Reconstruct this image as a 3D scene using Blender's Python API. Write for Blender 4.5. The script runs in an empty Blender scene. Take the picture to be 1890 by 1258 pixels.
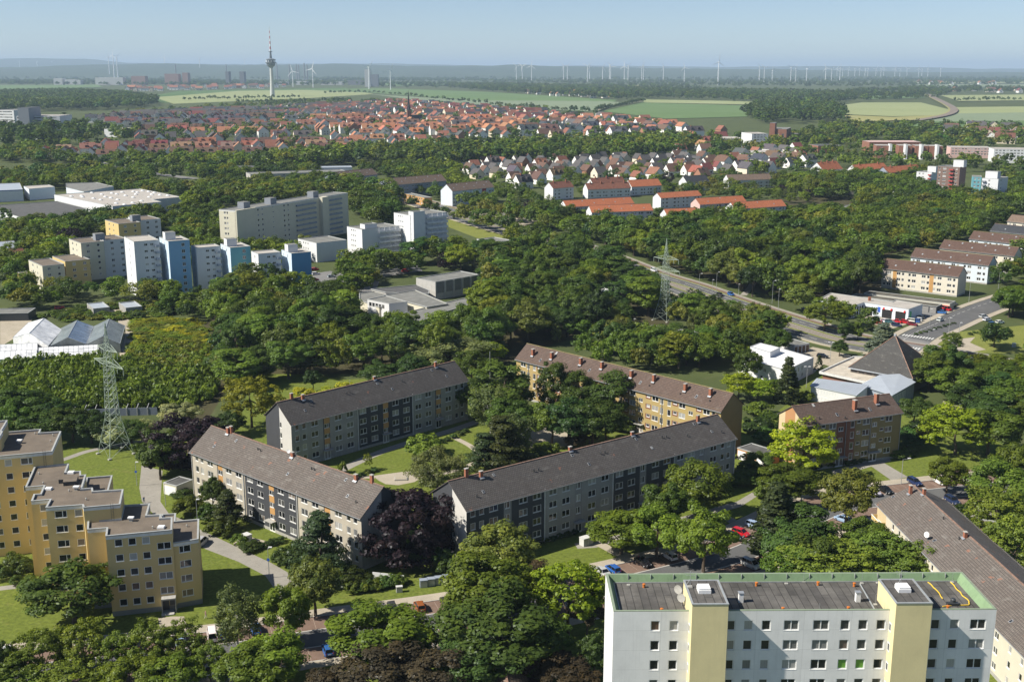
import bpy, math, random
import numpy as np
from mathutils import Vector, Matrix, noise
R = random.Random(7)
SC = bpy.context.scene
COL = SC.collection
# ------------------------------------------------------------------ camera
CAM_H = 100.0                      # metres above the ground
FPX = 2100.0                       # focal length in pixels of the 1890 px wide photograph (40 mm lens)
PITCH = math.atan(501.0 / FPX)
cd = bpy.data.cameras.new('camera')
cd.sensor_width = 36.0
cd.lens = 36.0 * FPX / 1890.0
cd.clip_start = 1.0
cd.clip_end = 120000.0
cam = bpy.data.objects.new('camera', cd)
COL.objects.link(cam)
cam.location = (0, 0, CAM_H)
cam.rotation_euler = (math.pi / 2 - PITCH, 0, 0)
SC.camera = cam
# ------------------------------------------------------------------ sky, sun, exposure
SUN_AZ = math.radians(14.0)        # direction the light travels, from +X towards +Y
SUN_EL = math.radians(44.0)
w = bpy.data.worlds.new('World')
SC.world = w
w.use_nodes = True
nt = w.node_tree
bg = nt.nodes['Background']
sky = nt.nodes.new('ShaderNodeTexSky')
sky.sky_type = 'NISHITA'
sky.sun_disc = False
sky.sun_elevation = SUN_EL
sky.sun_rotation = math.atan2(-math.cos(SUN_AZ), -math.sin(SUN_AZ))
sky.altitude = 100.0
HAZE = 5.2e-5
sky.air_density = 0.6
sky.dust_density = 0.3
sky.ozone_density = 1.2
nt.links.new(sky.outputs[0], bg.inputs[0])
bg.inputs[1].default_value = 0.077
sl = bpy.data.lights.new('sun', 'SUN')
sl.energy = 5.0
sl.angle = math.radians(0.53)
sl.color = (1.0, 0.94, 0.83)
sun = bpy.data.objects.new('sun', sl)
COL.objects.link(sun)
sun.location = (-300, 0, 400)
sun.rotation_euler = Vector((math.cos(SUN_AZ) * math.cos(SUN_EL),math.sin(SUN_AZ) * math.cos(SUN_EL),-math.sin(SUN_EL))).to_track_quat('-Z', 'Y').to_euler()
vs = SC.view_settings
vs.view_transform = 'Standard'
vs.look = 'None'
vs.exposure = 0.6
vs.gamma = 1.0
vs.use_curve_mapping = False
cy = SC.cycles
cy.max_bounces = 5
cy.diffuse_bounces = 2
cy.glossy_bounces = 2
cy.transmission_bounces = 3
cy.volume_bounces = 0
cy.transparent_max_bounces = 4
cy.caustics_reflective = False
cy.caustics_refractive = False
cy.sample_clamp_indirect = 4.0
# ------------------------------------------------------------------ helpers
CP, SP = math.cos(PITCH), math.sin(PITCH)
def at(px, py, z=0.0):
 """world point at height z seen at photograph pixel (px, py)"""
 rx = (px - 945.0) / FPX
 ry = (629.0 - py) / FPX
 t = (z - CAM_H) / (-SP + ry * CP)
 return Vector((rx * t, (CP + ry * SP) * t, z))
def pix(p):
 """photograph pixel of a world point"""
 y, z = p[1], p[2] - CAM_H
 d = y * CP - z * SP
 u = y * SP + z * CP
 return (945.0 + FPX * p[0] / d, 629.0 - FPX * u / d, d)
class MB:
 """collects faces, then links them as ONE mesh object"""
 def __init__(s):
  s.v = []; s.f = []; s.m = []; s.uv = []; s.has_uv = False
 def face(s, pts, mi=0, uv=None):
  n = len(s.v)
  s.v.extend([tuple(p) for p in pts])
  s.f.append(tuple(range(n, n + len(pts))))
  s.m.append(mi)
  if uv: s.has_uv = True
  s.uv.append(uv if uv else [(p[0], p[1]) for p in pts])
 def box(s, x0, x1, y0, y1, z0, z1, mi=0, T=None, bottom=True):
  c = [(x0,y0,z0),(x1,y0,z0),(x1,y1,z0),(x0,y1,z0),(x0,y0,z1),(x1,y0,z1),(x1,y1,z1),(x0,y1,z1)]
  if T is not None: c = [tuple(T @ Vector(p)) for p in c]
  q = [(4, 5, 6, 7), (0, 1, 5, 4), (1, 2, 6, 5), (2, 3, 7, 6), (3, 0, 4, 7)]
  if bottom: q.append((3, 2, 1, 0))
  for k in q: s.face([c[i] for i in k], mi)
 def bar(s, a, b, r, mi=0, n=4, r2=None):
  a = Vector(a); b = Vector(b)
  d = (b - a)
  if d.length < 1e-6: return
  q = d.to_track_quat('Z', 'Y')
  r2 = r if r2 is None else r2
  o = math.pi / n
  A = [a + q @ Vector((r * math.cos(o + 2 * math.pi * i / n), r * math.sin(o + 2 * math.pi * i / n),0)) for i in range(n)]
  B = [b + q @ Vector((r2 * math.cos(o + 2 * math.pi * i / n), r2 * math.sin(o + 2 * math.pi * i / n),0)) for i in range(n)]
  for i in range(n):
   j = (i + 1) % n
   s.face([A[i], A[j], B[j], B[i]], mi)
  s.face(B, mi); s.face(A[::-1], mi)
 def lathe(s, prof, n=16, mi=0, c=(0, 0)):
  for (r0, z0), (r1, z1) in zip(prof[:-1], prof[1:]):
   for i in range(n):
    a, b = 2 * math.pi * i / n, 2 * math.pi * (i + 1) / n
    p = [(c[0] + r0 * math.cos(a),c[1] + r0 * math.sin(a),z0),(c[0] + r0 * math.cos(b),c[1] + r0 * math.sin(b),z0),
                     (c[0] + r1 * math.cos(b),c[1] + r1 * math.sin(b),z1),(c[0] + r1 * math.cos(a),c[1] + r1 * math.sin(a),z1)]
    if r0 < 1e-4: p = p[1:]
    elif r1 < 1e-4: p = p[:3]
    s.face(p, mi)
 def prism(s, pts, z0, z1, mi=0, mtop=None, top=True, bottom=False):
  n = len(pts)
  for i in range(n):
   a, b = pts[i], pts[(i + 1) % n]
   s.face([(a[0], a[1], z0), (b[0], b[1], z0), (b[0], b[1], z1), (a[0], a[1], z1)], mi)
  if top: s.face([(p[0], p[1], z1) for p in pts], mi if mtop is None else mtop)
  if bottom: s.face([(p[0], p[1], z0) for p in pts][::-1], mi)
 def mesh(s, name, mats, smooth=False):
  me = bpy.data.meshes.new(name)
  me.from_pydata(s.v, [], s.f)
  for m in (mats if isinstance(mats, (list, tuple)) else [mats]): me.materials.append(m)
  if s.f:
   me.polygons.foreach_set('material_index', s.m)
   if s.has_uv:
    ul = me.uv_layers.new(name='UVMap')
    ul.data.foreach_set('uv', [c for u in s.uv for p in u for c in p])
   if smooth: me.polygons.foreach_set('use_smooth', [True] * len(s.f))
  me.update()
  return me
 def build(s, name, mats, parent=None, smooth=False, loc=None, rotz=0.0):
  return link(name, s.mesh(name, mats, smooth), parent, loc, rotz)
def link(name, data, parent=None, loc=None, rotz=0.0):
 o = bpy.data.objects.new(name, data)
 COL.objects.link(o)
 if parent: o.parent = parent
 if loc is not None: o.location = loc
 if rotz: o.rotation_euler = (0, 0, rotz)
 return o
def tag(o, label=None, cat=None, group=None, kind=None):
 if label: o['label'] = label
 if cat: o['category'] = cat
 if group: o['group'] = group
 if kind: o['kind'] = kind
 return o
def thing(name, label, cat, loc=(0, 0, 0), rotz=0.0, group=None):
 o = link(name, None, None, loc, rotz)
 o.empty_display_size = 0.5
 return tag(o, label, cat, group)
def structure(o): return tag(o, kind='structure')
def copy_tree(o, parent=None):
 c = o.copy()
 COL.objects.link(c)
 c.parent = parent
 for ch in KIDS.get(o.name, None) or [x for x in o.children]:
  copy_tree(ch, c)
 return c
KIDS = {}
ORD = ['', 'second', 'third', 'fourth', 'fifth', 'sixth', 'seventh', 'eighth', 'ninth', 'tenth', 'eleventh', 'twelfth', 'thirteenth', 'fourteenth', 'fifteenth', 'sixteenth', 'seventeenth', 'eighteenth', 'nineteenth', 'twentieth']
def ordinal(i):
 if i < len(ORD): return ORD[i]
 tens = {2: 'twenty',3: 'thirty',4: 'forty',5: 'fifty'}; units = ['', 'first', 'second', 'third', 'fourth', 'fifth', 'sixth', 'seventh', 'eighth', 'ninth']
 n = i + 1
 return (tens[n // 10] + ('-' + units[n % 10] if n % 10 else 'th')).replace('yth', 'ieth')
# ------------------------------------------------------------------ materials
def newmat(name):
 m = bpy.data.materials.new(name)
 m.use_nodes = True
 t = m.node_tree
 return m, t, t.nodes['Principled BSDF']
def nd(t, typ, **kw):
 n = t.nodes.new('ShaderNode' + typ)
 for k, v in kw.items(): setattr(n, k, v)
 return n
def ramp(t, fac, stops):
 r = nd(t, 'ValToRGB')
 e = r.color_ramp.elements
 while len(e) < len(stops): e.new(0.5)
 for i, (p, c) in enumerate(stops):
  e[i].position = p
  e[i].color = (c[0], c[1], c[2], 1) if not isinstance(c, (int, float)) else (c, c, c, 1)
 t.links.new(fac, r.inputs[0])
 return r.outputs[0]
def mixc(t, fac, a, b, mode='MIX'):
 m = nd(t, 'Mix', data_type='RGBA', blend_type=mode)
 for s, v in ((0, fac), (6, a), (7, b)):
  if isinstance(v, (int, float)): m.inputs[s].default_value = v
  elif isinstance(v, tuple): m.inputs[s].default_value = (v[0], v[1], v[2], 1)
  else: t.links.new(v, m.inputs[s])
 return m.outputs[2]
def noise_out(t, vec, scale, detail=4, rough=0.55):
 n = nd(t, 'TexNoise')
 n.inputs['Scale'].default_value = scale
 n.inputs['Detail'].default_value = detail
 n.inputs['Roughness'].default_value = rough
 t.links.new(vec, n.inputs['Vector'])
 return n.outputs[0]
def coord(t, which='Object', scale=None):
 c = nd(t, 'TexCoord').outputs[which]
 if scale:
  m = nd(t, 'Mapping')
  m.inputs['Scale'].default_value = scale
  t.links.new(c, m.inputs['Vector'])
  c = m.outputs[0]
 return c
def bump(t, b, h, strength, dist=0.02):
 n = nd(t, 'Bump')
 n.inputs['Strength'].default_value = strength
 n.inputs['Distance'].default_value = dist
 t.links.new(h, n.inputs['Height'])
 t.links.new(n.outputs[0], b.inputs['Normal'])
def plain(name, c, rough=0.7, metal=0.0, var=0.12, scale=1.2):
 m, t, b = newmat(name)
 b.inputs['Roughness'].default_value = rough
 b.inputs['Metallic'].default_value = metal
 n = noise_out(t, coord(t), scale, 5, 0.65)
 lo = tuple(x * (1 - var) for x in c); hi = tuple(min(1, x * (1 + var)) for x in c)
 t.links.new(ramp(t, n, [(0.3, lo), (0.7, hi)]), b.inputs['Base Color'])
 return m
def render_wall(name, c, dirt=0.22, streak=0.5, joints=None):
 """rendered or slab wall: rain streaks, blotches, fine grain"""
 m, t, b = newmat(name)
 b.inputs['Roughness'].default_value = 0.85
 v = coord(t)
 blot = noise_out(t, v, 0.35, 5, 0.6)
 stk = noise_out(t, coord(t, 'Object', (2.2, 2.2, 0.12)), 1.0, 4, 0.6)
 fine = noise_out(t, v, 9.0, 3, 0.6)
 d = tuple(x * (1 - dirt) for x in c)
 col = mixc(t, ramp(t, blot, [(0.42, 0.0), (0.75, 1.0)]), c, d)
 col = mixc(t, ramp(t, stk, [(0.52, 0.0), (0.8, streak)]), col, tuple(x * (1 - dirt * 1.4) for x in c))
 col = mixc(t, 0.35, col, mixc(t, fine, tuple(x * 0.8 for x in c), tuple(min(1, x * 1.15) for x in c)))
 if joints:
  br = nd(t, 'TexBrick')
  br.offset = 0.0
  br.inputs['Color1'].default_value = (1, 1, 1, 1); br.inputs['Color2'].default_value = (0.93, 0.93, 0.93, 1)
  br.inputs['Mortar'].default_value = (0.62, 0.62, 0.62, 1)
  br.inputs['Scale'].default_value = 1.0
  br.inputs['Mortar Size'].default_value = 0.012
  br.inputs['Brick Width'].default_value = joints[0]
  br.inputs['Row Height'].default_value = joints[1]
  cx = nd(t, 'SeparateXYZ'); t.links.new(v, cx.inputs[0])
  ad = nd(t, 'Math',operation='ADD'); t.links.new(cx.outputs[0],ad.inputs[0]); t.links.new(cx.outputs[1],ad.inputs[1])
  cb = nd(t, 'CombineXYZ'); t.links.new(ad.outputs[0], cb.inputs[0]); t.links.new(cx.outputs[2], cb.inputs[1])
  t.links.new(cb.outputs[0], br.inputs['Vector'])
  col = mixc(t, 1.0, col, br.outputs[0], 'MULTIPLY')
 t.links.new(col, b.inputs['Base Color'])
 bump(t, b, fine, 0.25, 0.02)
 return m
def tile_roof(name, c, red=0.0, lichen=0.25, tw=0.45, th=0.5, dark=0.5):
 """clay or concrete tiles in courses; UVs are metres along and up the slope"""
 m, t, b = newmat(name)
 b.inputs['Roughness'].default_value = 0.9
 uv = coord(t, 'UV')
 br = nd(t, 'TexBrick')
 br.offset = 0.5
 br.inputs['Scale'].default_value = 1.0
 br.inputs['Mortar Size'].default_value = 0.06
 br.inputs['Mortar Smooth'].default_value = 0.6
 br.inputs['Bias'].default_value = 0.0
 br.inputs['Brick Width'].default_value = tw
 br.inputs['Row Height'].default_value = th
 br.inputs['Color1'].default_value = (c[0] * 0.86, c[1] * 0.86, c[2] * 0.86, 1)
 br.inputs['Color2'].default_value = (c[0] * 1.12, c[1] * 1.11, c[2] * 1.10, 1)
 br.inputs['Mortar'].default_value = (c[0] * dark * 0.6, c[1] * dark * 0.6, c[2] * dark * 0.6, 1)
 t.links.new(uv, br.inputs['Vector'])
 col = br.outputs[0]
 st = noise_out(t, coord(t, 'UV', (0.5, 0.11, 1)), 1.0, 5, 0.65)
 col = mixc(t, ramp(t, st, [(0.48, 0.0), (0.72, 0.75)]), col, (c[0] * 0.62, c[1] * 0.58, c[2] * 0.56))
 pale = noise_out(t, coord(t, 'UV', (0.35, 0.6, 1)), 1.0, 6, 0.7)
 col = mixc(t, ramp(t, pale, [(0.55, 0.0), (0.74, lichen)]), col, (0.3, 0.29, 0.26))
 # every course catches a lighter weathered edge
 sx = nd(t, 'SeparateXYZ'); t.links.new(uv, sx.inputs[0])
 dv = nd(t, 'Math',operation='DIVIDE'); t.links.new(sx.outputs[1],dv.inputs[0]); dv.inputs[1].default_value = th
 fr = nd(t, 'Math', operation='FRACT'); t.links.new(dv.outputs[0], fr.inputs[0])
 if red > 0:
  sn = nd(t, 'Mapping'); sn.inputs['Scale'].default_value = (1 / 0.9, 1 / 0.8, 1); t.links.new(uv, sn.inputs[0])
  fl = nd(t, 'VectorMath', operation='FLOOR'); t.links.new(sn.outputs[0], fl.inputs[0])
  wn = nd(t, 'TexWhiteNoise'); wn.noise_dimensions = '2D'; t.links.new(fl.outputs[0], wn.inputs['Vector'])
  gt = nd(t, 'Math',operation='GREATER_THAN'); t.links.new(wn.outputs[0],gt.inputs[0]); gt.inputs[1].default_value = 1 - red
  nz = noise_out(t,uv,1.3,2); g2 = nd(t, 'Math',operation='GREATER_THAN'); t.links.new(nz,g2.inputs[0]); g2.inputs[1].default_value = 0.5
  mu = nd(t, 'Math',operation='MULTIPLY'); t.links.new(gt.outputs[0],mu.inputs[0]); t.links.new(g2.outputs[0],mu.inputs[1])
  m8 = nd(t, 'Math',operation='MULTIPLY'); t.links.new(mu.outputs[0],m8.inputs[0]); m8.inputs[1].default_value = 0.55
  col = mixc(t, m8.outputs[0], col, (0.30, 0.125, 0.07))
 t.links.new(col, b.inputs['Base Color'])
 bump(t, b, fr.outputs[0], 0.9, 0.06)
 return m
def felt_roof(name, c, streak=0.35, sheet=None):
 m, t, b = newmat(name)
 b.inputs['Roughness'].default_value = 0.95
 v = coord(t)
 n1 = noise_out(t, v, 0.3, 6, 0.65); n2 = noise_out(t, v, 4.0, 4, 0.7)
 col = mixc(t, ramp(t, n1, [(0.35,0.0),(0.7,1.0)]), tuple(x * (1 - streak) for x in c), tuple(x * (1 + streak) for x in c))
 col = mixc(t, ramp(t, n2, [(0.4, 0.0), (0.75, 0.5)]), col, tuple(x * 0.6 for x in c))
 if sheet:
  br = nd(t, 'TexBrick'); br.offset = 0.37
  br.inputs['Color1'].default_value = (1,1,1,1); br.inputs['Color2'].default_value = (0.62,0.62,0.64,1); br.inputs['Mortar'].default_value = (0.3,0.3,0.3,1)
  br.inputs['Scale'].default_value = 1.0; br.inputs['Mortar Size'].default_value = 0.055
  br.inputs['Brick Width'].default_value = sheet[1]; br.inputs['Row Height'].default_value = sheet[0]
  sx = nd(t, 'Mapping'); sx.inputs['Rotation'].default_value = (0, 0, math.pi / 2); t.links.new(v, sx.inputs[0])
  t.links.new(sx.outputs[0], br.inputs['Vector'])
  col = mixc(t, 1.0, col, br.outputs[0], 'MULTIPLY')
 t.links.new(col, b.inputs['Base Color'])
 bump(t, b, n2, 0.3, 0.03)
 return m
def ground_mat(name, a, b_, scale, c3=None, fine=6.0, fine_amt=0.4, rough=0.95, bmp=0.4):
 m, t, b = newmat(name)
 b.inputs['Roughness'].default_value = rough
 b.inputs['Specular IOR Level'].default_value = 0.2
 v = coord(t)
 n1 = noise_out(t, v, scale, 6, 0.65)
 col = ramp(t, n1, [(0.34, a), (0.66, b_)])
 if c3:
  n3 = noise_out(t, v, scale * 2.7, 6, 0.7)
  col = mixc(t, ramp(t, n3, [(0.56, 0.0), (0.7, 0.85)]), col, c3)
 n2 = noise_out(t, v, fine, 4, 0.7)
 col = mixc(t, fine_amt, col, mixc(t, ramp(t, n2, [(0.3,0.0),(0.7,1.0)]), tuple(x * 0.45 for x in a), tuple(x * 1.5 for x in b_)))
 t.links.new(col, b.inputs['Base Color'])
 if bmp: bump(t, b, n2, bmp, 0.15)
 return m
def pane_mat(name, dark=(0.012, 0.014, 0.017), pale=(0.42, 0.42, 0.41), share=0.35):
 """window glass; what hangs behind it (nothing, nets, curtains, blinds) varies from window to window"""
 m, t, b = newmat(name)
 oi = nd(t, 'ObjectInfo')
 r = oi.outputs['Random']
 cur = ramp(t,r,[(0.0,dark),(1 - share - 0.22,(0.03,0.032,0.036)),(1 - share,(0.12,0.12,0.115)),(1 - share * 0.45,pale),(1 - share * 0.2,(0.55,0.54,0.5)),(1.0,(0.16,0.09,0.06))])
 v = coord(t, 'Generated')
 folds = noise_out(t, coord(t, 'Generated', (14, 14, 0.6)), 1.0, 2)
 col = mixc(t, 0.45, cur, mixc(t, folds, (0.01, 0.01, 0.012), cur))
 t.links.new(col, b.inputs['Base Color'])
 b.inputs['Roughness'].default_value = 0.06
 b.inputs['Specular IOR Level'].default_value = 0.6
 return m
def tint_mat(name, rough=0.7, kind='OBJECT', var=0.15, spec=0.3):
 """material whose colour belongs to the object (custom property tcol)"""
 m, t, b = newmat(name)
 a = nd(t, 'Attribute', attribute_name='tcol', attribute_type=kind)
 n = noise_out(t, coord(t), 0.9, 5, 0.65)
 col = mixc(t, 1.0, a.outputs['Color'], ramp(t, n, [(0.3, 1 - var), (0.7, 1 + var)]), 'MULTIPLY')
 t.links.new(col, b.inputs['Base Color'])
 b.inputs['Roughness'].default_value = rough
 b.inputs['Specular IOR Level'].default_value = spec
 return m
M = {}
M['white_frame'] = plain('white window plastic', (0.78, 0.78, 0.76), 0.45, 0, 0.05)
M['brown_frame'] = plain('brown window frame', (0.12, 0.07, 0.045), 0.5)
M['glass'] = pane_mat('window glass')
M['glass_dark'] = pane_mat('window glass dark', share=0.16)
M['brick_red'] = plain('chimney brick', (0.3, 0.115, 0.065), 0.9, 0, 0.3, 5.0)
M['zinc'] = plain('zinc sheet', (0.42, 0.44, 0.46), 0.45, 0.5)
M['gutter'] = plain('grey gutter', (0.3, 0.31, 0.32), 0.5)
M['concrete'] = plain('concrete', (0.36, 0.35, 0.32), 0.9, 0, 0.2)
M['dark_metal'] = plain('dark metal', (0.05, 0.055, 0.06), 0.5, 0.3)
M['lamp_grey'] = plain('galvanised steel', (0.42, 0.44, 0.44), 0.5, 0.4)
M['lattice'] = plain('green grey lattice steel', (0.38, 0.45, 0.37), 0.6, 0.1)
M['white'] = plain('white paint', (0.8, 0.8, 0.79), 0.6, 0, 0.05)
M['black'] = plain('black rubber', (0.02, 0.02, 0.02), 0.6)
M['wood'] = plain('weathered wood', (0.26, 0.17, 0.1), 0.85, 0, 0.25, 3)
M['orange'] = plain('orange plastic', (0.55, 0.17, 0.03), 0.5)
M['yellow'] = plain('yellow hose rubber', (0.75, 0.5, 0.05), 0.5)
M['stuff_tint'] = tint_mat('painted by mesh', 0.85, 'GEOMETRY')
M['tint'] = tint_mat('own colour', 0.85, 'OBJECT')
# ------------------------------------------------------------------ facades, windows, roofs
WCACHE = {}
def window_meshes(wd, h, kind, fmat, gmat, sill):
 key = (round(wd, 2), round(h, 2), kind, fmat, gmat, sill)
 if key in WCACHE: return WCACHE[key]
 f = MB(); t = 0.105
 f.box(0, wd, 0.03, 0.1, 0, t); f.box(0, wd, 0.03, 0.1, h - t, h)
 f.box(0, t, 0.03, 0.1, t, h - t); f.box(wd - t, wd, 0.03, 0.1, t, h - t)
 xs = {'one': [], 'two': [0.5], 'uneven': [0.64], 'three': [0.34, 0.66], 'left': [0.38]}[kind]
 for q in xs: f.box(wd * q - 0.06, wd * q + 0.06, 0.025, 0.1, t, h - t)
 if sill: f.box(-0.05, wd + 0.05, -0.08, 0.03, -0.07, -0.004)
 g = MB()
 g.face([(t * .5,0.085,t * .5),(wd - t * .5,0.085,t * .5),(wd - t * .5,0.085,h - t * .5),(t * .5,0.085,h - t * .5)])
 WCACHE[key] = (f.mesh('window', M[fmat]), g.mesh('pane', M[gmat]))
 return WCACHE[key]
def put_window(parent, p, ang, wd, h, kind='one', fmat='white_frame', gmat='glass', sill=True, label=None):
 fm, gm = window_meshes(wd, h, kind, fmat, gmat, sill)
 o = link('window', fm, parent, p, ang)
 link('pane', gm, o)
 if label: o['label'] = label
 return o
def facade(mb, root, p0, p1, z0, z1, wins, mi=0, sections=(), reveal=0.13, far=False, ztop=None):
 """wall p0>p1 (outside on its right) with real openings; wins = (u, z, w, h, kind[, fmat, gmat]); sections = (u0, u1, mat[, z0, z1])"""
 p0 = Vector((p0[0], p0[1])); p1 = Vector((p1[0], p1[1]))
 L = (p1 - p0).length; d = (p1 - p0) / L; n = Vector((d.y, -d.x))
 ang = math.atan2(d.y, d.x)
 us = {0.0, round(L, 3)}; zs = {round(z0, 3), round(z1, 3)}
 W = []
 for q in wins:
  u, z, wd, h = q[:4]
  if u < 0.05 or u + wd > L - 0.05 or z + h > z1 - 0.02: continue
  W.append((round(u, 3), round(u + wd, 3), round(z, 3), round(z + h, 3), q))
  us.update((round(u, 3), round(u + wd, 3))); zs.update((round(z, 3), round(z + h, 3)))
 for q in sections:
  us.update((round(min(max(q[0], 0), L), 3), round(min(max(q[1], 0), L), 3)))
  if len(q) > 3: zs.update((round(q[3], 3), round(min(q[4], z1), 3)))
 us = sorted(us); zs = sorted(zs)
 def P(u, z, dep=0.0):
  c = p0 + d * u - n * dep
  return (c.x, c.y, z)
 for i in range(len(us) - 1):
  ua, ub = us[i], us[i + 1]
  if ub - ua < 1e-4: continue
  um = (ua + ub) / 2
  for j in range(len(zs) - 1):
   za, zb = zs[j], zs[j + 1]
   zm = (za + zb) / 2
   if any(a < um < b and c < zm < e for a, b, c, e, q in W): continue
   k = mi
   for q in sections:
    if q[0] < um < q[1] and (len(q) < 4 or q[3] < zm < q[4]): k = q[2]
   mb.face([P(ua, za), P(ub, za), P(ub, zb), P(ua, zb)], k, [(ua, za), (ub, za), (ub, zb), (ua, zb)])
 for a, b, c, e, q in W:
  k = mi
  for s in sections:
   if s[0] < (a + b) / 2 < s[1] and (len(s) < 4 or s[3] < (c + e) / 2 < s[4]): k = s[2]
  r = reveal
  mb.face([P(a, c), P(a, c, r), P(a, e, r), P(a, e)], k); mb.face([P(b, c, r), P(b, c), P(b, e), P(b, e, r)], k)
  mb.face([P(a, e), P(a, e, r), P(b, e, r), P(b, e)], k); mb.face([P(a, c, r), P(a, c), P(b, c), P(b, c, r)], k)
  kind = q[4] if len(q) > 4 else 'one'
  fm = q[5] if len(q) > 5 else 'white_frame'
  gm = q[6] if len(q) > 6 else 'glass'
  put_window(root,Vector((p0.x + d.x * a - n.x * (reveal - .1),p0.y + d.y * a - n.y * (reveal - .1),c)),ang,b - a,e - c,kind,fm,gm,not far)
 return L
def slope_uv(a, b, c, d_):
 L = (Vector(b) - Vector(a)).length; H = (Vector(d_) - Vector(a)).length
 return [(0, 0), (L, 0), (L, H), (0, H)]
def gable_roof(x0, x1, y0, y1, ze, zr, mb, oe=0.5, og=0.3, th=0.16, mi=0, me=1):
 """two slopes over the rectangle with overhangs, real thickness, closed edges"""
 ym = (y0 + y1) / 2
 k = (zr - ze) / (ym - y0)
 za = ze - k * oe
 X0, X1 = x0 - og, x1 + og
 for s in (0, 1):
  ya = y0 - oe if s == 0 else y1 + oe
  A, B, C, D = (X0, ya, za), (X1, ya, za), (X1, ym, zr), (X0, ym, zr)
  if s == 1: A, B, C, D = B, A, D, C
  up = [(p[0], p[1], p[2] + th) for p in (A, B, C, D)]
  mb.face(up, mi, slope_uv(*up))
  mb.face([A, D, C, B], me)
  for p, q in ((A, B), (B, C), (D, A)):
   mb.face([p, q, (q[0], q[1], q[2] + th), (p[0], p[1], p[2] + th)], me)
 # ridge cap
 mb.box(X0, X1, ym - 0.16, ym + 0.16, zr + th - 0.05, zr + th + 0.07, me + 1)
 return k
# ================================================================== ground, fields, roads
M['ground'] = ground_mat('rough green ground',(0.045,0.062,0.02),(0.085,0.105,0.035),0.03,(0.12,0.115,0.06))
M['lawn'] = ground_mat('mown lawn',(0.095,0.128,0.018),(0.135,0.165,0.028),0.10,(0.21,0.19,0.07),1.2,0.55)
M['meadow'] = ground_mat('rough meadow',(0.13,0.16,0.03),(0.20,0.21,0.05),0.08,(0.075,0.12,0.02),1.5,0.5)
M['gravel'] = ground_mat('gravel and sand',(0.32,0.28,0.21),(0.42,0.37,0.29),0.2,(0.2,0.18,0.12),3,0.25)
M['path'] = ground_mat('concrete slab path',(0.25,0.235,0.205),(0.31,0.29,0.255),0.25,(0.19,0.175,0.15),3,0.15,bmp=.15)
M['pavement'] = ground_mat('pavement slabs',(0.34,0.30,0.235),(0.42,0.37,0.295),0.25,(0.28,0.25,0.2),4,0.15,bmp=.15)
M['asphalt'] = ground_mat('asphalt',(0.095,0.096,0.098),(0.125,0.125,0.125),0.12,(0.075,0.075,0.077),5,0.15,bmp=.1)
M['asphalt_old'] = ground_mat('pale old asphalt',(0.165,0.165,0.165),(0.21,0.205,0.2),0.12,(0.13,0.13,0.13),5,0.15,bmp=.1)
M['bays'] = ground_mat('red brown paving of the parking bays',(0.155,0.105,0.08),(0.205,0.14,0.11),0.35,(0.12,0.09,0.075),5,0.2,bmp=.15)
M['paint'] = plain('white road paint', (0.65, 0.65, 0.62), .8, 0, .15)
M['bay_line'] = plain('pale paving row', (0.33, 0.26, 0.21), .9, 0, .15)
M['kerb'] = plain('kerb stone', (0.42, 0.40, 0.37), .9, 0, .1)
M['track_bed'] = ground_mat('track ballast', (0.17, 0.14, 0.115), (0.24, 0.20, 0.165), 0.4, None, 2, .3)
M['soil'] = ground_mat('dark grove floor', (0.04, 0.035, 0.02), (0.075, 0.07, 0.03), 0.15, None, 2, .4)
g_ = MB()
g_.face([(-45000, -300, 0), (45000, -300, 0), (45000, 60000, 0), (-45000, 60000, 0)])
structure(g_.build('ground', M['ground']))
def sheet(name, pp, z, mat, world=False):
 m = MB()
 pts = [(p[0], p[1]) if world else tuple(at(*p)[:2]) for p in pp]
 m.face([(x, y, z) for x, y in pts])
 o = m.build(name, M[mat] if isinstance(mat, str) else mat)
 n = o.data.polygons[0].normal.z
 if n < 0: o.data.flip_normals()
 return structure(o)
def smooth(pts, k=6):
 P = [Vector((p[0], p[1])) for p in pts]
 P = [P[0] * 2 - P[1]] + P + [P[-1] * 2 - P[-2]]
 out = []
 for i in range(1, len(P) - 2):
  a, b, c, d = P[i - 1:i + 3]
  for j in range(k):
   t = j / k
   out.append(0.5 * ((2 * b) + (c - a) * t + (2 * a - 5 * b + 4 * c - d) * t * t + (3 * b - 3 * c + d - a) * t ** 3))
 return out + [P[-2]]
def offset(line, d):
 out = []
 for i, p in enumerate(line):
  t = (line[min(i + 1, len(line) - 1)] - line[max(i - 1, 0)]).normalized()
  out.append(p + Vector((-t.y, t.x)) * d)
 return out
def ribbon(name, line, d0, d1, z, mat, h=0.0):
 a, b = offset(line, d0), offset(line, d1)
 m = MB()
 for i in range(len(line) - 1):
  q = [(a[i].x,a[i].y,z + h),(a[i + 1].x,a[i + 1].y,z + h),(b[i + 1].x,b[i + 1].y,z + h),(b[i].x,b[i].y,z + h)]
  if d1 < d0: q = q[::-1]
  m.face(q[::-1] if d1 < d0 else q)
  if h:
   for u in (a, b):
    m.face([(u[i].x,u[i].y,z),(u[i + 1].x,u[i + 1].y,z),(u[i + 1].x,u[i + 1].y,z + h),(u[i].x,u[i].y,z + h)])
 # faces point up
 o = m.build(name, M[mat] if isinstance(mat, str) else mat)
 return structure(o)
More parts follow.
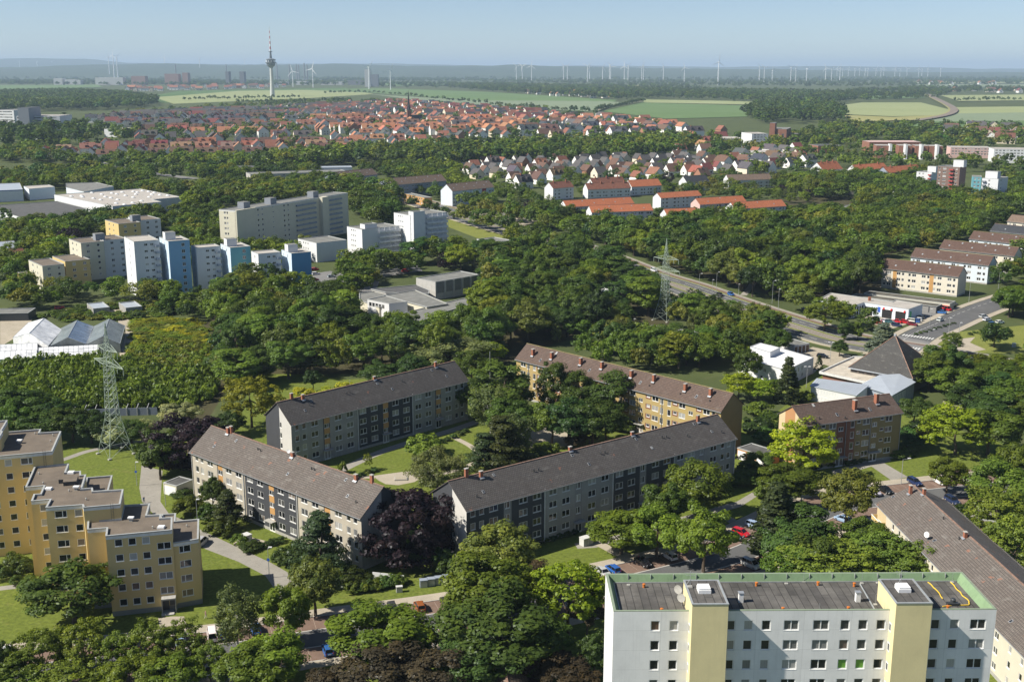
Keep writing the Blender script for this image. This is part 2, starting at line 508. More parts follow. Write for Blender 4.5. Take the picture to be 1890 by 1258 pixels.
def dashes(name, line, d, w, on, off, z, mat='paint'):
 m = MB(); acc = 0
 L = offset(line, d)
 for i in range(len(L) - 1):
  seg = L[i + 1] - L[i]; n = seg.length; t = seg.normalized(); s = 0
  while s < n:
   if (acc % (on + off)) < on:
    e = min(n, s + on - (acc % (on + off)))
    p, q = L[i] + t * s, L[i] + t * e; k = Vector((-t.y, t.x)) * w / 2
    m.face([(*(p - k), z), (*(q - k), z), (*(q + k), z), (*(p + k), z)]); st = e - s + 1e-4
   else: st = (on + off) - (acc % (on + off)) + 1e-4
   s += st; acc += st
 return structure(m.build(name, M[mat]))
ROADS = []     # (line, half width): no tree stands on these
def gpts(pp): return [Vector(at(*p)[:2]) for p in pp]
# lawns round the near blocks and meadows
sheet('lawn',[(-160,1258),(-160,800),(60,770),(285,812),(420,790),(480,690),(560,690),(640,700),(880,690),(980,800),(1420,770),(1460,740),(1680,740),(1760,790),(1890,830),(2000,860),(1960,1000),(1890,1258),(1100,1258)],.012, 'lawn')
sheet('meadow', [(225, 592), (360, 585), (410, 640), (400, 720), (250, 740), (235, 650)], .012, 'meadow')
sheet('meadow', [(160, 560), (330, 560), (345, 580), (250, 590), (150, 588)], .012, 'meadow')
sheet('lawn', [(1690, 620), (1890, 600), (1960, 640), (1890, 652), (1700, 650)], .012, 'meadow')
sheet('lawn', [(1590, 725), (1700, 720), (1740, 830), (1640, 850), (1570, 860)], .016, 'lawn')
sheet('lawn', [(1060, 645), (1140, 610), (1190, 600), (1240, 600), (1210, 612), (1110, 645)], .012, 'lawn')
sheet('lawn', [(1490, 464), (1530, 460), (1545, 472), (1500, 474)], .012, 'lawn')
sheet('lawn', [(840, 395), (915, 420), (990, 460), (960, 470), (830, 420), (800, 395)], .012, 'meadow')
sheet('lawn', [(1400, 735), (1480, 745), (1560, 700), (1500, 680), (1380, 700)], .012, 'lawn')
sheet('gravel', [(218, 588), (235, 588), (248, 600), (243, 640), (232, 680), (222, 680)], .02, 'gravel')
sheet('gravel', [(0, 592), (60, 588), (50, 610), (0, 640)], .02, 'gravel')
sheet('gravel', [(200, 572), (236, 570), (230, 584), (195, 586)], .02, 'gravel')
# dark ground sheet below the groves
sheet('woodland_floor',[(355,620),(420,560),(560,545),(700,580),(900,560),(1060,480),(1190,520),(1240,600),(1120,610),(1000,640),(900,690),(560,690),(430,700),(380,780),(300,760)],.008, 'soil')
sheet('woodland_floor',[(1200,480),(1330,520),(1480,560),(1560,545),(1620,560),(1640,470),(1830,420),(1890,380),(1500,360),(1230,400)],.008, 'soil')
# footpaths
sheet('footpath',[(272,838),(276,862),(300,868),(296,925),(312,948),(345,962),(372,978),(440,1010),(500,1038),(542.5,1062),(560,1080),(556,1112),(520,1122),(515,1098),(490,1062),(440,1036),(380,1013),(330,985),(296,962),(262,925),(257,900),(262,850),(264,838)],.02, 'path')
ribbon('footpath',smooth(gpts([(95,855),(125,845),(160,833),(205,824),(268,815),(275,842)])),-1.1,1.1,.024, 'path')
ribbon('footpath',smooth(gpts([(620,872),(665,850),(705,833),(760,815),(830,795),(880,778)])),-1.5,1.5,.02, 'path')
ribbon('footpath', smooth(gpts([(836, 806), (870, 824), (890, 845)])), -.9, .9, .024, 'pavement')
ribbon('footpath', smooth(gpts([(790, 880), (840, 868), (885, 850)])), -.9, .9, .024, 'pavement')
sheet('plaza',[(688,878),(700,876),(745,870),(795,867),(780,880),(765,889),(735,895),(712,893),(700,887)],.022, 'pavement')
ribbon('footpath', smooth(gpts([(640, 876), (665, 880), (692, 880)])), -.9, .9, .024, 'pavement')
sheet('pavement', [(292, 1140), (318, 1137), (340, 1137), (344, 1152), (295, 1158)], .03, 'pavement')
ribbon('footpath', smooth(gpts([(-40, 1090), (20, 1083), (62, 1078)])), -1, 1, .024, 'path')
sheet('footpath', [(1160, 1038), (1092, 1002), (1100, 996), (1180, 1028)], .024, 'pavement')
sheet('footpath',[(1060,1002),(1092,1000),(1360,925),(1420,890),(1428,896),(1366,935),(1100,1010),(1066,1012)],.020, 'path')
sheet('footpath', [(1320, 935), (1400, 985), (1385, 990), (1312, 943)], .024, 'path')
sheet('footpath',[(430,1003),(452,988),(500,1000),(486,1012),(462,1003),(443,1012)],.026, 'pavement')
sheet('footpath', [(1535, 868), (1640, 842), (1645, 850), (1540, 880)], .02, 'path')
sheet('footpath', [(1605, 858), (1630, 853), (1676, 880), (1645, 886)], .026, 'path')
sheet('yard', [(960, 800), (1000, 785), (1060, 790), (1080, 815), (1010, 830), (950, 825)], .018, 'gravel')
sheet('yard', [(1740, 740), (1790, 735), (1800, 752), (1745, 758)], .018, 'gravel')
ribbon('footpath', smooth(gpts([(1090, 630), (1118, 620), (1146, 606), (1190, 596)])), -1.2, 1.2, .02, 'path')
ribbon('footpath',smooth(gpts([(1372,545),(1385,530),(1395,515),(1420,508),(1440,503)])),-1.5,1.5,.02, 'path')
# street in front with bays and pavements on both sides
SL = smooth(gpts([(-160,1256),(0,1246),(127,1234),(405,1204),(590,1176),(800,1147),(960,1120),(1130,1082),(1260,1051),(1370,1020),(1440,985),(1540,938),(1640,922),(1780,905),(1900,893),(2050,880)]))
ROADS.append((SL, 11.2))
ribbon('road', SL, -3, 3, .03, 'asphalt')
ribbon('parking_bays', SL, 3.3, 8.2, .032, 'bays'); ribbon('parking_bays', SL, -8.2, -3.3, .032, 'bays')
ribbon('kerb', SL, 3.0, 3.3, .02, 'kerb', .03); ribbon('kerb', SL, -3.3, -3.0, .02, 'kerb', .03)
ribbon('kerb', SL, 8.2, 8.4, .02, 'kerb', .12); ribbon('kerb', SL, -8.4, -8.2, .02, 'kerb', .12)
ribbon('pavement',SL,8.4,11.2,.03, 'pavement',.10); ribbon('pavement',SL,-10.6,-8.4,.03, 'pavement',.10)
def bay_lines(d0, d1):
 m = MB(); a, b = offset(SL, d0), offset(SL, d1); acc = 0
 for i in range(len(SL) - 1):
  L = (SL[i + 1] - SL[i]).length; s = 0
  while acc <= L:
   f = acc / L; p, q = a[i].lerp(a[i + 1], f), b[i].lerp(b[i + 1], f)
   t = (SL[i + 1] - SL[i]).normalized() * .035
   m.face([(*(p - t), .037), (*(p + t), .037), (*(q + t), .037), (*(q - t), .037)]); acc += 2.6
  acc -= L
 structure(m.build('bay_marking', M['bay_line']))
bay_lines(3.6, 8.0); bay_lines(-8.0, -3.6)
# second car park beside the block at the lower right
sheet('parking_bays',[(1700,880),(1760,868),(1850,862),(1890,868),(1890,884),(1720,894)],.034, 'bays')
sheet('yard', [(1740, 945), (1810, 935), (1840, 948), (1760, 965)], .03, 'path')
# main road with tram track
ML = smooth(gpts([(600,318),(700,352),(800,382),(880,408),(960,430),(1040,452),(1110,476),(1190,508),(1260,530),(1330,556),(1400,580),(1470,602),(1560,628),(1680,648),(1790,668),(1960,700)]),8)
ROADS.append((ML, 17))
ribbon('verge', ML, -14, 16, .01, 'meadow')
ribbon('road', ML, 3.2, 10, .03, 'asphalt'); ribbon('road', ML, -11, -4.6, .03, 'asphalt')
ribbon('tram_bed', ML, -3.4, 1.8, .03, 'track_bed')
for d in (-2.9, -1.5, -.1, 1.3): ribbon('tram_rail', ML, d - .05, d + .05, .035, 'lamp_grey', .05)
ribbon('cycle_path',ML,11.2,13.2,.03, 'bays',.06); ribbon('pavement',ML,13.3,15.5,.03, 'path',.06); ribbon('pavement',ML,-13.5,-11.5,.03, 'pavement',.06)
dashes('lane_marking', ML, 6.6, .18, 4, 6, .036); dashes('lane_marking', ML, -7.8, .18, 4, 6, .036)
ribbon('lane_marking',ML,3.4,3.55,.036, 'paint'); ribbon('lane_marking',ML,9.7,9.85,.036, 'paint'); ribbon('lane_marking',ML,-10.8,-10.65,.036, 'paint')
# side street and crossing by the car workshop
XL = smooth(gpts([(1640, 660), (1668, 640), (1700, 618), (1740, 600), (1790, 578), (1850, 556), (1920, 535)]))
ROADS.append((XL, 9))
ribbon('road', XL, -6.5, 6.5, .034, 'asphalt')
ribbon('pavement',XL,6.7,9.5,.03, 'pavement',.08); ribbon('pavement',XL,-9.5,-6.7,.03, 'pavement',.08)
dashes('lane_marking', XL, 3.2, .15, 3, 5, .042)
sheet('crossing',[(1615,640),(1650,618),(1720,632),(1770,652),(1750,668),(1640,655)],.038, 'asphalt_old')
sheet('forecourt',[(1580,572),(1600,562),(1690,578),(1700,590),(1645,607),(1590,592)],.024, 'pavement')
sheet('forecourt', [(1700, 565), (1725, 555), (1760, 562), (1730, 590), (1700, 588)], .024, 'asphalt_old')
sheet('yard',[(1465,655),(1500,640),(1570,655),(1570,690),(1520,672),(1500,690),(1475,690)],.024, 'gravel')
sheet('footpath',[(1745,640),(1775,625),(1800,622),(1790,632),(1820,645),(1760,655)],.026, 'pavement')
for f in (.18, .30): # zebra bars
 i = int(f * len(XL)); p = XL[i]; t = (XL[i + 1] - XL[i]).normalized(); n = Vector((-t.y, t.x)); m = MB()
 for k in range(-5, 6):
  c = p + n * k * 1.1; a = t * 1.5; b = n * .28
  m.face([(*(c - a - b), .046), (*(c + a - b), .046), (*(c + a + b), .046), (*(c - a + b), .046)])
 structure(m.build('zebra_crossing', M['paint']))
# school yard and parking in the middle distance
sheet('car_park',[(575,505),(610,500),(700,520),(690,545),(640,535),(585,530)],.024, 'asphalt_old')
sheet('car_park', [(700, 498), (770, 490), (780, 500), (700, 512)], .024, 'asphalt_old')
sheet('yard', [(690, 590), (720, 575), (720, 600), (700, 612)], .024, 'path')
sheet('forecourt', [(880, 395), (960, 392), (1000, 405), (960, 420), (900, 412)], .024, 'pavement')
BL = smooth(gpts([(140,292),(200,303),(250,312),(300,322),(360,330)])); ROADS.append((BL,9)); ribbon('road',BL,-6,6,.03, 'asphalt_old')
BL2 = smooth(gpts([(995,432),(1040,440),(1090,452),(1140,478)])); ribbon('road',BL2,-2.5,2.5,.03, 'asphalt_old')
# ---- fields beyond the town
def field(name, a, b, c=None): M[name] = ground_mat(name, a, b, 0.004, c, .05, .12, bmp=0)
field('green wheat', (0.10, 0.165, 0.055), (0.125, 0.19, 0.07))
field('blue green barley', (0.17, 0.215, 0.13), (0.20, 0.245, 0.15))
field('pale ripening crop', (0.24, 0.275, 0.12), (0.28, 0.31, 0.15))
field('yellow rape stubble', (0.26, 0.25, 0.09), (0.30, 0.29, 0.12))
field('dark green beet', (0.07, 0.13, 0.035), (0.09, 0.15, 0.045))
for i, (mat, pp) in enumerate([
 ('dark green beet', [(250, 182), (330, 168), (640, 162), (640, 172), (430, 186), (300, 190)]),
 ('pale ripening crop', [(285, 180), (440, 168), (640, 165), (690, 174), (560, 182), (320, 192)]),
 ('green wheat', [(560, 166), (700, 163), (900, 170), (1140, 185), (1110, 197), (880, 186), (690, 172)]),
 ('blue green barley',[(680,174),(880,186),(1120,187),(1150,190),(1085,206),(960,200),(760,184)]),
 ('green wheat', [(1110, 206), (1185, 190), (1400, 196), (1378, 216), (1230, 220)]),
 ('pale ripening crop', [(1180, 184), (1400, 188), (1400, 194), (1190, 190)]),
 ('pale ripening crop',[(1545,196),(1590,190),(1700,190),(1752,203),(1742,213),(1650,216),(1556,212)]),
 ('yellow rape stubble', [(1550, 213), (1650, 217), (1740, 213), (1690, 222), (1580, 226)]),
 ('green wheat', [(1590, 178), (1680, 176), (1710, 181), (1600, 184)]),
 ('pale ripening crop', [(1765, 199), (1960, 197), (1960, 208), (1758, 211)]),
 ('blue green barley', [(1755, 211), (1960, 208), (1960, 224), (1700, 226)]),
 ('green wheat', [(1690, 226), (1960, 224), (1960, 240), (1660, 236)]),
 ('pale ripening crop', [(1735, 177), (1960, 175), (1960, 186), (1770, 188)]),
 ('green wheat', [(0, 158), (180, 157), (190, 162), (0, 166)]),
 ('green wheat', [(700, 154), (800, 153), (830, 157), (720, 160)]),
 ('yellow rape stubble', [(920, 155.5), (1020, 155), (1040, 157.5), (930, 158)]),
 ('yellow rape stubble', [(1150, 158), (1205, 158), (1215, 163), (1165, 164)]),
 ('pale ripening crop', [(860, 143.5), (1200, 144), (1200, 147), (860, 146.5)]),
 ('pale ripening crop', [(1680, 151), (1960, 150), (1960, 154), (1690, 155)]),
 ('blue green barley', [(1690, 157), (1960, 156.5), (1960, 161), (1720, 162)])]):
 sheet('field', pp, .2 + .15 * i, mat)
RL = smooth(gpts([(1690, 226), (1735, 218), (1757, 211), (1760, 203), (1745, 193), (1725, 183), (1712, 176)]))
RL = [p for p in RL]
ribbon('railway', RL, -9, 9, 4.2, 'track_bed'); ribbon('verge', RL, 9, 14, 4.0, 'yellow rape stubble')
ROADS.append((RL, 16))
TRK = smooth(gpts([(1100, 207), (1130, 197), (1185, 189)])); ribbon('farm_track', TRK, -5, 5, 4.2, 'gravel')
# ---- hills on the horizon
M['hill'] = ground_mat('wooded hills',(0.035,0.055,0.025),(0.055,0.08,0.035),.0012,None,.01,.3,bmp=0)
def hill_range(name, dist, prof, depth=4000):
 m = MB(); n = 240
 def hgt(px):
  for (xa, ya), (xb, yb) in zip(prof[:-1], prof[1:]):
   if xa <= px <= xb:
    f = (px - xa) / (xb - xa); f = f * f * (3 - 2 * f); return ya + (yb - ya) * f
  return prof[-1][1]
 rows_ = []
 for k, (dy, s) in enumerate(((-depth, 0), (-depth * .5, .5), (0, 1), (depth * .5, .7), (depth, 0))):
  r_ = []
  for i in range(n + 1):
   px = prof[0][0] + (prof[-1][0] - prof[0][0]) * i / n
   top = (128 - hgt(px)) * dist / FPX + 100
   top += 10 * (noise.noise(Vector((px * .02, dist * .001, k))) + .6 * noise.noise(Vector((px * .08, 3, k))))
   x = (px - 945) / FPX * dist * (1 + .0)
   r_.append((x, dist + dy + 300 * noise.noise(Vector((px * .01, k, 5))), max(0, top * s) if 0 < s else -2))
  rows_.append(r_)
 for a, b in zip(rows_[:-1], rows_[1:]):
  for i in range(n): m.face([a[i], a[i + 1], b[i + 1], b[i]])
 structure(m.build(name, M['hill'], smooth=True))
hill_range('hills',16000,[(-700,121),(-200,123),(60,124),(220,119.5),(330,118),(440,121),(560,120),(640,118.5),(760,122),(900,122),(960,119.5),(1010,122.5),(1200,126),(1400,128),(1700,133),(2600,134)])
hill_range('hills',26000,[(-1200,112),(-300,113),(0,110),(80,109),(180,110),(260,117),(420,119),(700,118),(930,122),(1150,122),(1300,124),(1500,122.5),(1640,124),(1800,127),(3000,128)],5000)
# ================================================================== apartment blocks close to the camera
M['slab_beige'] = render_wall('beige washed slab', (0.47, 0.425, 0.345), 0.3, 0.6)
M['slab_grey'] = render_wall('grey washed slab', (0.335, 0.33, 0.31), 0.3, 0.7, (2.6, 2.85))
M['slab_dark'] = render_wall('anthracite cladding', (0.052, 0.055, 0.062), 0.25, 0.3)
M['slab_pale'] = render_wall('pale gable cladding', (0.56, 0.545, 0.51), 0.15, 0.4)
M['stair_orange'] = render_wall('ochre stair panel', (0.50, 0.28, 0.10), 0.15, 0.3)
M['stair_grey'] = render_wall('grey stair panel', (0.27, 0.265, 0.255), 0.2, 0.3)
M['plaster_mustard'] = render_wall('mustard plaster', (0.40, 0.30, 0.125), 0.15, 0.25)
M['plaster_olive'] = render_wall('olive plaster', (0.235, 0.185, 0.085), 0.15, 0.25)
M['plaster_brown'] = render_wall('red brown plaster', (0.2, 0.085, 0.05), 0.15, 0.25)
M['plaster_cream'] = render_wall('cream plaster', (0.56, 0.45, 0.27), 0.1, 0.25)
M['plaster_terracotta'] = render_wall('terracotta plaster', (0.42, 0.215, 0.095), 0.1, 0.25)
M['pipe'] = plain('pale downpipe', (0.62, 0.62, 0.6), 0.5)
M['roof_grey'] = tile_roof('grey brown roof tiles', (0.104, 0.094, 0.088), 0.003, 0.3)
M['roof_patchy'] = tile_roof('weathered red brown roof tiles', (0.140, 0.120, 0.106), 0.009, 0.45)
M['roof_brown'] = tile_roof('dark brown roof tiles', (0.122, 0.083, 0.066), 0.0, 0.22)
M['soffit'] = plain('dark soffit', (0.10, 0.085, 0.075), 0.8)
M['ridge'] = plain('ridge tiles', (0.24, 0.15, 0.11), 0.9, 0, 0.4, 1.5)
M['ridge_moss'] = plain('mossy ridge tiles', (0.25, 0.2, 0.09), 0.9, 0, 0.4, 1.5)
class Gable:
 """long gabled block placed from its roof corners"""
 def __init__(s, name, label, cat, eL, eR, rL, za, W=None, zr=None, oe=0.5, og=0.3, group=None):
  a, b = at(*eL, za), at(*eR, za)
  d = (b - a).normalized(); n = Vector((-d.y, d.x, 0))
  best = None
  if zr is None:
   for i in range(20, 90):
    z = za + i * 0.1
    r = at(*rL, z) - a
    e = abs(r.dot(d))
    if (best is None or e < best[0]) and r.dot(n) > 2.5: best = (e, z, r.dot(n))
   zr, half = best[1], best[2]
  else:
   half = (at(*rL, zr) - a).dot(n)
  if W: half = W / 2 + oe
  s.W = 2 * (half - oe); s.za = za; s.zr = zr
  s.k = (zr - za) / half
  s.ze = za + s.k * oe
  s.L = (b - a).length - 2 * og
  s.o = a + d * og + n * oe; s.o.z = 0
  s.d, s.n, s.oe, s.og = d, n, oe, og
  s.eL, s.eR = eL, eR
  s.ang = math.atan2(d.y, d.x)
  s.root = thing(name, label, cat, s.o, s.ang, group)
  print('BLOCK',label[:40], 'L %.1f W %.1f ze %.1f zr %.1f ang %.1f' % (s.L,s.W,s.ze,zr,math.degrees(s.ang)))
 def ray(s, px, py):
  C = Vector((0, 0, CAM_H)); D = at(px, py, 0) - C
  R_ = Matrix.Rotation(-s.ang, 3, 'Z')
  return R_ @ (C - s.o), R_ @ D
 def u(s, px, dy=10):
  f = (px - s.eL[0]) / (s.eR[0] - s.eL[0])
  C, D = s.ray(px, s.eL[1] + f * (s.eR[1] - s.eL[1]) + dy)
  t = -C.y / D.y
  return C.x + D.x * t
 def roof(s, px, py):
  """local point on the front slope seen at a pixel"""
  C, D = s.ray(px, py)
  # z = za + k*(y+oe)
  t = (s.za + s.k * (C.y + s.oe) - C.z) / (D.z - s.k * D.y)
  return C + D * t
 def roof_mesh(s, mat, ridge='ridge'):
  mb = MB(); th = 0.16
  gable_roof(0, s.L, 0, s.W, s.ze - th, s.zr - th, mb, s.oe, s.og, th)
  r = mb.build('roof', [M[mat], M['soffit'], M[ridge]], s.root)
  s.rf = r
  # gutters on both eaves
  g = MB()
  for y in (-s.oe - 0.09, s.W + s.oe + 0.01):
   g.box(-s.og, s.L + s.og, y, y + 0.09, s.za - 0.2, s.za - 0.06)
  g.build('gutter', M['gutter'], s.root)
 def chimney(s, px, py, h=1.7, w=0.55, l=0.75, flash=True, below=0.6):
  p = s.roof(px, py)
  if p.y > s.W / 2: p.y = s.W / 2; p.z = s.zr
  mb = MB()
  mb.box(p.x - l / 2, p.x + l / 2, p.y - w / 2, p.y + w / 2, p.z - below, p.z + h)
  mb.box(p.x - l / 2 - .06, p.x + l / 2 + .06, p.y - w / 2 - .06, p.y + w / 2 + .06, p.z + h, p.z + h + 0.12, 1)
  if flash:
   T = Matrix.Translation((p.x, p.y - w * .5, p.z + 0.02)) @ Matrix.Rotation(math.atan(s.k), 4, 'X')
   mb.box(-l * .75, l * .75, -0.42, 0.1, -0.05, 0.06, 2, T)
  mb.build('chimney', [M['brick_red'], M['concrete'], M['zinc']], s.rf)
 def rooflight(s, px, py, w=0.55, h=0.75):
  p = s.roof(px, py)
  T = Matrix.Translation(p) @ Matrix.Rotation(math.atan(s.k), 4, 'X')
  mb = MB()
  mb.box(-w / 2, w / 2, -h / 2, h / 2, -0.02, 0.09, 0, T)
  mb.box(-w / 2 + .08, w / 2 - .08, -h / 2 + .1, h / 2 - .1, 0.09, 0.105, 1, T)
  mb.build('roof_window', [M['zinc'], M['glass_dark']], s.rf)
 def vent(s, px, py, r=0.1, h=0.45):
  p = s.roof(px, py)
  mb = MB(); mb.lathe([(r,p.z - .1),(r,p.z + h),(r * 1.7,p.z + h),(r * 1.7,p.z + h + .1),(0,p.z + h + .16)],8,0,(p.x,p.y))
  mb.build('roof_vent', M['dark_metal'], s.rf)
 def dish(s, px, py, r=0.45):
  p = s.roof(px, py)
  mb = MB()
  mb.bar(p - Vector((0, 0, .2)), p + Vector((0, 0, 1.2)), 0.035, 0, 6)
  T = Matrix.Translation(p + Vector((0,-0.12,1.15))) @ Matrix.Rotation(math.radians(75),4, 'X') @ Matrix.Rotation(0.5,4, 'Y')
  n0 = len(mb.v)
  mb.lathe([(0, 0), (r * .6, 0.03), (r, 0.1), (r * .6, 0.06), (0, 0.03)], 12, 1)
  mb.v[n0:] = [tuple(T @ Vector(q)) for q in mb.v[n0:]]
  mb.build('satellite_dish', [M['lamp_grey'], M['white']], s.rf)
 def mast(s, px, py, h=2.2):
  p = s.roof(px, py)
  mb = MB()
  mb.bar(p - Vector((0, 0, .3)), p + Vector((0, 0, h)), 0.03, 0, 5)
  for q, l in ((.95, .9), (.8, .7), (.65, .8)):
   mb.bar(p + Vector((-l / 2, 0, h * q)), p + Vector((l / 2, 0, h * q)), 0.015, 0, 4)
  mb.build('aerial', M['lamp_grey'], s.rf)
 def walls(s, mats, front, sections, left=(), lsec=(), right=(), rsec=(), back=(), gmi=0):
  mb = MB(); W, L = s.W, s.L
  facade(mb, s.root, (0, 0), (L, 0), 0, s.ze + .02, front, 0, sections)
  facade(mb, s.root, (L, 0), (L, W), 0, s.ze, right, gmi, rsec)
  facade(mb, s.root, (L, W), (0, W), 0, s.ze + .02, back, 0)
  facade(mb, s.root, (0, W), (0, 0), 0, s.ze, left, gmi, lsec)
  zt = s.zr - 0.16 - 0.02
  # gable triangles, split into the same vertical bands
  def tri(x, sec, sgn):
   ys = sorted({0.0, W, W / 2} | {min(max(q[0], 0), W) for q in sec} | {min(max(q[1], 0), W) for q in sec})
   def top(y): return s.ze + (zt - s.ze) * (1 - abs(y - W / 2) / (W / 2))
   for a, b in zip(ys[:-1], ys[1:]):
    if b - a < 1e-3: continue
    k = gmi
    for q in sec:
     if q[0] < (a + b) / 2 < q[1]: k = q[2]
    p = [(x, a, s.ze), (x, b, s.ze), (x, b, top(b)), (x, a, top(a))]
    if top(a) - s.ze < 1e-3: p = p[:3]
    elif top(b) - s.ze < 1e-3: p = [p[0], p[1], p[3]]
    mb.face(p if sgn > 0 else p[::-1], k)
  tri(L, rsec, 1)
  tri(0, [(W - q[1], W - q[0], q[2]) for q in lsec], -1)
  mb.build('wall', [M[m] for m in mats], s.root)
  # recessed plinth band
  pb = MB(); pb.box(-.06, L + .06, -.06, W + .06, -0.5, 0.7)
  pb.build('plinth', M['concrete'], s.root)
 def pipe(s, px=None, u=None, r=0.09, y=-0.12, mat='pipe'):
  u = s.u(px) if u is None else u
  mb = MB(); mb.bar((u, y, 0.1), (u, y, s.ze - 0.1), r, 0, 6)
  mb.build('downpipe', M[mat], s.root)
 def entrance(s, u, w=2.0, glass='glass_dark', canopy=True):
  mb = MB()
  mb.box(u - w / 2, u + w / 2, -0.1, 0.05, 0.02, 2.5, 0)
  mb.build('door', M['white_frame'], s.root)
  g = MB()
  for a, b in ((-.42, -.06), (.06, .42)): g.box(u + w * a, u + w * b, -0.13, -0.1, 0.4, 2.3)
  g.build('door_glass', M[glass], s.root)
  if canopy:
   c = MB(); c.box(u - w * .7, u + w * .7, -1.3, 0, 2.62, 2.78); c.build('canopy', M['concrete'], s.root)
def block_columns(g, cols, rows, h=1.35, stair_w=2.1, stair_mi=None, stair_kind='one', stair_off=1.45):
 wins, secs, doors = [], [], []
 for c in cols:
  px, k = c[0], c[1]
  u = g.u(px) if not isinstance(px, tuple) else px[0]
  if k == 'D':
   for z in rows: wins.append((u - 1.12, z - .1, 2.24, h + .15, 'two'))
  elif k == 'S':
   for z in rows: wins.append((u - .62, z - .1, 1.24, h + .15, 'one'))
  elif k == 'T':
   for z in rows: wins.append((u - .6, z - .45, 1.2, h + .45, 'one'))
  elif k == 's':
   for z in rows: wins.append((u - .62, z + .5, 1.24, h - .5, 'one'))
  elif k in 'XP':
   secs.append((u - stair_w / 2, u + stair_w / 2, stair_mi, 2.5, 99))
   if k == 'X' and stair_kind == 'one':   # flat bay darkened to read as a recess, ochre panels between the stair windows
    secs[-1] = (u - stair_w / 2, u + stair_w / 2, 1, 2.5, 99)
    for z in rows[:-1]:secs.append((u - stair_w / 2 + .3,u + stair_w / 2,stair_mi,z + stair_off + 1.2,z + stair_off + 2.8))
    secs.append((u - stair_w / 2 + .3, u + stair_w / 2, stair_mi, 2.5, rows[0] + stair_off - .05))
   for i, z in enumerate(rows):
    if k == 'X':
     wins.append((u - .75, z + stair_off, 1.5, 1.15, 'two' if stair_kind == 'two' else 'uneven'))
    elif i > 0:
     wins.append((u - .7, z - .3, 1.3, 1.6, 'left'))
   if len(c) > 2: doors.append(u)
 return wins, secs, doors
ROWS4 = [1.75, 4.6, 7.45, 10.3]
# ---- block in front left: beige and anthracite facade in the sun
gA = Gable('apartment_block', 'four storey gabled block with sunlit beige and anthracite facade facing the footpath', 'apartment block',
           (348.2, 834), (664.8, 957.2), (389.7, 784.6), 11.5, group='gabled apartment blocks round the courtyard')
g = gA
g.roof_mesh('roof_patchy')
w,s,dr = block_columns(g,[(363.4, 'S'),(372.9, 'S'),(387.9, 'D'),(405.8, 'X',1),(422, 'D'),(440.2, 'D'),(461.3, 'D'),(479.9, 'D'),(500, 'X',1),(518, 'D'),(538.4, 'D'),
                             (561.5, 'D'),(581.7, 'D'),(603.6, 'X',1),(624.4, 'D'),(643.3, 'S'),(655.8, 'S')],[1.5,4.3,7.1,9.85],1.35,2.1,2)
u1, u2 = g.u(452), g.u(547)
g.walls(['slab_beige', 'slab_dark', 'stair_orange', 'slab_grey'], w, [(u1, u2, 1)] + s,
  right=[(6.2, z, 1.0, 1.3, 'one') for z in (1.5, 4.3, 7.1, 9.85)], rsec=[(5.6, 20, 1)], gmi=3)
for px in (449.7, 548.5): g.pipe(px, r=0.13)
g.pipe(u=0.15)
for d in dr: g.entrance(d)
for a in ((421, 800, 1.5), (540, 843, 1.1)): g.chimney(*a)
for a in ((657, 886, 1.3),): g.chimney(*a)
g.chimney(427.5, 797, 1.5, flash=False); g.chimney(686.5, 889.5, 1.6, flash=False)
for a in ((395.5, 823), (436, 813), (531, 874.5), (638.5, 885), (641.5, 915)): g.rooflight(*a)
for a in ((476, 830), (481, 833), (575, 866), (580, 868), (657, 928)): g.vent(*a)
g.dish(534, 841); g.mast(547, 850)
# ---- long block in the centre: grey and anthracite facade in the shade
gB = Gable('apartment_block', 'longest four storey gabled block with grey and anthracite facade behind the car park trees', 'apartment block',
           (861.1, 944.1), (1361.4, 809.1), (827, 887.1), 12.2, group='gabled apartment blocks round the courtyard')
g = gB
g.roof_mesh('roof_grey')
w,s,dr = block_columns(g,[(873, 'S'),(889, 'S'),(911, 'D'),(937, 'P',1),(966, 'D'),(991.5, 'D'),(1021, 'D'),(1045, 'D'),(1068, 'P',1),(1093, 'D'),(1117, 'D'),
                             (1143.5, 'D'),(1166, 'D'),(1187, 'P',1),(1210, 'D'),(1231, 'D'),(1256, 'D'),(1276, 'D'),(1295, 'P',1),(1317, 'D'),(1334, 'S'),(1345, 'S')],
                         [1.9, 4.8, 7.7, 10.6], 1.35, 2.0, 2)
uu = [g.u(x) for x in (1005, 1131, 1244)]
g.walls(['slab_grey', 'slab_dark', 'stair_grey', 'slab_pale'], w, [(0, uu[0], 1), (uu[1], uu[2], 1)] + s,
  left=[(g.W - 5.35,z,1.0,1.5, 'one') for z in (1.9,4.8,7.7,10.4)], lsec=[(0, g.W - 5.2,1),(g.W - 5.2, g.W,3)])
for x in (1005, 1131, 1244): g.pipe(x, r=0.14)
g.pipe(u=g.L - .12, r=0.13)
for d in dr: g.entrance(d)
for a in ((888, 880, 1.3), (1048, 825, 0.9), (1164, 799, 0.8), (1288, 778, 1.6)): g.chimney(*a)
g.chimney(860, 877.5, 1.7, flash=False)
for a in ((911,876),(892,907),(1056,840),(1087,856),(1174,809.5),(1203,826),(1281,782),(1313.5,796)):g.rooflight(*a)
for a in ((880,917),(985.5,870),(994,868),(1109,838),(1116.5,836),(1222,808),(1230,807),(1332,798),(1269,805)):g.vent(*a)
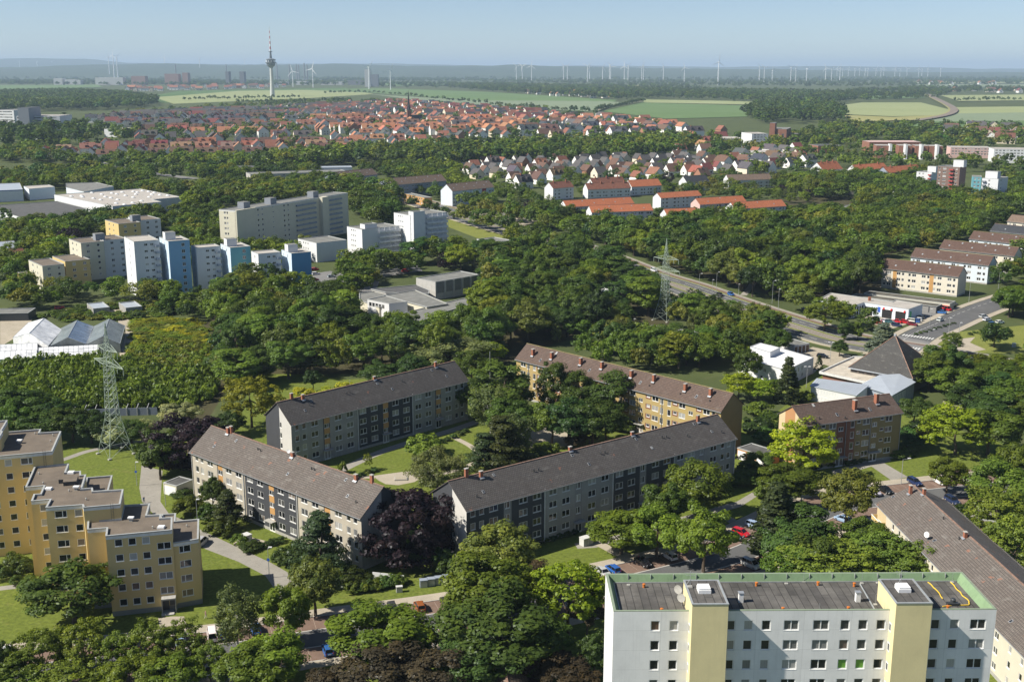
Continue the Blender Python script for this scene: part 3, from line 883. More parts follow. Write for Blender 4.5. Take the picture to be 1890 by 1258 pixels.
# ---- block behind the courtyard
gC = Gable('apartment_block', 'gabled block with grey and anthracite facade at the far side of the courtyard lawn', 'apartment block',
           (537.2, 785.6), (866.5, 702.7), (510, 742), 11.8, group='gabled apartment blocks round the courtyard')
g = gC
g.roof_mesh('roof_grey')
w,s,dr = block_columns(g,[(548.5, 'S'),(561.5, 'S'),(581, 'D'),(602.3, 'X',1),(624.4, 'D'),(646, 'D'),(670, 'D'),(690.8, 'D'),(711, 'X',1),(730, 'D'),(750, 'D'),
                             (772, 'D'),(790.6, 'D'),(808.4, 'X',1),(827.5, 'D'),(842.7, 'S'),(852.9, 'S')],[1.6,4.4,7.2,10.05],1.35,2.1,2)
uu = [g.u(x) for x in (660, 761)]
g.walls(['slab_grey', 'slab_dark', 'stair_orange', 'slab_pale'], w, [(uu[0], uu[1], 1)] + s,
  left=[(g.W - 5.35,z,1.0,1.5, 'one') for z in (1.6,4.4,7.2,10.0)], lsec=[(0, g.W - 5.2,1),(g.W - 5.2, g.W,3)])
for x in (660, 761): g.pipe(x, r=0.14)
for d in dr: g.entrance(d)
for a in ((559, 737, 1.3), (691, 700, 0.8), (804, 677, 1.5)): g.chimney(*a)
g.chimney(537, 733.5, 1.4, flash=False)
for a in ((574, 739), (563, 757), (696, 707.5), (724, 717.5), (797, 683), (824, 693.5)): g.rooflight(*a)
for a in ((640, 727), (646, 725), (742, 704), (572, 748)): g.vent(*a)
g.mast(645.5, 708, 1.2)
# ---- mustard block behind the tall trees
gD = Gable('apartment_block', 'long mustard yellow gabled block with eight tall chimneys behind the courtyard trees', 'apartment block',
           (949.7, 662.6), (1330.6, 760.7), (972.9, 633.4), 12.2, group='yellow and brown gabled blocks')
g = gD
g.roof_mesh('roof_brown', 'ridge_moss')
cols = [(1185.8, 's'),(1198.7, 'D'),(1211.8, 'T'),(1235, 'T'),(1246, 's'),(1258.8, 'D'),(1275, 'X',1),(1290, 's'),(1303.8, 'D'),(1316.7, 'T')]
ub = [(g.u(c[0]), c[1]) for c in cols]
per = g.u(1235) - g.u(1316.7)
unit = abs(g.u(1290) - g.u(1246)) * 1.0
allc = []
full = g.u(1316.7) - g.u(1235) + 2.6
for k in range(0, 6):
 for c in (('T',g.u(1235)),('s',g.u(1246)),('D',g.u(1258.8)),('X',g.u(1275)),('s',g.u(1290)),('D',g.u(1303.8)),('T',g.u(1316.7))):
  u = c[1] - k * full
  if 1.2 < u < g.L - 1.0: allc.append(((u,), c[0], 1))
w, s, dr = block_columns(g, allc, [1.9, 4.75, 7.6, 10.45], 1.35, 2.2, 1, 'two')
bs = []
for q in w:
 if q[3] < 1.0: bs.append((q[0] - .35, q[0] + 1.6, 1, q[1] - 0.5, q[1] + 0.95))
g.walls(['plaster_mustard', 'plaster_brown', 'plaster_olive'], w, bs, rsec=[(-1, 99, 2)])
for k in range(5):
 g.pipe(u=g.u(1222) - k * full, mat='gutter')
for d in dr: g.entrance(d)
for a in ((984,656),(1018.5,662),(1072,672.5),(1111,680),(1165.5,696),(1207,704),(1265,721),(1311.5,730)):
 g.chimney(*a, h=2.0, l=0.7, w=1.0)
for a in ((997.5, 664.5), (1088, 683), (1182, 706), (1285.5, 731.5), (1027, 652)): g.rooflight(*a, 0.6, 1.1)
for a in ((1020, 671), (1068, 678), (1120, 690), (1198, 713), (1255, 728), (1310, 741)): g.vent(*a)
# ---- yellow and brown block on the right
gE = Gable('apartment_block', 'shorter olive and brown gabled block with two tall brick chimneys beside the bright green maple', 'apartment block',
           (1486, 786.7), (1668.4, 761.7), (1461.7, 749), 12.4, group='yellow and brown gabled blocks')
g = gE
g.roof_mesh('roof_brown')
w,s,dr = block_columns(g,[(1505, 'D'),(1520, 's'),(1536.9, 'D'),(1552.5, 'X',1),(1573.8, 'T'),(1585.4, 's'),(1598.9, 'D'),(1614.8, 'X',1),(1628.3, 's'),(1640.7, 'D')],
                         [1.9, 4.8, 7.7, 10.6], 1.35, 2.2, 1, 'two', -1.0)
w = [q for q in w if q[1] + q[3] < 12.3]
u1, u2, u3 = g.u(1544.5), g.u(1561), g.u(1579)
g.walls(['plaster_olive', 'plaster_brown', 'plaster_cream', 'plaster_terracotta'], w, [(u1, u3, 1)],
  left=[(g.W - 5.3,z,1.1,0.9, 'one') for z in (2.4,5.3,8.2,11.1)], lsec=[(g.W - 8.4, g.W - 4.2,3)], gmi=2)
g.pipe(1561.5, mat='gutter'); g.pipe(1607, mat='gutter'); g.pipe(u=g.L - .2, mat='gutter')
for d in dr: g.entrance(d, 2.4)
for a in ((1577, 756), (1617, 744)): g.chimney(*a, h=2.6, l=0.8, w=1.1)
for a in ((1545, 765), (1605.5, 755), (1501, 747.5)): g.rooflight(*a, 0.6, 1.1)
for a in ((1512, 773), (1560, 772)): g.vent(*a)
# ---- block at the lower right, seen over its roof
M['plaster_ivory'] = render_wall('ivory plaster', (0.6, 0.55, 0.44), 0.12, 0.4)
M['balcony_yellow'] = plain('cream yellow balcony panel', (0.62, 0.46, 0.2), 0.6)
gF = Gable('apartment_block', 'ivory block with long grey brown roof and corner balconies beside the white tower', 'apartment block',
           (1615, 928), (1685.4, 1000.7), (1679.4, 888.6), 9.0, zr=13.0)
g = gF
fr = 74.0 / ((g.L + .6))
g.L = 74.0
g.roof_mesh('roof_patchy')
rw = [1.2, 4.0, 6.75]
wn = []
for x in (8.6, 12.0, 15.5, 19.6, 25, 28.5, 32.5, 38, 42, 46, 51, 55, 60, 64, 69):
 for z in rw: wn.append((x, z, 1.5 if int(x) % 2 else 1.0, 1.3, 'two' if int(x) % 2 else 'one'))
g.walls(['plaster_ivory', 'plaster_cream'], wn, [(0, 5.2, 1)])
for z in rw:
 b = MB(); x0, x1 = 0.3, 5.0
 b.box(x0, x1, -1.25, 0.0, z - 1.15, z - 1.0, 1)
 b.box(x0,x1,-1.3,-1.22,z - 1.0,z - 0.05,0); b.box(x0,x0 + .08,-1.22,0,z - 1.0,z - 0.05,0); b.box(x1 - .08,x1,-1.22,0,z - 1.0,z - 0.05,0)
 b.box(x0 - .03, x1 + .03, -1.36, -1.2, z - 0.05, z + .02, 2)
 b.build('balcony', [M['balcony_yellow'], M['concrete'], M['white']], g.root)
 put_window(g.root, Vector((1.2, 0.02, z - .9)), 0, 2.4, 2.2, 'two')
for a in ((1680, 911, 1.9), (1709, 910.5, 1.3), (1781, 992, 1.2)): g.chimney(*a)
for a in ((1648.5, 916.5), (1725, 997), (1866, 1146)): g.rooflight(*a)
for a in ((1770, 995), (1741, 958)): g.vent(*a)
g.dish(1711, 996, .6)
# ================================================================== white tower block at the lower right
M['white_render'] = render_wall('white painted render', (0.83, 0.83, 0.82), 0.2, 0.7, (6.1, 2.76))
M['cream_render'] = render_wall('cream yellow render', (0.72, 0.63, 0.35), 0.16, 0.5)
M['roof_felt'] = felt_roof('dark bitumen sheets', (0.125, 0.118, 0.108), 0.4, (1.05, 6.5))
M['green_coat'] = render_wall('green parapet sheet', (0.20, 0.30, 0.165), 0.35, 0.8)
M['green_edge'] = plain('green capping', (0.22, 0.27, 0.19), 0.6)
tw = thing('tower_block', 'tall white block with two cream lift shafts and green edged flat roof', 'tower block',(12.9,132.72,0),math.radians(0.62))
TL, TD, TZ = 48.95, 11.1, 33.0
def tw_u(x, y=330):   # zoomed column > metres along the front
 px, py = 1080 + x / 2.3333, 1000 + y / 2.3333
 C = Vector((0, 0, CAM_H)); D = at(px, py, 0) - C
 R_ = Matrix.Rotation(-math.radians(0.62), 3, 'Z')
 c = R_ @ (C - Vector((12.9, 132.72, 0))); d = R_ @ D
 t = -c.y / d.y
 return c.x + d.x * t, c.z + d.z * t
M['green_blind'] = plain('green blind', (.16, .36, .05), .5)
mb = MB()
cols = [((283,322), 'one'),((364,402), 'one'),((613,648), 'one'),((684,724), 'one'),((762,801), 'one'),((857,922), 'two'),((983,1052), 'two'),((1101,1141), 'one'),((1178,1218), 'one'),((1256,1296), 'one'),
  ((1490, 1530), 'one'), ((1572, 1612), 'one'), ((1660, 1728), 'two')]
wins = []
z1 = tw_u(300, 340)[1]; z2 = tw_u(300, 425)[1]
for (a, b), k in cols:
 ua, ub = tw_u(a)[0], tw_u(b)[0]
 for i in range(11):
  wins.append((ua,z1 - (z1 - z2) * i - 1.35,ub - ua,1.4,k) + (('white_frame', 'green_blind') if i == 2 and a in (1101,1178) else ()))
side = [(u, z1 - (z1 - z2) * i - 1.35, 0.9, 1.4, 'one') for i in range(11) for u in (3.0, 7.2)]
facade(mb, tw, (0, 0), (TL, 0), 0, TZ, wins, 0, reveal=.16)
facade(mb, tw, (TL, 0), (TL, TD), 0, TZ, [], 0)
facade(mb, tw, (TL, TD), (0, TD), 0, TZ, [], 0)
facade(mb, tw, (0, TD), (0, 0), 0, TZ, side, 0, reveal=.16)
mb.build('wall', [M['white_render']], tw)
rb = MB()
zr = TZ - 1.0
rb.face([(0.3, 0.25, zr), (TL - .3, 0.25, zr), (TL - .3, TD - .3, zr), (0.3, TD - .3, zr)])
roof = rb.build('roof', M['roof_felt'], tw)
pb = MB()
# sloping sheet-clad parapets: outer top edge, inner foot
o = [(0,0),(TL,0),(TL,TD),(0,TD)]; i1 = [(0.35,0.3),(TL - .35,0.3),(TL - .35,TD - .35),(0.35,TD - .35)]; i2 = [(1.0,0.55),(TL - 1.0,0.55),(TL - 1.0,TD - .75),(1.0,TD - .75)]
for a in range(4):
 b = (a + 1) % 4
 q = lambda p, z: (p[0], p[1], z)
 pb.face([q(o[a], TZ), q(o[b], TZ), q(o[b], TZ + .09), q(o[a], TZ + .09)], 1)
 pb.face([q(o[a], TZ + .09), q(o[b], TZ + .09), q(i1[b], TZ + .09), q(i1[a], TZ + .09)], 1)
 pb.face([q(i1[a], TZ + .09), q(i1[b], TZ + .09), q(i2[b], zr + .01), q(i2[a], zr + .01)], 0)
pb.build('parapet', [M['green_coat'], M['green_edge']], tw)
sb = MB()
x = 3.0
while x < TL - 2:
 sb.box(x, x + .05, TD - .62, TD - .3, TZ - .75, TZ + .1); x += 3.1
sb.build('sheet_joint', M['gutter'], tw)
hb = MB(); hb.box(1.05,TL - 1.05,TD - .85,TD - .76,zr + .015,zr + .16); hb.box(1.0,1.1,.6,TD - .8,zr + .012,zr + .15)
hb.build('gutter', M['lamp_grey'], tw)
for k, (xa, xb) in enumerate(((9.65, 14.2), (35.3, 39.85))):
 c = MB(); y0, y1, zt = -1.95, 5.0, 34.85
 c.box(xa, xb, y0, y1, 0, zt, 0)
 core = c.build('lift_shaft', M['cream_render'], tw)
 e = MB()
 e.box(xa - .06,xb + .06,y0 - .06,y0 + .22,zt,zt + .14,0); e.box(xa - .06,xb + .06,y1 - .2,y1 + .06,zt,zt + .12,0)
 e.box(xa - .06,xa + .2,y0 + .22,y1 - .2,zt,zt + .13,0); e.box(xb - .2,xb + .06,y0 + .22,y1 - .2,zt,zt + .13,0)
 e.build('capping', M['lamp_grey'], core)
 f = MB(); f.face([(xa + .2,y0 + .22,zt + .03),(xb - .2,y0 + .22,zt + .03),(xb - .2,y1 - .2,zt + .03),(xa + .2,y1 - .2,zt + .03)])
 f.build('roof', M['roof_felt'], core)
 d = MB(); d.box(xa + 1.3, xa + 2.9, y0 + 3.0, y0 + 4.6, zt + .03, zt + .5, 0)
 d.prism([(xa + 1.36,y0 + 3.06),(xa + 2.84,y0 + 3.06),(xa + 2.84,y0 + 4.54),(xa + 1.36,y0 + 4.54)],zt + .5,zt + .72,0)
 d.build('skylight', M['white'], core)
 a = MB()
 ax = xa + (0.5 if k == 0 else 2.2); ay = y0 + 4.9
 a.bar((ax,ay,zt),(ax,ay,zt + 2.3),.03,0,5); a.bar((ax - .8,ay,zt + 2.1),(ax + .8,ay,zt + 2.1),.02); a.bar((ax - .6,ay,zt + 1.7),(ax + .6,ay,zt + 1.7),.02)
 a.bar((ax - .8,ay - .4,zt + .1),(ax,ay,zt + 1.2),.02); a.box(ax - .3,ax + .3,ay - .3,ay + .3,zt + .03,zt + .2,1)
 a.build('aerial', [M['lamp_grey'], M['concrete']], core)
 for q in range(11):   # little slit windows in the flank of the shaft
  put_window(core, Vector((xa - .09, -.15, z1 - (z1 - z2) * q - 1.3)), -math.pi / 2, .8, 1.2, 'one', sill=False)
# roof furniture of the tower
for x, y in ((17.2, 4.6), (32.6, 4.6)):
 v = MB(); v.box(x - .3,x + .3,y - .3,y + .3,zr,zr + 1.25,0); v.box(x - .36,x + .36,y - .36,y + .36,zr + 1.25,zr + 1.38,1)
 v.build('roof_vent', [M['white'], M['zinc']], roof)
for x,y in ((5.0,9.0),(6.4,1.8),(20.3,9.3),(22.1,1.9),(28.7,9.4),(30.6,2.0),(36.2,1.2),(43.6,2.2),(33.5,9.0)):
 v = MB(); v.lathe([(.17,zr),(.17,zr + .42),(.22,zr + .42),(.22,zr + .52),(0,zr + .56)],8,0,(x,y)); v.build('drain_vent',M['orange'],roof)
for x,y in ((3.0,9.6),(24.5,9.8),(34.8,9.8),(34.6,3.5),(34.9,.9),(47.2,10.0),(26.5,.8),(37,9.9),(27,10.4)):
 v = MB(); v.bar((x,y,zr),(x,y,zr + 1.6),.02,0,4); v.box(x - .22,x + .22,y - .22,y + .22,zr + .005,zr + .14,1); v.build('lightning_rod',[M['lamp_grey'],M['concrete']],roof)
c = MB()
c.bar((34.0, .8, zr + .04), (34.5, 9.6, zr + .04), .1, 0, 6)
c.build('cable_duct', M['lamp_grey'], roof)
dd = MB()
for (x, y, h) in ((9.2, 5.6, 1.2), (9.3, 3.6, 1.0)):
 dd.bar((x, y, zr), (x, y, zr + h), .04, 0, 6)
 T = Matrix.Translation((x - .1,y - .25,zr + h + .25)) @ Matrix.Rotation(math.radians(78),4, 'X') @ Matrix.Rotation(-.7,4, 'Y')
 n0 = len(dd.v); dd.lathe([(0,0),(.36,.04),(.6,.14),(.36,.08),(0,.05)],14,1); dd.v[n0:] = [tuple(T @ Vector(q)) for q in dd.v[n0:]]
dd.build('satellite_dish', [M['lamp_grey'], M['concrete']], roof)
# yellow hoses and the dark pump box: loose things lying on the roof
def curve_tube(mb, pts, r, mi=0, n=6):
 for a, b in zip(pts[:-1], pts[1:]): mb.bar(a, b, r, mi, n)
def wig(pts, k=6, amp=.1):
 out = []
 for a, b in zip(pts[:-1], pts[1:]):
  for i in range(k):
   f = i / k; out.append(Vector(a).lerp(Vector(b),f) + Vector((amp * math.sin(len(out) * 1.1),amp * math.cos(len(out) * .8),0)))
 return out + [Vector(pts[-1])]
def tw_world(x, y, z): return tw.matrix_world @ Vector((x, y, z))
def roofpx(px, py):
 p = at(px, py, zr + .1); return p
bpy.context.view_layer.update()
for pts,lab in (([(1713,1074),(1727,1086),(1740,1104)], 'shorter yellow hose lying on the felt roof beside the right lift shaft'),
                 ([(1755,1074),(1768,1088),(1777,1098),(1790,1110),(1787,1115),(1740,1118)], 'longer yellow hose looping round to the dark pump box on the felt roof')):
 h = MB(); curve_tube(h, wig([roofpx(*p) for p in pts], 5, .07), .075)
 tag(h.build('hose', M['yellow']), lab, 'hose')
pc = roofpx(1763, 1115)
h = MB(); h.box(pc.x - 1.1,pc.x + .4,pc.y - .3,pc.y + .3,zr + .01,zr + .4); h.lathe([(.0,zr + .4),(.35,zr + .4),(.35,zr + .7),(.25,zr + .85),(0,zr + .85)],10,0,(pc.x - .2,pc.y + .3))
tag(h.build('pump_box',M['dark_metal']), 'dark pump box with rounded lid at the end of the yellow hose on the roof', 'pump')
# ================================================================== stepped yellow block at the left
M['yellow_render'] = render_wall('yellow render', (0.60, 0.455, 0.205), 0.12, 0.35)
M['yellow_plinth'] = render_wall('grey plinth', (0.24, 0.24, 0.22), 0.2, 0.4)
M['brown_gravel'] = felt_roof('brown gravel roof', (0.155, 0.125, 0.095), 0.22)
M['coping'] = plain('grey coping', (0.36, 0.37, 0.36), 0.6)
M['white_band'] = plain('pale fascia band', (0.66, 0.66, 0.64), 0.6)
yb = thing('stepped_block', 'yellow stepped apartment block with brown gravel roofs falling storey by storey towards the lawn', 'apartment block',tuple(at(210,1139)))
YO = yb.location.copy()
def ring_inset(p, d):
 n = len(p); out = []
 for i in range(n):
  a, b, c = Vector(p[i - 1]), Vector(p[i]), Vector(p[(i + 1) % n])
  e1 = (b - a).normalized(); e2 = (c - b).normalized()
  n1 = Vector((-e1.y, e1.x)); n2 = Vector((-e2.y, e2.x))
  k = 1 + n1.dot(n2)
  out.append(b + (n1 + n2) * (d / max(k, .35)))
 return out
def flat_block(root,pts,z,faces,wallm,roofm,z0=0.0,band=True,names=('wall', 'roof'),par=.35,storey=3.0,copm='coping',plinth=None,org=None,emat=None,bandm='white_band'):
 """prism over a ground polygon (CCW, local), raised parapet with coping, windows by edge {edge: [(u, top, w, h, kind)]}"""
 mb = MB(); n = len(pts)
 mats = [M[wallm], M[bandm]] + ([M[plinth]] if plinth else [])
 em = {}
 for k_, v_ in (emat or {}).items(): em[k_] = len(mats); mats.append(M[v_])
 for i in range(n):
  a, b = pts[i], pts[(i + 1) % n]
  L = (Vector(b) - Vector(a)).length
  if L < .05: continue
  wins = [(u - w / 2, z - t - h, w, h, k) + tuple(r) for (u, t, w, h, k, *r) in faces.get(i, [])]
  secs = ([(0, L, 1, z - .75, z - .2)] if band else []) + ([(0, L, 2, z0, 1.0)] if plinth else [])
  facade(mb, root, a, b, z0, z, wins, em.get(i, 0), secs)
 wl = mb.build(names[0], mats, root)
 ri = ring_inset(pts, .28)
 rm = MB()
 rm.face([(p[0], p[1], z - par) for p in ri])
 rf = rm.build(names[1], M[roofm], root)
 pm = MB(); ro = ring_inset(pts, -.06)
 for i in range(n):
  j = (i + 1) % n
  pm.face([(ri[i][0],ri[i][1],z + .05),(ri[i][0],ri[i][1],z - par),(ri[j][0],ri[j][1],z - par),(ri[j][0],ri[j][1],z + .05)],0)
  pm.face([(ro[i][0],ro[i][1],z + .05),(ro[j][0],ro[j][1],z + .05),(ri[j][0],ri[j][1],z + .05),(ri[i][0],ri[i][1],z + .05)],0)
  pm.face([(ro[i][0],ro[i][1],z - .12),(ro[j][0],ro[j][1],z - .12),(ro[j][0],ro[j][1],z + .05),(ro[i][0],ro[i][1],z + .05)],0)
 pm.build('parapet', M[copm], root)
 return rf
def loc_pts(pp, z, org): return [((at(*p, z) - org).x, (at(*p, z) - org).y) for p in pp]
def rows(u, w, k, n, first=.87, st=3.0, h=1.42): return [(u, first + st * i, w, h, k) for i in range(n)]
def zpt(x, y, ox, oy, s): return (ox + x / s, oy + y / s)
q3 = lambda x, y: zpt(x, y, 160, 920, 5.2417)
q2 = lambda x, y: zpt(x, y, 40, 840, 5.2417)
q1 = lambda x, y: zpt(x, y, 0, 760, 7.8625)
# front piece, five storeys
P = loc_pts([q3(183,360),q3(825,300),q3(828,178),q3(715,185),q3(720,150),q3(580,158),q3(612,45),(228,931.6),(222,956),(162,960.5),(161,976.3),(197,973.6)],16.2,YO)
F = {0:rows(2.15,1.4, 'one',5) + rows(4.56,1.4, 'one',5) + rows(7.0,1.4, 'one',5) + rows(10.15,2.5, 'two',4,2.3),10:rows(2.75,2.4, 'two',5,.9)}
rf1 = flat_block(yb, P, 16.2, F, 'yellow_render', 'brown_gravel', plinth='yellow_plinth')
# right piece, four storeys
P2 = loc_pts([(317.4,1002),q3(1080,388),q3(1086,195),q3(855,215),q3(862,140),(297,948.6),(305,962)],13.3,YO)
L2 = (Vector(P2[1]) - Vector(P2[0])).length
flat_block(yb,P2,13.3,{0:rows(L2 * .47,2.15, 'left',4,.8)}, 'yellow_render', 'brown_gravel',plinth='yellow_plinth')
# six storeys
P3 = loc_pts([q2(232,503),q2(588,477),q2(596,503),q2(952,472),q2(983,328),q2(690,345),q2(685,312),q2(580,322),q2(622,185),q2(572,190),q2(570,150),q2(425,162),q2(457,78),q2(125,105),q2(35,308),q2(215,293),q2(182,370),q2(118,374),q2(92,441),q2(275,425)],19.1,YO)
LL = [(Vector(P3[(i + 1) % len(P3)]) - Vector(P3[i])).length for i in range(len(P3))]
flat_block(yb,P3,19.1,{0:rows(LL[0] * .39,2.2, 'uneven',6) + rows(LL[0] * .87,1.4, 'one',6),18:rows(LL[18] * .62,1.4, 'one',6)}, 'yellow_render', 'brown_gravel')
# low side wing beyond it
P3b = loc_pts([q2(690, 348), q2(838, 338), q2(877, 193), q2(628, 213), q2(600, 330)], 16.2, YO)
flat_block(yb, P3b, 16.2, {}, 'yellow_render', 'brown_gravel', band=False)
# seven storeys
P4 = loc_pts([(-52,846.3),q1(757,570),q1(885,280),q1(570,300),q1(595,247),(-6,797),(-46,843)],22.1,YO)
P4 = loc_pts([(-52, 846.3), q1(757, 570), q1(885, 280), q1(570, 300), q1(595, 247), (-6, 798)], 22.1, YO)
L4 = (Vector(P4[1]) - Vector(P4[0])).length
fu = lambda px: L4 * (px + 52) / 148.3
flat_block(yb,P4,22.1,{0:rows(fu(47),2.3, 'uneven',7) + rows(fu(13),1.4, 'one',7) + rows(fu(-20),2.2, 'two',7)}, 'yellow_render', 'brown_gravel')
# eight storeys at the picture edge
P5 = loc_pts([(-80, 812), (0, 804.6), q1(40, 280), q1(14, 276), q1(108, 120), (-40, 779)], 25.1, YO)
flat_block(yb, P5, 25.1, {}, 'yellow_render', 'brown_gravel')
# entrance porch, ladders, roof furniture
d0 = Vector(P[0]); d1 = Vector(P[1]); dd_ = (d1 - d0).normalized(); an = math.atan2(dd_.y, dd_.x)
T = Matrix.Translation((P[0][0], P[0][1], 0)) @ Matrix.Rotation(an, 4, 'Z')
e = MB(); e.box(9.0,11.6,-1.5,0.0,2.75,3.05,0,T); e.box(9.0,9.15,-1.4,0,0.1,2.75,0,T); e.box(11.45,11.6,-1.4,0,.1,2.75,0,T); e.box(8.9,11.2,-2.3,0,-.1,.22,1,T)
e.build('porch', [M['concrete'], M['concrete']], yb)
e = MB(); e.box(9.2, 10.3, -.12, 0.0, .22, 2.6, 0, T); e.box(10.45, 11.4, -.12, 0, 1.1, 2.6, 0, T)
e.build('door', M['dark_metal'], yb)
def ladder(px, py, z0, z1, ztop):
 p = at(px, py, ztop) - YO
 m = MB()
 dx = Vector((math.cos(an), math.sin(an), 0)); nn = Vector((math.sin(an), -math.cos(an), 0)) * .12
 for s in (-.22,.22):m.bar(p + dx * s + nn + Vector((0,0,z0 - ztop)),p + dx * s + nn + Vector((0,0,.6)),.025)
 z = z0
 while z < ztop:m.bar(Vector((p.x,p.y,z)) + nn - dx * .22,Vector((p.x,p.y,z)) + nn + dx * .22,.015); z += .3
 m.build('ladder', M['dark_metal'], yb)
ladder(*q2(872, 482), 16.2, 0, 19.1); ladder(*q1(640, 585), 19.1, 0, 22.1)
for x, y, z in ((q3(430, 215) + (15.85,)), (q2(530, 335) + (18.75,)), (q1(285, 455) + (21.7,))):
 p = at(x, y, z) - YO; m = MB()
 m.box(p.x - .3,p.x + .3,p.y - .3,p.y + .3,z,z + .6,0); m.box(p.x - .55,p.x + .55,p.y - .4,p.y + .4,z + .6,z + .85,1); m.build('roof_vent',[M['concrete'],M['white']],yb)
for x, y, z in ((q3(722, 282) + (15.85,)), (q2(262, 330) + (18.75,)), (q2(480, 172) + (18.75,))):
 p = at(x,y,z) - YO; m = MB(); m.box(p.x - .65,p.x + .65,p.y - .55,p.y + .55,z,z + .3); m.prism([(p.x - .6,p.y - .5),(p.x + .6,p.y - .5),(p.x + .6,p.y + .5),(p.x - .6,p.y + .5)],z + .3,z + .42); m.build('skylight',M['white'],yb)
for x,y,z in (q3(640,285) + (15.85,),q3(970,270) + (12.95,),q2(168,183) + (18.75,),q2(460,350) + (18.75,),q2(625,432) + (18.75,),q2(210,275) + (18.75,),q1(510,325) + (21.7,),q1(770,350) + (21.7,),q1(735,435) + (21.7,)):
 p = at(x,y,z) - YO; m = MB(); m.lathe([(.12,z),(.12,z + .4),(.2,z + .4),(0,z + .55)],8,0,(p.x,p.y)); m.build('roof_vent',M['concrete'],yb)
# stair penthouse on the six storey part
pp = loc_pts([q2(400, 258), q2(528, 248), q2(548, 190), q2(372, 200), q2(355, 235), q2(402, 232)], 19.6, YO)
m = MB(); m.prism(pp, 18.7, 19.6, 0, 1); m.build('stair_head', [M['dark_metal'], M['brown_gravel']], yb)
# ================================================================== flat roofed blocks in the middle distance
M['cool_white'] = render_wall('cool white render', (0.66, 0.67, 0.68), 0.08, 0.25)
M['blue_deep'] = render_wall('deep blue render', (0.10, 0.27, 0.46), 0.08, 0.2)
M['blue_mid'] = render_wall('mid blue render', (0.25, 0.46, 0.66), 0.08, 0.2)
M['teal'] = render_wall('teal render', (0.16, 0.42, 0.48), 0.08, 0.2)
M['blue_light'] = render_wall('light blue render', (0.55, 0.68, 0.79), 0.08, 0.2)
M['cream_pale'] = render_wall('pale cream render', (0.60, 0.57, 0.45), 0.12, 0.3)
M['yellow_pale'] = render_wall('pale yellow render', (0.62, 0.47, 0.2), 0.1, 0.25)
M['grey_pale'] = render_wall('pale grey concrete', (0.46, 0.45, 0.42), 0.2, 0.5, (3.0, 1.2))
M['roof_light'] = felt_roof('pale gravel roof', (0.42, 0.39, 0.35), 0.15)
M['roof_mid'] = felt_roof('grey felt roof', (0.19, 0.19, 0.175), 0.22)
M['roof_dark'] = felt_roof('dark felt roof', (0.09, 0.09, 0.088), 0.25)
M['balcony_grey'] = plain('grey balcony front', (0.23, 0.25, 0.28), 0.7)
M['balcony_blue'] = plain('grey blue balcony front', (0.26, 0.30, 0.36), 0.7)
M['slab_red'] = render_wall('red render', (0.42, 0.06, 0.05), 0.1, 0.2)
M['brick_wall'] = render_wall('red brown brick wall', (0.25, 0.115, 0.075), 0.25, 0.3)
M['pink_wall'] = render_wall('pink render', (0.62, 0.42, 0.38), 0.1, 0.2)
EXCL = []          # footprints where no tree may stand: (points, margin)
def excl_rect(o, ang, L, W, m=1.5):
 c, s_ = math.cos(ang), math.sin(ang)
 EXCL.append(([(o.x + c * u - s_ * v, o.y + s_ * u + c * v) for u, v in ((-m,-m),(L + m,-m),(L + m, W + m),(-m, W + m))]))
for g in (gA, gB, gC, gD, gE, gF): excl_rect(g.o, g.ang, g.L, g.W)
EXCL.append([(at(*p,16).x, at(*p,16).y) for p in ((-60,780),(120,780),(120,855),(215,875),(230,925),(300,930),(375,955),(375,1000),(190,1000),(-60,900))])
excl_rect(Vector((12.9, 132.7, 0)), 0.01, TL, TD, 2)
def slab(name,label,cat,FL,FR,z,bl=None,br=None,depth=None,wall='cool_white',roof='roof_mid',faces=None,storey=2.9,group=None,root=None,par=.3,band=False,first=.9,copm='coping',z0=0.0,extra_excl=True,far=False,dirn=None,emat=None,bandm='white_band'):
 a, b = at(*FL, z), at(*FR, z)
 if dirn is not None:      # the compass direction is known better than the far corner's row of pixels
  dv = Vector((math.cos(math.radians(dirn)), math.sin(math.radians(dirn)), 0))
  best = 1e9
  for i in range(20, 1600):
   e = abs(pix(a + dv * (i * .1))[0] - FR[0])
   if e < best: best, b = e, a + dv * (i * .1)
 d = (b - a); L = d.length; d.normalize(); n = Vector((-d.y, d.x, 0))
 if depth is None:
  ref, tgt = (a, bl) if bl is not None else (b, br)
  depth = 10; best = 1e9
  for i in range(20, 600):
   e = abs(pix(ref + n * (i * .1))[0] - tgt)
   if e < best: best, depth = e, i * .1
 ang = math.atan2(d.y, d.x)
 own = root is None
 if own:
  o = a.copy(); o.z = 0
  root = thing(name, label, cat, o, ang, group)
  pts = [(0, 0), (L, 0), (L, depth), (0, depth)]
 else:
  Ri = Matrix.Rotation(-root.rotation_euler[2], 3, 'Z')
  pts = []
  for p in (a, b, b + n * depth, a + n * depth):
   q = Ri @ (p - root.location); pts.append((q.x, q.y))
 F = {}
 LL = [L, depth, L, depth]
 for k, sp in (faces or {}).items():
  F[k] = []
  for s in sp:
   fr, wd, kind, nf = s[:4]
   h = s[4] if len(s) > 4 else 1.35
   f0 = s[5] if len(s) > 5 else first
   F[k] += [(LL[k] * fr, f0 + storey * i, wd, h, kind) + tuple(s[6:]) for i in range(nf)]
 rf = flat_block(root, pts, z, F, wall, roof, z0=z0, band=band, par=par, copm=copm, emat=emat, bandm=bandm)
 if extra_excl: excl_rect(Vector((a.x, a.y, 0)), ang, L, depth)
 root['_d'] = depth
 print('SLAB',label and label[:34], 'L %.1f D %.1f z %.1f ang %.0f dist %.0f base px %.0f,%.0f' % (L,depth,z,math.degrees(ang),a.y, *pix((a.x,a.y,0))[:2]))
 return root, pts, L, depth, rf
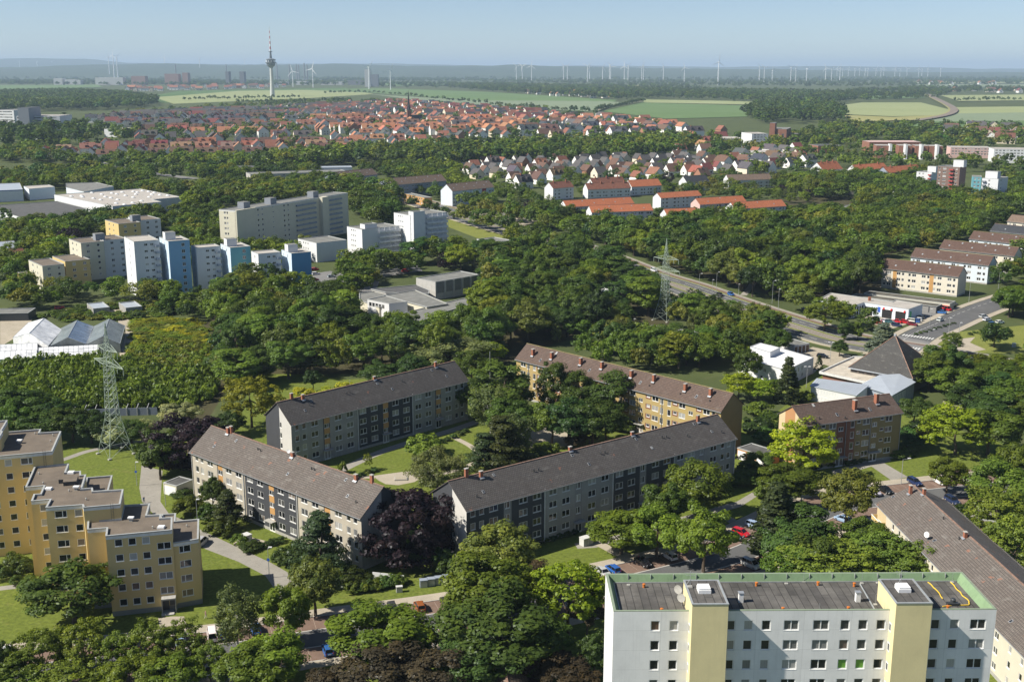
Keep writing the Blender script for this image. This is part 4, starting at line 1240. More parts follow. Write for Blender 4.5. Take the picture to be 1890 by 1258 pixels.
def lift_box(root, pts, L, D, u, v, w, d, z, h, mat='cool_white', name='lift_head'):
 a = Vector(pts[0]); e = (Vector(pts[1]) - a).normalized(); n = Vector((-e.y, e.x))
 q = [a + e * (u + i) + n * (v + j) for i, j in ((0, 0), (w, 0), (w, d), (0, d))]
 m = MB(); m.prism([tuple(p) for p in q], z - .35, z + h, 0, 1)
 o = m.build(name, [M[mat], M['roof_mid']], root)
 return o
def balconies(root, pts, u0, u1, z, n, storey, depth=1.1, front='balcony_grey', first=.0, split=None, k=0):
 """stacked balconies along edge k: slab, front panel, dark glazed back"""
 a = Vector(pts[k]); e = (Vector(pts[k + 1]) - a).normalized(); nn = Vector((e.y,-e.x)); ang = math.atan2(e.y,e.x)
 T = Matrix.Translation((a.x, a.y, 0)) @ Matrix.Rotation(ang, 4, 'Z')
 for i in range(n):
  zb = z - first - storey * (i + 1) + .1
  segs = [(u0, u1)] if not split else [(u0 + (u1 - u0) * j / split, u0 + (u1 - u0) * (j + 1) / split) for j in range(split)]
  for p, q in segs:
   m = MB()
   m.box(p, q, -depth, 0, zb, zb + .14, 1, T)
   m.box(p + .05, q - .05, -depth - .06, -depth, zb + .1, zb + 1.05, 0, T)
   m.box(p,p + .08,-depth,0,zb + .14,zb + 1.05,0,T); m.box(q - .08,q,-depth,0,zb + .14,zb + 1.05,0,T)
   m.build('balcony', [M[front], M['grey_pale']], root)
   w = q - p
   T2 = T @ Matrix.Translation((p + w * .2, .0, zb + .16))
   put_window(root, T2.translation, ang, w * .6, 2.1, 'two', 'white_frame', 'glass_dark', False)
def blue_tower(label, wFL, wFR, wbl, bFL, bFR, bbl, z, fl, front, left, lift):
 g = 'white and blue tower blocks'
 r,p,L,D,_ = slab('tower_block',label, 'tower block',wFL,wFR,z,bl=wbl,dirn=31,roof='roof_light',group=g,storey=2.95,first=1.2,
                         faces={0: [(.46, 1.5, 'two', fl, 1.1), (.7, 1.5, 'two', fl, 1.1)], 3: [(.5, .9, 'one', fl, 1.5)]})
 balconies(r, p, L * .82, L * 1.0, z, fl, 2.95, 1.3, 'balcony_blue', .3)
 r2,p2,L2,D2,_ = slab('tower_block',None,None,bFL,bFR,z + .03,bl=bbl,depth=None,dirn=31,wall=front,emat={3:left},roof='roof_light',root=r,storey=2.95,first=1.2,
                             faces={0:[(.68,1.5, 'two',fl,1.6)] if fl > 6 else [],3:[(.6,1.0, 'one',fl,1.5),(.2,.8, 'one',fl,1.4)]})
 # the flank of the projecting wing is painted paler
 a, b = Vector(p2[3]), Vector(p2[0])
 lift_box(r, p2, L2, D2, L2 * .02, D2 * .35, 4.6, 4.4, z, 3.2, 'cool_white')
 return r, p2
T1 = blue_tower('tallest white tower with blue gable wing, left of its two neighbours',(247,446),(293.5,442),229,(310.5,445.2),(349.7,442.3),294,25.2,8, 'blue_mid', 'blue_light',None)
T2 = blue_tower('white tower with teal gable wing between the two blue winged towers',(362,457.5),(406,455),352,(424.7,457),(462,454),407,21.2,7, 'teal', 'blue_light',None)
T3 = blue_tower('lowest white tower with windowless deep blue gable wing behind the round trees',(476.5,468.5),(518,464),463.5,(537.7,467.5),(573.7,464.7),519.5,19.6,6, 'blue_deep', 'blue_light',None)
# pale yellow and cream stepped group behind them
def duo(label, FL, FR, bl, FL2, FR2, z, fl, w1, w2, D, lift=True, roof='brown_gravel'):
 r,p,L,D1,_ = slab('apartment_block',label, 'apartment block',FL,FR,z,bl=bl,dirn=38,wall=w1,roof=roof,group='cream and yellow stepped blocks',storey=2.85,
                          faces={0: [(.3, 1.5, 'two', fl), (.75, 1.3, 'one', fl)], 3: [(.3, 1.6, 'two', fl), (.62, 1.0, 'one', fl)]})
 r2,p2,L2,D2,_ = slab('apartment_block',None,None,FL2,FR2,z + .05,depth=D1 * .9,dirn=38,wall=w2,roof=roof,root=r,storey=2.85,
                             faces={0: [(.35, 1.5, 'two', fl), (.78, 1.5, 'two', fl)]})
 if lift: lift_box(r, p, L, D1, L - 2.0, D1 * .3, 4.6, 4.0, z, 3.0, 'balcony_grey')
duo('yellow and white flats with dark lift box, rearmost of the cream group',(218.4,413.1),(259,409.7),193.7,(259,406.4),(296.3,403),20,6, 'yellow_pale', 'cool_white',12)
duo('cream and white flats with a dark lift box, left of the tallest blue tower',(149,448.7),(191.3,445.3),127,(191.3,443.6),(233.6,438.5),18.5,6, 'cream_pale', 'cool_white',12)
duo('low mustard flats with brown flat roof in front of the cream flats',(77.9,491),(118.5,487.6),52.5,(120,482.5),(166,477.4),11.8,3, 'cream_pale', 'yellow_pale',11,False)
slab('apartment_block', 'lowest two storey yellow flats half hidden by the round trees at the left', 'apartment block',(45,507),(75,503.5),6.5,depth=9,wall='yellow_pale',roof='brown_gravel',faces={0:[(.4,1.4, 'two',2)]},group='cream and yellow stepped blocks')
# long cream slab block
lz = 25.0
r,p,L,D,_ = slab('slab_block', 'long cream high block with grey balconies and three lift boxes behind the blue towers', 'apartment block',(434.3,388.6),(642.1,355.7),lz,bl=403.9,wall='cream_pale',roof='roof_mid',storey=2.9,band=True,
                     faces={0:[(.035,1.4, 'two',8),(.085,1.0, 'one',8,.8),(.18,1.3, 'one',8),(.215,1.3, 'one',8),(.305,1.0, 'one',8,.8),(.4,1.3, 'one',8),(.435,1.3, 'one',8)],
       3: [(.35, 1.4, 'two', 8), (.5, 1.0, 'one', 8)]})
balconies(r, p, L * .50, L * .675, lz, 8, 2.9, 1.2, 'balcony_blue', .6, 3)
balconies(r, p, L * .775, L * .925, lz, 8, 2.9, 1.2, 'balcony_blue', .6, 3)
for a_, b_, y_ in ((.715, .775, 2.6), (0, .155, .7)):
 m = MB(); m.box(L * a_, L * b_, -y_, .5, 0, lz + .06); m.build('stair_tower', M['cream_pale'], r)
for f in (.1, .32, .70): lift_box(r, p, L, D, L * f, D * .25, 5.2, 4.5, lz, 3.3, 'balcony_grey')
# white stepped terrace with access galleries
def gallery(label, FL, FR, bl, core, z, fl, D=None):
 r,p,L,D,_ = slab('apartment_block',label, 'apartment block',FL,FR,z,bl=bl,dirn=38,wall='cool_white',roof='roof_mid',storey=2.8,group='white gallery access blocks',
                         faces={3: [(.3, .9, 'one', fl, 1.1), (.42, .9, 'one', fl, 1.1), (.54, .9, 'one', fl, 1.1)], 0: []})
 if core:
  slab('apartment_block',None,None,core[0],core[1],z + 2.2,depth=5.0,dirn=38,wall='cool_white',roof='roof_mid',root=r,faces={3:[(.4,1.0, 'one',fl,.5)]})
  u0 = L * .42
  a = Vector(p[0]); e = (Vector(p[1]) - a).normalized(); ang = math.atan2(e.y, e.x)
  for i in range(fl):
   zb = z - 2.8 * (i + 1) + .2
   T = Matrix.Translation((a.x, a.y, 0)) @ Matrix.Rotation(ang, 4, 'Z')
   m = MB(); m.box(u0, L, -1.3, 0, zb - .14, zb, 0, T); m.box(u0, L, -1.36, -1.28, zb - .1, zb + 1.0, 0, T)
   for k in range(5):m.box(u0 + (L - u0) * k / 4 - .1,u0 + (L - u0) * k / 4 + .1,-1.3,-1.1,zb + 1.0,zb + 2.66,0,T)
   m.build('gallery', M['cool_white'], r)
   for k in range(4):
    T2 = T @ Matrix.Translation((u0 + (L - u0) * (k + .2) / 4, .0, zb + .1))
    put_window(r, T2.translation, ang, (L - u0) / 4 * .62, 2.2, 'three', 'brown_frame', 'glass', False)
 return r, p, L
gallery('lowest white gallery block with a blank shaded end beside the blue tower',(584,448.4),(640,437),550,None,10.5,3)
gallery('middle white gallery block with projecting stair shaft, stepping up to its taller neighbour',(668,423.5),(737.5,418.3),640.4,((673.2,414.2),(695.7,412.2)),15.5,5)
gallery('tallest white gallery block with projecting stair shaft by the main road',(757,397.5),(824.4,391),726.9,((763,391),(784.2,389)),22.0,7)
gallery('white flats with lit gable and small square windows among the round trees',(911.8,447),(945,440),880,None,10.0,3)
# ---- school and sports hall
r,p,L,D,_ = slab('sports_hall', 'pale concrete sports hall with louvred bays and grey flat roof', 'sports hall',(803.7,520),(886,506.5),8.2,bl=768,wall='grey_pale',roof='roof_mid')
a = Vector(p[0])
for k in range(5):
 m = MB(); u0, u1 = L * (.03 + .194 * k), L * (.03 + .194 * k) + L * .15
 for i in range(9): m.box(u0, u1, -.10, -.02, 3.0 + i * .5, 3.38 + i * .5, 0)
 m.box(u0, u1, -.02, -.004, 2.9, 7.6, 1)
 m.build('louvre_bay', [M['stair_grey'], M['dark_metal']], r)
 m = MB(); m.box(u1 + .1, u1 + L * .044 - .1, -.4, 0, 0, 7.9); m.build('pilaster', M['grey_pale'], r)
school = thing('school', 'low spreading school with stepped grey flat roofs in front of the sports hall', 'school',tuple(at(760,600)))
def part_flat(pp, z, wall, roof, faces=None, z0=0):
 pts = loc_pts(pp, z, school.location)
 flat_block(school, pts, z, faces or {}, wall, roof, z0=z0, band=False, par=.25)
 EXCL.append([(at(*q, z).x, at(*q, z).y) for q in pp])
part_flat([(711,586),(822,558),(895,541),(898,552),(820,575),(748,603)],5.2, 'cool_white', 'roof_mid',{0:[]})
part_flat([(664,541),(742,530.5),(775,556),(748,563),(700,566),(664,553)],4.6, 'cream_pale', 'roof_mid')
part_flat([(686, 533), (769, 525.5), (792, 535), (790, 541), (712, 539)], 5.4, 'grey_pale', 'roof_dark')
part_flat([(708, 545), (766, 535), (825, 560), (788, 566)], 5.8, 'cream_pale', 'roof_mid')
part_flat([(678,552),(718,560),(752,556.5),(712,545)],6.6, 'cool_white', 'roof_mid',{0:[(1.8 + 2.0 * k,1.0,1.7,1.8, 'one') for k in range(5)]})
# ---- white two storey building and garages, lower right
M['metal_grey'] = plain('pale blue standing seam metal', (0.40, 0.44, 0.49), 0.5, 0.15, 0.06, .4)
M['slate'] = tile_roof('mossy slate', (0.085, 0.083, 0.08), 0, 0.5, .35, .28, .8)
q8 = lambda x, y: zpt(x, y, 1340, 610, 8.59)
wp = thing('clinic', 'white two storey flat roofed building with bright white roof beside the dark spruce', 'building',tuple(at(1365,690)))
lp = lambda pp, z: loc_pts(pp, z, wp.location)
P = lp([q8(200, 425), q8(1010, 595 + 40), q8(1390, 425), q8(1150, 350), q8(700, 255 + 40)], 5.6)
P = lp([q8(200, 418), q8(960, 628), q8(1390, 425), q8(700, 225)], 5.6)
L0 = (Vector(P[1]) - Vector(P[0])).length; L1 = (Vector(P[2]) - Vector(P[1])).length
M['roof_white'] = felt_roof('white roof membrane', (0.74, 0.74, 0.73), 0.05)
flat_block(wp,P,5.6,{0:[(L0 * .19,1.3,1.2,1.1, 'one'),(L0 * .36,1.3,1.2,1.1, 'one'),(L0 * .56,1.4,1.3,1.3, 'two')] + [(L0 * f,4.0,1.2,1.1, 'one') for f in (.2,.5,.75)],
      1:[(L1 * f,.9,1.0,1.7, 'one') for f in (.45,.58)] + [(L1 * f,3.4,1.2,1.4, 'two') for f in (.25,.6)]}, 'cool_white', 'roof_white',band=False,par=.1,copm='gutter')
P = lp([q8(385, 250), q8(700, 345), q8(860, 270), q8(540, 192)], 7.4)
flat_block(wp, P, 7.4, {}, 'cool_white', 'roof_white', z0=5.0, band=False, par=.08, copm='gutter')
EXCL.append([(at(*q,5.6).x, at(*q,5.6).y) for q in (q8(200,418), q8(960,628), q8(1390,425), q8(700,225))])
def garage_row(label,FL,FR,z,depth,doors,wall='cool_white',door='wood',roof='roof_mid',face=0,bl=None,cat='garage',dirn=None):
 r,p,L,D,_ = slab('garage_row' if doors > 1 else 'garage',label,cat,FL,FR,z,depth=depth,bl=bl,dirn=dirn,wall=wall,roof=roof,par=.1,copm='coping')
 LL = [L, D, L, D][face]
 a = Vector(p[face]); b = Vector(p[(face + 1) % 4]); e = (b - a).normalized(); ang = math.atan2(e.y, e.x)
 T = Matrix.Translation((a.x, a.y, 0)) @ Matrix.Rotation(ang, 4, 'Z')
 for k in range(doors):
  w = LL / doors; m = MB()
  m.box(w * k + .25, w * (k + 1) - .25, -.06, .02, .05, z - .55, 0, T)
  for i in range(5): m.box(w * k + .25, w * (k + 1) - .25, -.085, -.06, .2 + i * .38, .45 + i * .38, 0, T)
  m.build('garage_door', M[door], r)
 return r
garage_row('white garage row with four dark doors behind the white flat roofed building',q8(1085,238),q8(1325,172),3.0,None,4, 'cool_white', 'brown_frame',bl=q8(840,235)[0],dirn=30)
garage_row('small pale yellow garage with dark flat roof beside the sunlit beige block',(325.3,896.5),(355.5,884.5),2.9,None,1, 'cream_pale', 'white', 'roof_dark',3,bl=301.3)
garage_row('ochre brick garages with pale fascia at the end of the longest block',(1361,826),(1412.5,842),3.0,6.0,3, 'plaster_terracotta', 'white_frame', 'roof_dark')
# ---- pyramid church with its flat wing and metal roofed hall
q7 = lambda x, y: zpt(x, y, 1480, 600, 7.27)
ch = thing('church', 'church with big grey pyramid roof, flat forecourt roof and blue grey metal roofed hall', 'church',tuple(at(1600,720)))
CO = ch.location.copy()
def cl(p, z): v = at(*p, z) - CO; return (v.x, v.y, z)
ze_ = 5.0
fc, lc = cl(q7(1490, 720), ze_), cl(q7(620, 565), ze_)
_e = Vector(lc) - Vector(fc)
rc = tuple(Vector(fc) + Vector((_e.y, -_e.x, 0)) * .92)
bc = tuple(Vector(lc) + Vector(rc) - Vector(fc))
ctr = (Vector(lc) + Vector(rc)) / 2
apx = None
for i in range(60, 260):
 z = i * .1
 v = Vector((ctr.x, ctr.y, z)) + CO; v.z = z
 if abs(pix(v)[1] - q7(1255, 135)[1]) < 1.0: apx = (ctr.x, ctr.y, z); break
print('CHURCH apex', apx, 'sides', (Vector(fc) - Vector(lc)).length, (Vector(fc) - Vector(rc)).length)
apx = apx or (ctr.x, ctr.y, 14)
m = MB(); c4 = [Vector(lc), Vector(fc), Vector(rc), Vector(bc)]
for i in range(4):
 a, b = c4[i], c4[(i + 1) % 4]
 m.face([a, b, apx], 0, [(0, 0), ((b - a).length, 0), ((b - a).length / 2, 17)])
for i in range(4): m.bar(c4[i] + Vector((0, 0, .05)), Vector(apx) + Vector((0, 0, .05)), .16, 2, 5)
ins = [c + (ctr - c) * .06 for c in c4]
for i in range(4):
 a, b, a2, b2 = c4[i], c4[(i + 1) % 4], ins[i], ins[(i + 1) % 4]
 m.face([a2, b2, b, a], 1)
 m.face([(a.x, a.y, a.z - .35), (b.x, b.y, b.z - .35), b, a], 1)
m.build('pyramid_roof', [M['slate'], M['metal_grey'], M['ridge']], ch)
m = MB(); m.prism([(p.x, p.y) for p in ins], 0, ze_ - .01, 0, top=False); m.build('wall', M['soffit'], ch)
m = MB(); m.lathe([(.45,apx[2] - .3),(.45,apx[2] + .3),(.2,apx[2] + .55),(0,apx[2] + .6)],8,0,(apx[0],apx[1])); m.build('roof_cap',M['zinc'],ch)
e01 = (c4[1] - c4[0]);
for k in range(8):
 a = ins[0].lerp(ins[1], (k + .15) / 8); b = ins[0].lerp(ins[1], (k + .85) / 8)
 nrm = Vector((e01.y, -e01.x, 0)).normalized() * .03
 m = MB(); m.face([(a + nrm)[:2] + (3.7,),(b + nrm)[:2] + (3.7,),(b + nrm)[:2] + (4.7,),(a + nrm)[:2] + (4.7,)]); m.build('window',M['glass_dark'],ch)
M['roof_sand'] = felt_roof('pale stained roof', (0.5, 0.45, 0.37), 0.25)
M['white_wall2'] = M['white_band']
P = [cl(p, 3.9)[:2] for p in (q7(233, 620), q7(860, 757), q7(1140, 640), q7(900, 420), q7(690, 415))]
flat_block(ch, P, 3.9, {}, 'white_band', 'roof_sand', z0=3.2, band=False, par=.45, copm='white_band')
m = MB(); rp = ring_inset([Vector(p) for p in P],.9); m.prism([tuple(p) for p in rp],0,3.25,0, top=False); m.build('wall',M['brick_wall'],ch)
# metal roofed hall: low wing and higher wing
def metal_roof(pp, zs, wall_drop, walln='cool_white', seams=0):
 v = [Vector(cl(p, z)) for p, z in zip(pp, zs)]
 m = MB(); m.face(v, 0)
 n = len(v)
 for i in range(n):
  a, b = v[i], v[(i + 1) % n]
  m.face([a - Vector((0, 0, .22)), b - Vector((0, 0, .22)), b, a], 0)
 m.build('metal_roof', M['metal_grey'], ch)
 if seams:
  for k in range(1, seams):
   s = MB(); s.bar(v[0].lerp(v[1],k / seams) + Vector((0,0,.03)),v[3].lerp(v[2],k / seams) + Vector((0,0,.03)),.035,0,4); s.build('seam',M['metal_grey'],ch)
 c = sum(v, Vector()) / n
 w = MB()
 vi = [p + (c - p) * .05 for p in v]
 for i in range(n):
  a, b = vi[i], vi[(i + 1) % n]
  w.face([(a.x, a.y, 0), (b.x, b.y, 0), (b.x, b.y, b.z - .15), (a.x, a.y, a.z - .15)], 0)
 w.build('hall_wall', M[walln], ch)
 return vi
v1 = metal_roof([q7(105,812),q7(735,940),q7(905,800),q7(200,708)],[4.6,4.6,5.6,5.6],0, 'cool_white',22)
v2 = metal_roof([q7(775,800),q7(1215,940),q7(1530,760),q7(1310,650),q7(1040,665)],[4.7,4.7,5.2,6.2,6.2],0, 'balcony_blue')
def band_windows(a, b, n, z0, z1, f0=0.0, f1=1.0):
 d = (b - a); d.z = 0; ang = math.atan2(d.y,d.x); L = d.length; d.normalize(); nn = Vector((d.y,-d.x,0)) * .08
 for k in range(n):
  u = L * (f0 + (f1 - f0) * (k + .08) / n)
  put_window(ch,Vector((a.x + d.x * u + nn.x,a.y + d.y * u + nn.y,z0)),ang,L * (f1 - f0) * .84 / n,z1 - z0, 'one', 'white_frame', 'glass_dark',False)
band_windows(v1[0], v1[1], 9, 2.4, 4.0, .03, .6)
band_windows(v1[0], v1[1], 5, .6, 1.7, .03, .4)
band_windows(v2[1], v2[2], 8, 1.5, 4.0, .03, .6)
EXCL.append([(at(*q,4.5).x, at(*q,4.5).y) for q in (q7(105,812), q7(735,940), q7(1215,940), q7(1530,760), q7(1760,600), q7(1300,420), q7(690,400), q7(233,600))])
# ================================================================== gabled blocks further out,halls,greenhouses,dealer
M['roof_chocolate'] = tile_roof('chocolate roof tiles', (0.115, 0.068, 0.052), 0, 0.2, .5, .5)
M['roof_orange'] = tile_roof('bright orange roof tiles', (0.46, 0.15, 0.065), 0, 0.06, .5, .5, .8)
M['roof_dullbrown'] = tile_roof('dull brown roof', (0.19, 0.135, 0.10), 0, 0.15, .6, .6)
M['roof_russet'] = tile_roof('russet roof tiles', (0.24, 0.095, 0.06), 0, 0.12, .5, .5)
M['roof_slate'] = tile_roof('dark slate roof', (0.045, 0.05, 0.06), 0, 0.1, .5, .5)
M['ivory'] = render_wall('ivory render', (0.66, 0.61, 0.51), 0.1, 0.2)
M['pale_blue'] = render_wall('pale blue render', (0.62, 0.68, 0.74), 0.08, 0.2)
def simple_gable(label,eL,eR,rL,za,zr,W,roof,wall,cols,rows_,group,mats=None,secs=(),left=(),gm=None,chim=(),name='apartment_block',lights=0,ridge='ridge'):
 g = Gable(name, label, 'apartment block', eL, eR, rL, za, W, zr, .45, .3, group)
 g.roof_mesh(roof, ridge)
 wins = []
 for f, w, k in cols:
  for z in rows_: wins.append((g.L * f - w / 2, z, w, 1.35, k))
 g.walls([wall] + list(mats or []), wins, [(g.L * a, g.L * b, m_) for a, b, m_ in secs], left=left, gmi=gm or 0)
 for f in chim:
  u = g.L * f; m = MB(); y = g.W / 2 - .6
  m.box(u - .35, u + .35, y - .4, y + .4, zr - 1.0, zr + 1.3); m.build('chimney', M['brick_red'], g.rf)
 for k in range(lights):
  u = g.L * (k + .7) / (lights + .4); y = g.W * (.18 + .2 * (k % 2)); z = g.ze + g.k * y
  m = MB(); T = Matrix.Translation((u,y,z)) @ Matrix.Rotation(math.atan(g.k),4, 'X'); m.box(-.35,.35,-.45,.45,-.02,.1,0,T); m.build('roof_window',M['zinc'],g.rf)
 excl_rect(g.o, g.ang, g.L, g.W)
 return g
rw3 = [1.5, 4.2, 6.9]
def pat(n):  # n repeats of (two, two, stair, one)
 out = []
 for k in range(n):
  b = k / n
  for f,w,t in ((.12,1.2, 'one'),(.3,1.9, 'two'),(.68,1.9, 'two'),(.86,1.2, 'one')):out.append((b + f / n,w,t))
 return out
gg = 'brown roofed blocks stepping up the right edge'
simple_gable('ivory block with ochre stair panels behind the long garages, nearest of the brown roofed row',(1626.5,495),(1769.4,511.4),(1630.5,473.3),9.2,13.2,10.6, 'roof_chocolate', 'ivory',pat(3),rw3,gg,['stair_orange', 'slab_beige'],[(.0,.13,2),(.15,.205,1),(.635,.69,1)],lights=4,ridge='ridge_moss')
simple_gable('pale blue block, second of the brown roofed row, right gable in shade',(1679.7,474),(1825,490.3),(1690,455),9.2,13.2,10.6, 'roof_chocolate', 'pale_blue',pat(3),rw3,gg,lights=5,ridge='ridge_moss')
simple_gable('ivory block, third of the brown roofed row, partly behind the weeping willow',(1732.9,458),(1872,473),(1743,438.4),9.2,13.2,10.6, 'roof_chocolate', 'ivory',pat(3),rw3,gg,lights=6,ridge='ridge_moss')
simple_gable('pale block with brown roof running out at the right edge, fourth of its row',(1787.6,441),(1930,456),(1791.6,424),9.2,13.2,10.6, 'roof_chocolate', 'pale_blue',pat(3),rw3,gg,lights=6,ridge='ridge_moss')
simple_gable('block with darkest roof at the right edge, fifth of the brown roofed row',(1826.5,426),(1950,439),(1828,413.8),9.2,13.0,10.6, 'roof_slate', 'ivory',pat(2),rw3,gg,lights=3)
simple_gable('cream block with grey roof high at the right edge, last of the brown roofed row',(1858,408.6),(1950,418),(1863.8,394.6),9.2,13.0,10.6, 'roof_dullbrown', 'ivory',pat(2),rw3,gg)
go = 'orange roofed blocks in the trees'
simple_gable('longest orange roofed block, at the left of the orange group',(1046,382.5),(1171.4,375.5),(1034.4,369.5),9.0,13.0,11, 'roof_orange', 'cool_white',pat(4),rw3,go,lights=6)
simple_gable('orange roofed block overlapping the front of the longest one',(1092,392.5),(1206,388.5),(1079,381),9.0,13.0,11, 'roof_orange', 'cool_white',pat(4),rw3,go,lights=5)
simple_gable('low orange roof almost hidden by tree tops in the middle of the group',(1232,399),(1290,396.5),(1225,389),9.0,13.0,11, 'roof_orange', 'cool_white',pat(2),rw3,go,lights=2)
simple_gable('orange roofed block with pink gable',(1292,378),(1379,372.6),(1281.7,364.4),9.0,13.0,11, 'roof_orange', 'cool_white',pat(3),rw3,go,['pink_wall'],gm=1,lights=3)
simple_gable('rightmost orange roofed block, in front of the pink gabled one',(1357,386),(1452,380.2),(1344,375),9.0,13.0,11, 'roof_orange', 'cool_white',pat(3),rw3,go,lights=3)
simple_gable('small orange roof behind the trees, rearmost of the orange group',(1220,366),(1296,361),(1209,357),8.5,12.0,10, 'roof_orange', 'cool_white',pat(2),rw3,go)
gm_ = 'dull brown roofed blocks along the main road'
simple_gable('dull brown roofed block half hidden by the big round trees',(619,330),(697.6,321.7),(617,317),10.5,15.5,13, 'roof_dullbrown', 'balcony_blue',pat(3),[2,4.9,7.8],gm_,lights=8)
simple_gable('dull brown roofed block with grey blue wall in the middle of its row',(716.6,342.5),(824.5,333.4),(712.8,328.7),10.5,15.5,13, 'roof_dullbrown', 'balcony_blue',pat(4),[2,4.9,7.8],gm_,lights=10,gm=0)
simple_gable('dull brown roofed block with a red wall panel beside the petrol station',(835,353.2),(913.4,345.4),(827.7,340.4),11.5,16.5,13, 'roof_dullbrown', 'pale_blue',pat(3),[2.4,5.3,8.2],gm_,['slab_red'],[(.70,.80,1)],lights=8)
gr = 'russet roofed terraces above the orange blocks'
simple_gable('russet roofed terrace with big white gable end',(1021,348),(1060,345),(1017,336),9.5,14,11, 'roof_russet', 'cool_white',pat(1),rw3,gr,chim=(.2,.8))
simple_gable('russet roofed terrace with four chimneys',(1085,350),(1165,347),(1080,340),7.5,12,10, 'roof_russet', 'cool_white',pat(3),rw3[:2],gr,chim=(.1,.35,.6,.9))
simple_gable('russet roofed terrace rearmost of three',(1095,340),(1155,336.5),(1090,330),7.5,12,10, 'roof_russet', 'cool_white',pat(2),rw3[:2],gr,chim=(.15,.5,.85))
simple_gable('orange roofed terrace with wide white gable',(1166,345),(1222,342),(1172,332),7.5,12.5,12, 'roof_orange', 'cool_white',pat(2),rw3[:2],gr)
simple_gable('dark blue slate roofed terrace left of the grey roofed one',(1268,337),(1310,334.5),(1266,325),8,13,11, 'roof_slate', 'cool_white',pat(2),rw3[:2],gr)
simple_gable('long grey brown roofed white terrace among the trees',(1345,333),(1425,331),(1345,320),7.5,12,11, 'roof_dullbrown', 'cool_white',pat(3),rw3[:2],gr)
gl = 'orange roofed white gabled terraces'
simple_gable('left terrace of the orange roofed white gabled row',(1520,315),(1556,311.5),(1490,300),10,17,15, 'roof_orange', 'cool_white',pat(2),rw3,gl,chim=(.2,.5,.8))
simple_gable('middle terrace of the orange roofed white gabled row',(1582,315),(1640,311),(1577,303),9,14,12, 'roof_orange', 'cool_white',pat(2),rw3,gl,chim=(.2,.8))
simple_gable('right terrace of the orange roofed white gabled row',(1640,319.5),(1702,314),(1632,308),9,14,12, 'roof_orange', 'balcony_blue',pat(2),rw3,gl,chim=(.2,.8))
# ---- flat roofed buildings further out
slab('community_centre', 'two storey white and ochre flat roofed building by the main road', 'building',(783.3,365),(797.5,362.4),6.2,bl=745,wall='stair_orange',roof='roof_mid',faces={3:[(.1 + .11 * k,2.0, 'two',2,1.2) for k in range(8)]}, dirn=30)
slab('petrol_station', 'low white flat roofed petrol station beside the purple tree', 'petrol station',(925,386.5),(961,384),4.5,depth=14,wall='cool_white',roof='roof_light',faces={0:[(.85,4, 'two',1,2.4)]},dirn=8)
slab('workshop', 'long low building with dark roof at the edge of the woods', 'hall',(425,310),(504,308),7,depth=26,wall='grey_pale',roof='roof_dark',dirn=5)
slab('workshop', 'long low building with pale grey roof and dark windows behind the cream slab block', 'hall',(462,322),(640,314),8,depth=24,wall='grey_pale',roof='roof_mid',dirn=22,faces={0:[(.04 + .06 * k,2.2, 'two',2) for k in range(16)]})
slab('workshop', 'blue grey metal roofed hall above the brown roofed blocks', 'hall',(593,309.5),(650,307),6,depth=20,wall='pale_blue',roof='metal_grey',dirn=12)
M['brown_wall'] = render_wall('brown cladding', (0.2, 0.135, 0.11), .2, .3)
# towers at the right
r,p,L,D,_ = slab('tower_block', 'white flats with red balconies left of the brown tower', 'tower block',(1692,316.4),(1719.8,319.3),17,br=1730,wall='cool_white',roof='roof_dark',dirn=-40,group='towers with red balconies',
                     faces={0: [(.2, 1.4, 'one', 5), (.45, 1.6, 'two', 5)]})
balconies(r, p, L * .8, L * .98, 17, 5, 2.9, 1.4, 'slab_red'); M['slab_red2'] = M['slab_red']
lift_box(r, p, L, D, L * .6, D * .3, 7, 6, 17, 4.5)
r,p,L,D,_ = slab('tower_block', 'brown tower with a column of red balconies', 'tower block',(1731,306.5),(1772,311.5),26,br=1784,wall='brown_wall',roof='roof_dark',dirn=-40,group='towers with red balconies',
                     faces={0: [(.1, 1.4, 'one', 8), (.32, 2.6, 'three', 8), (.86, 1.4, 'one', 8)]})
balconies(r, p, L * .55, L * .74, 26, 8, 2.9, 1.4, 'slab_red')
lift_box(r, p, L, D, L * .6, D * .3, 8, 7, 26, 5)
r,p,L,D,_ = slab('tower_block', 'pale green and white tower at the right end of the row', 'tower block',(1813,328.7),(1843,332),19,br=1861,wall='cool_white',roof='roof_mid',dirn=-40,group='towers with red balconies',
                     faces={0: [(.45, 1.4, 'one', 6)], 1: [(.3, 1.6, 'two', 6)]})
balconies(r, p, L * .02, L * .25, 19, 6, 2.9, 1.4, 'balcony_grey')
lift_box(r, p, L, D, L * .05, D * .2, 9, 8, 19, 5)
slab('tower_block',None,None,(1795,326),(1812,328),16,depth=14,wall='teal',roof='roof_mid',root=r,faces={0:[(.3,1.5, 'two',5),(.7,1.5, 'two',5)]},dirn=-20)
slab('school_pavilion', 'pale flat roofed building with pink wall among the trees', 'building',(1640,358),(1668,355),7,depth=16,wall='pink_wall',roof='roof_light',dirn=15)
slab('school_pavilion', 'low grey flat roofed building at the edge of the park trees', 'building',(1562,388),(1612,380),6,depth=22,wall='ivory',roof='roof_mid',dirn=30)
slab('school_pavilion', 'grey roofed low building between the park and the terraces', 'building',(1560,346),(1615,348),6,depth=14,wall='slab_grey',roof='roof_mid',dirn=0)
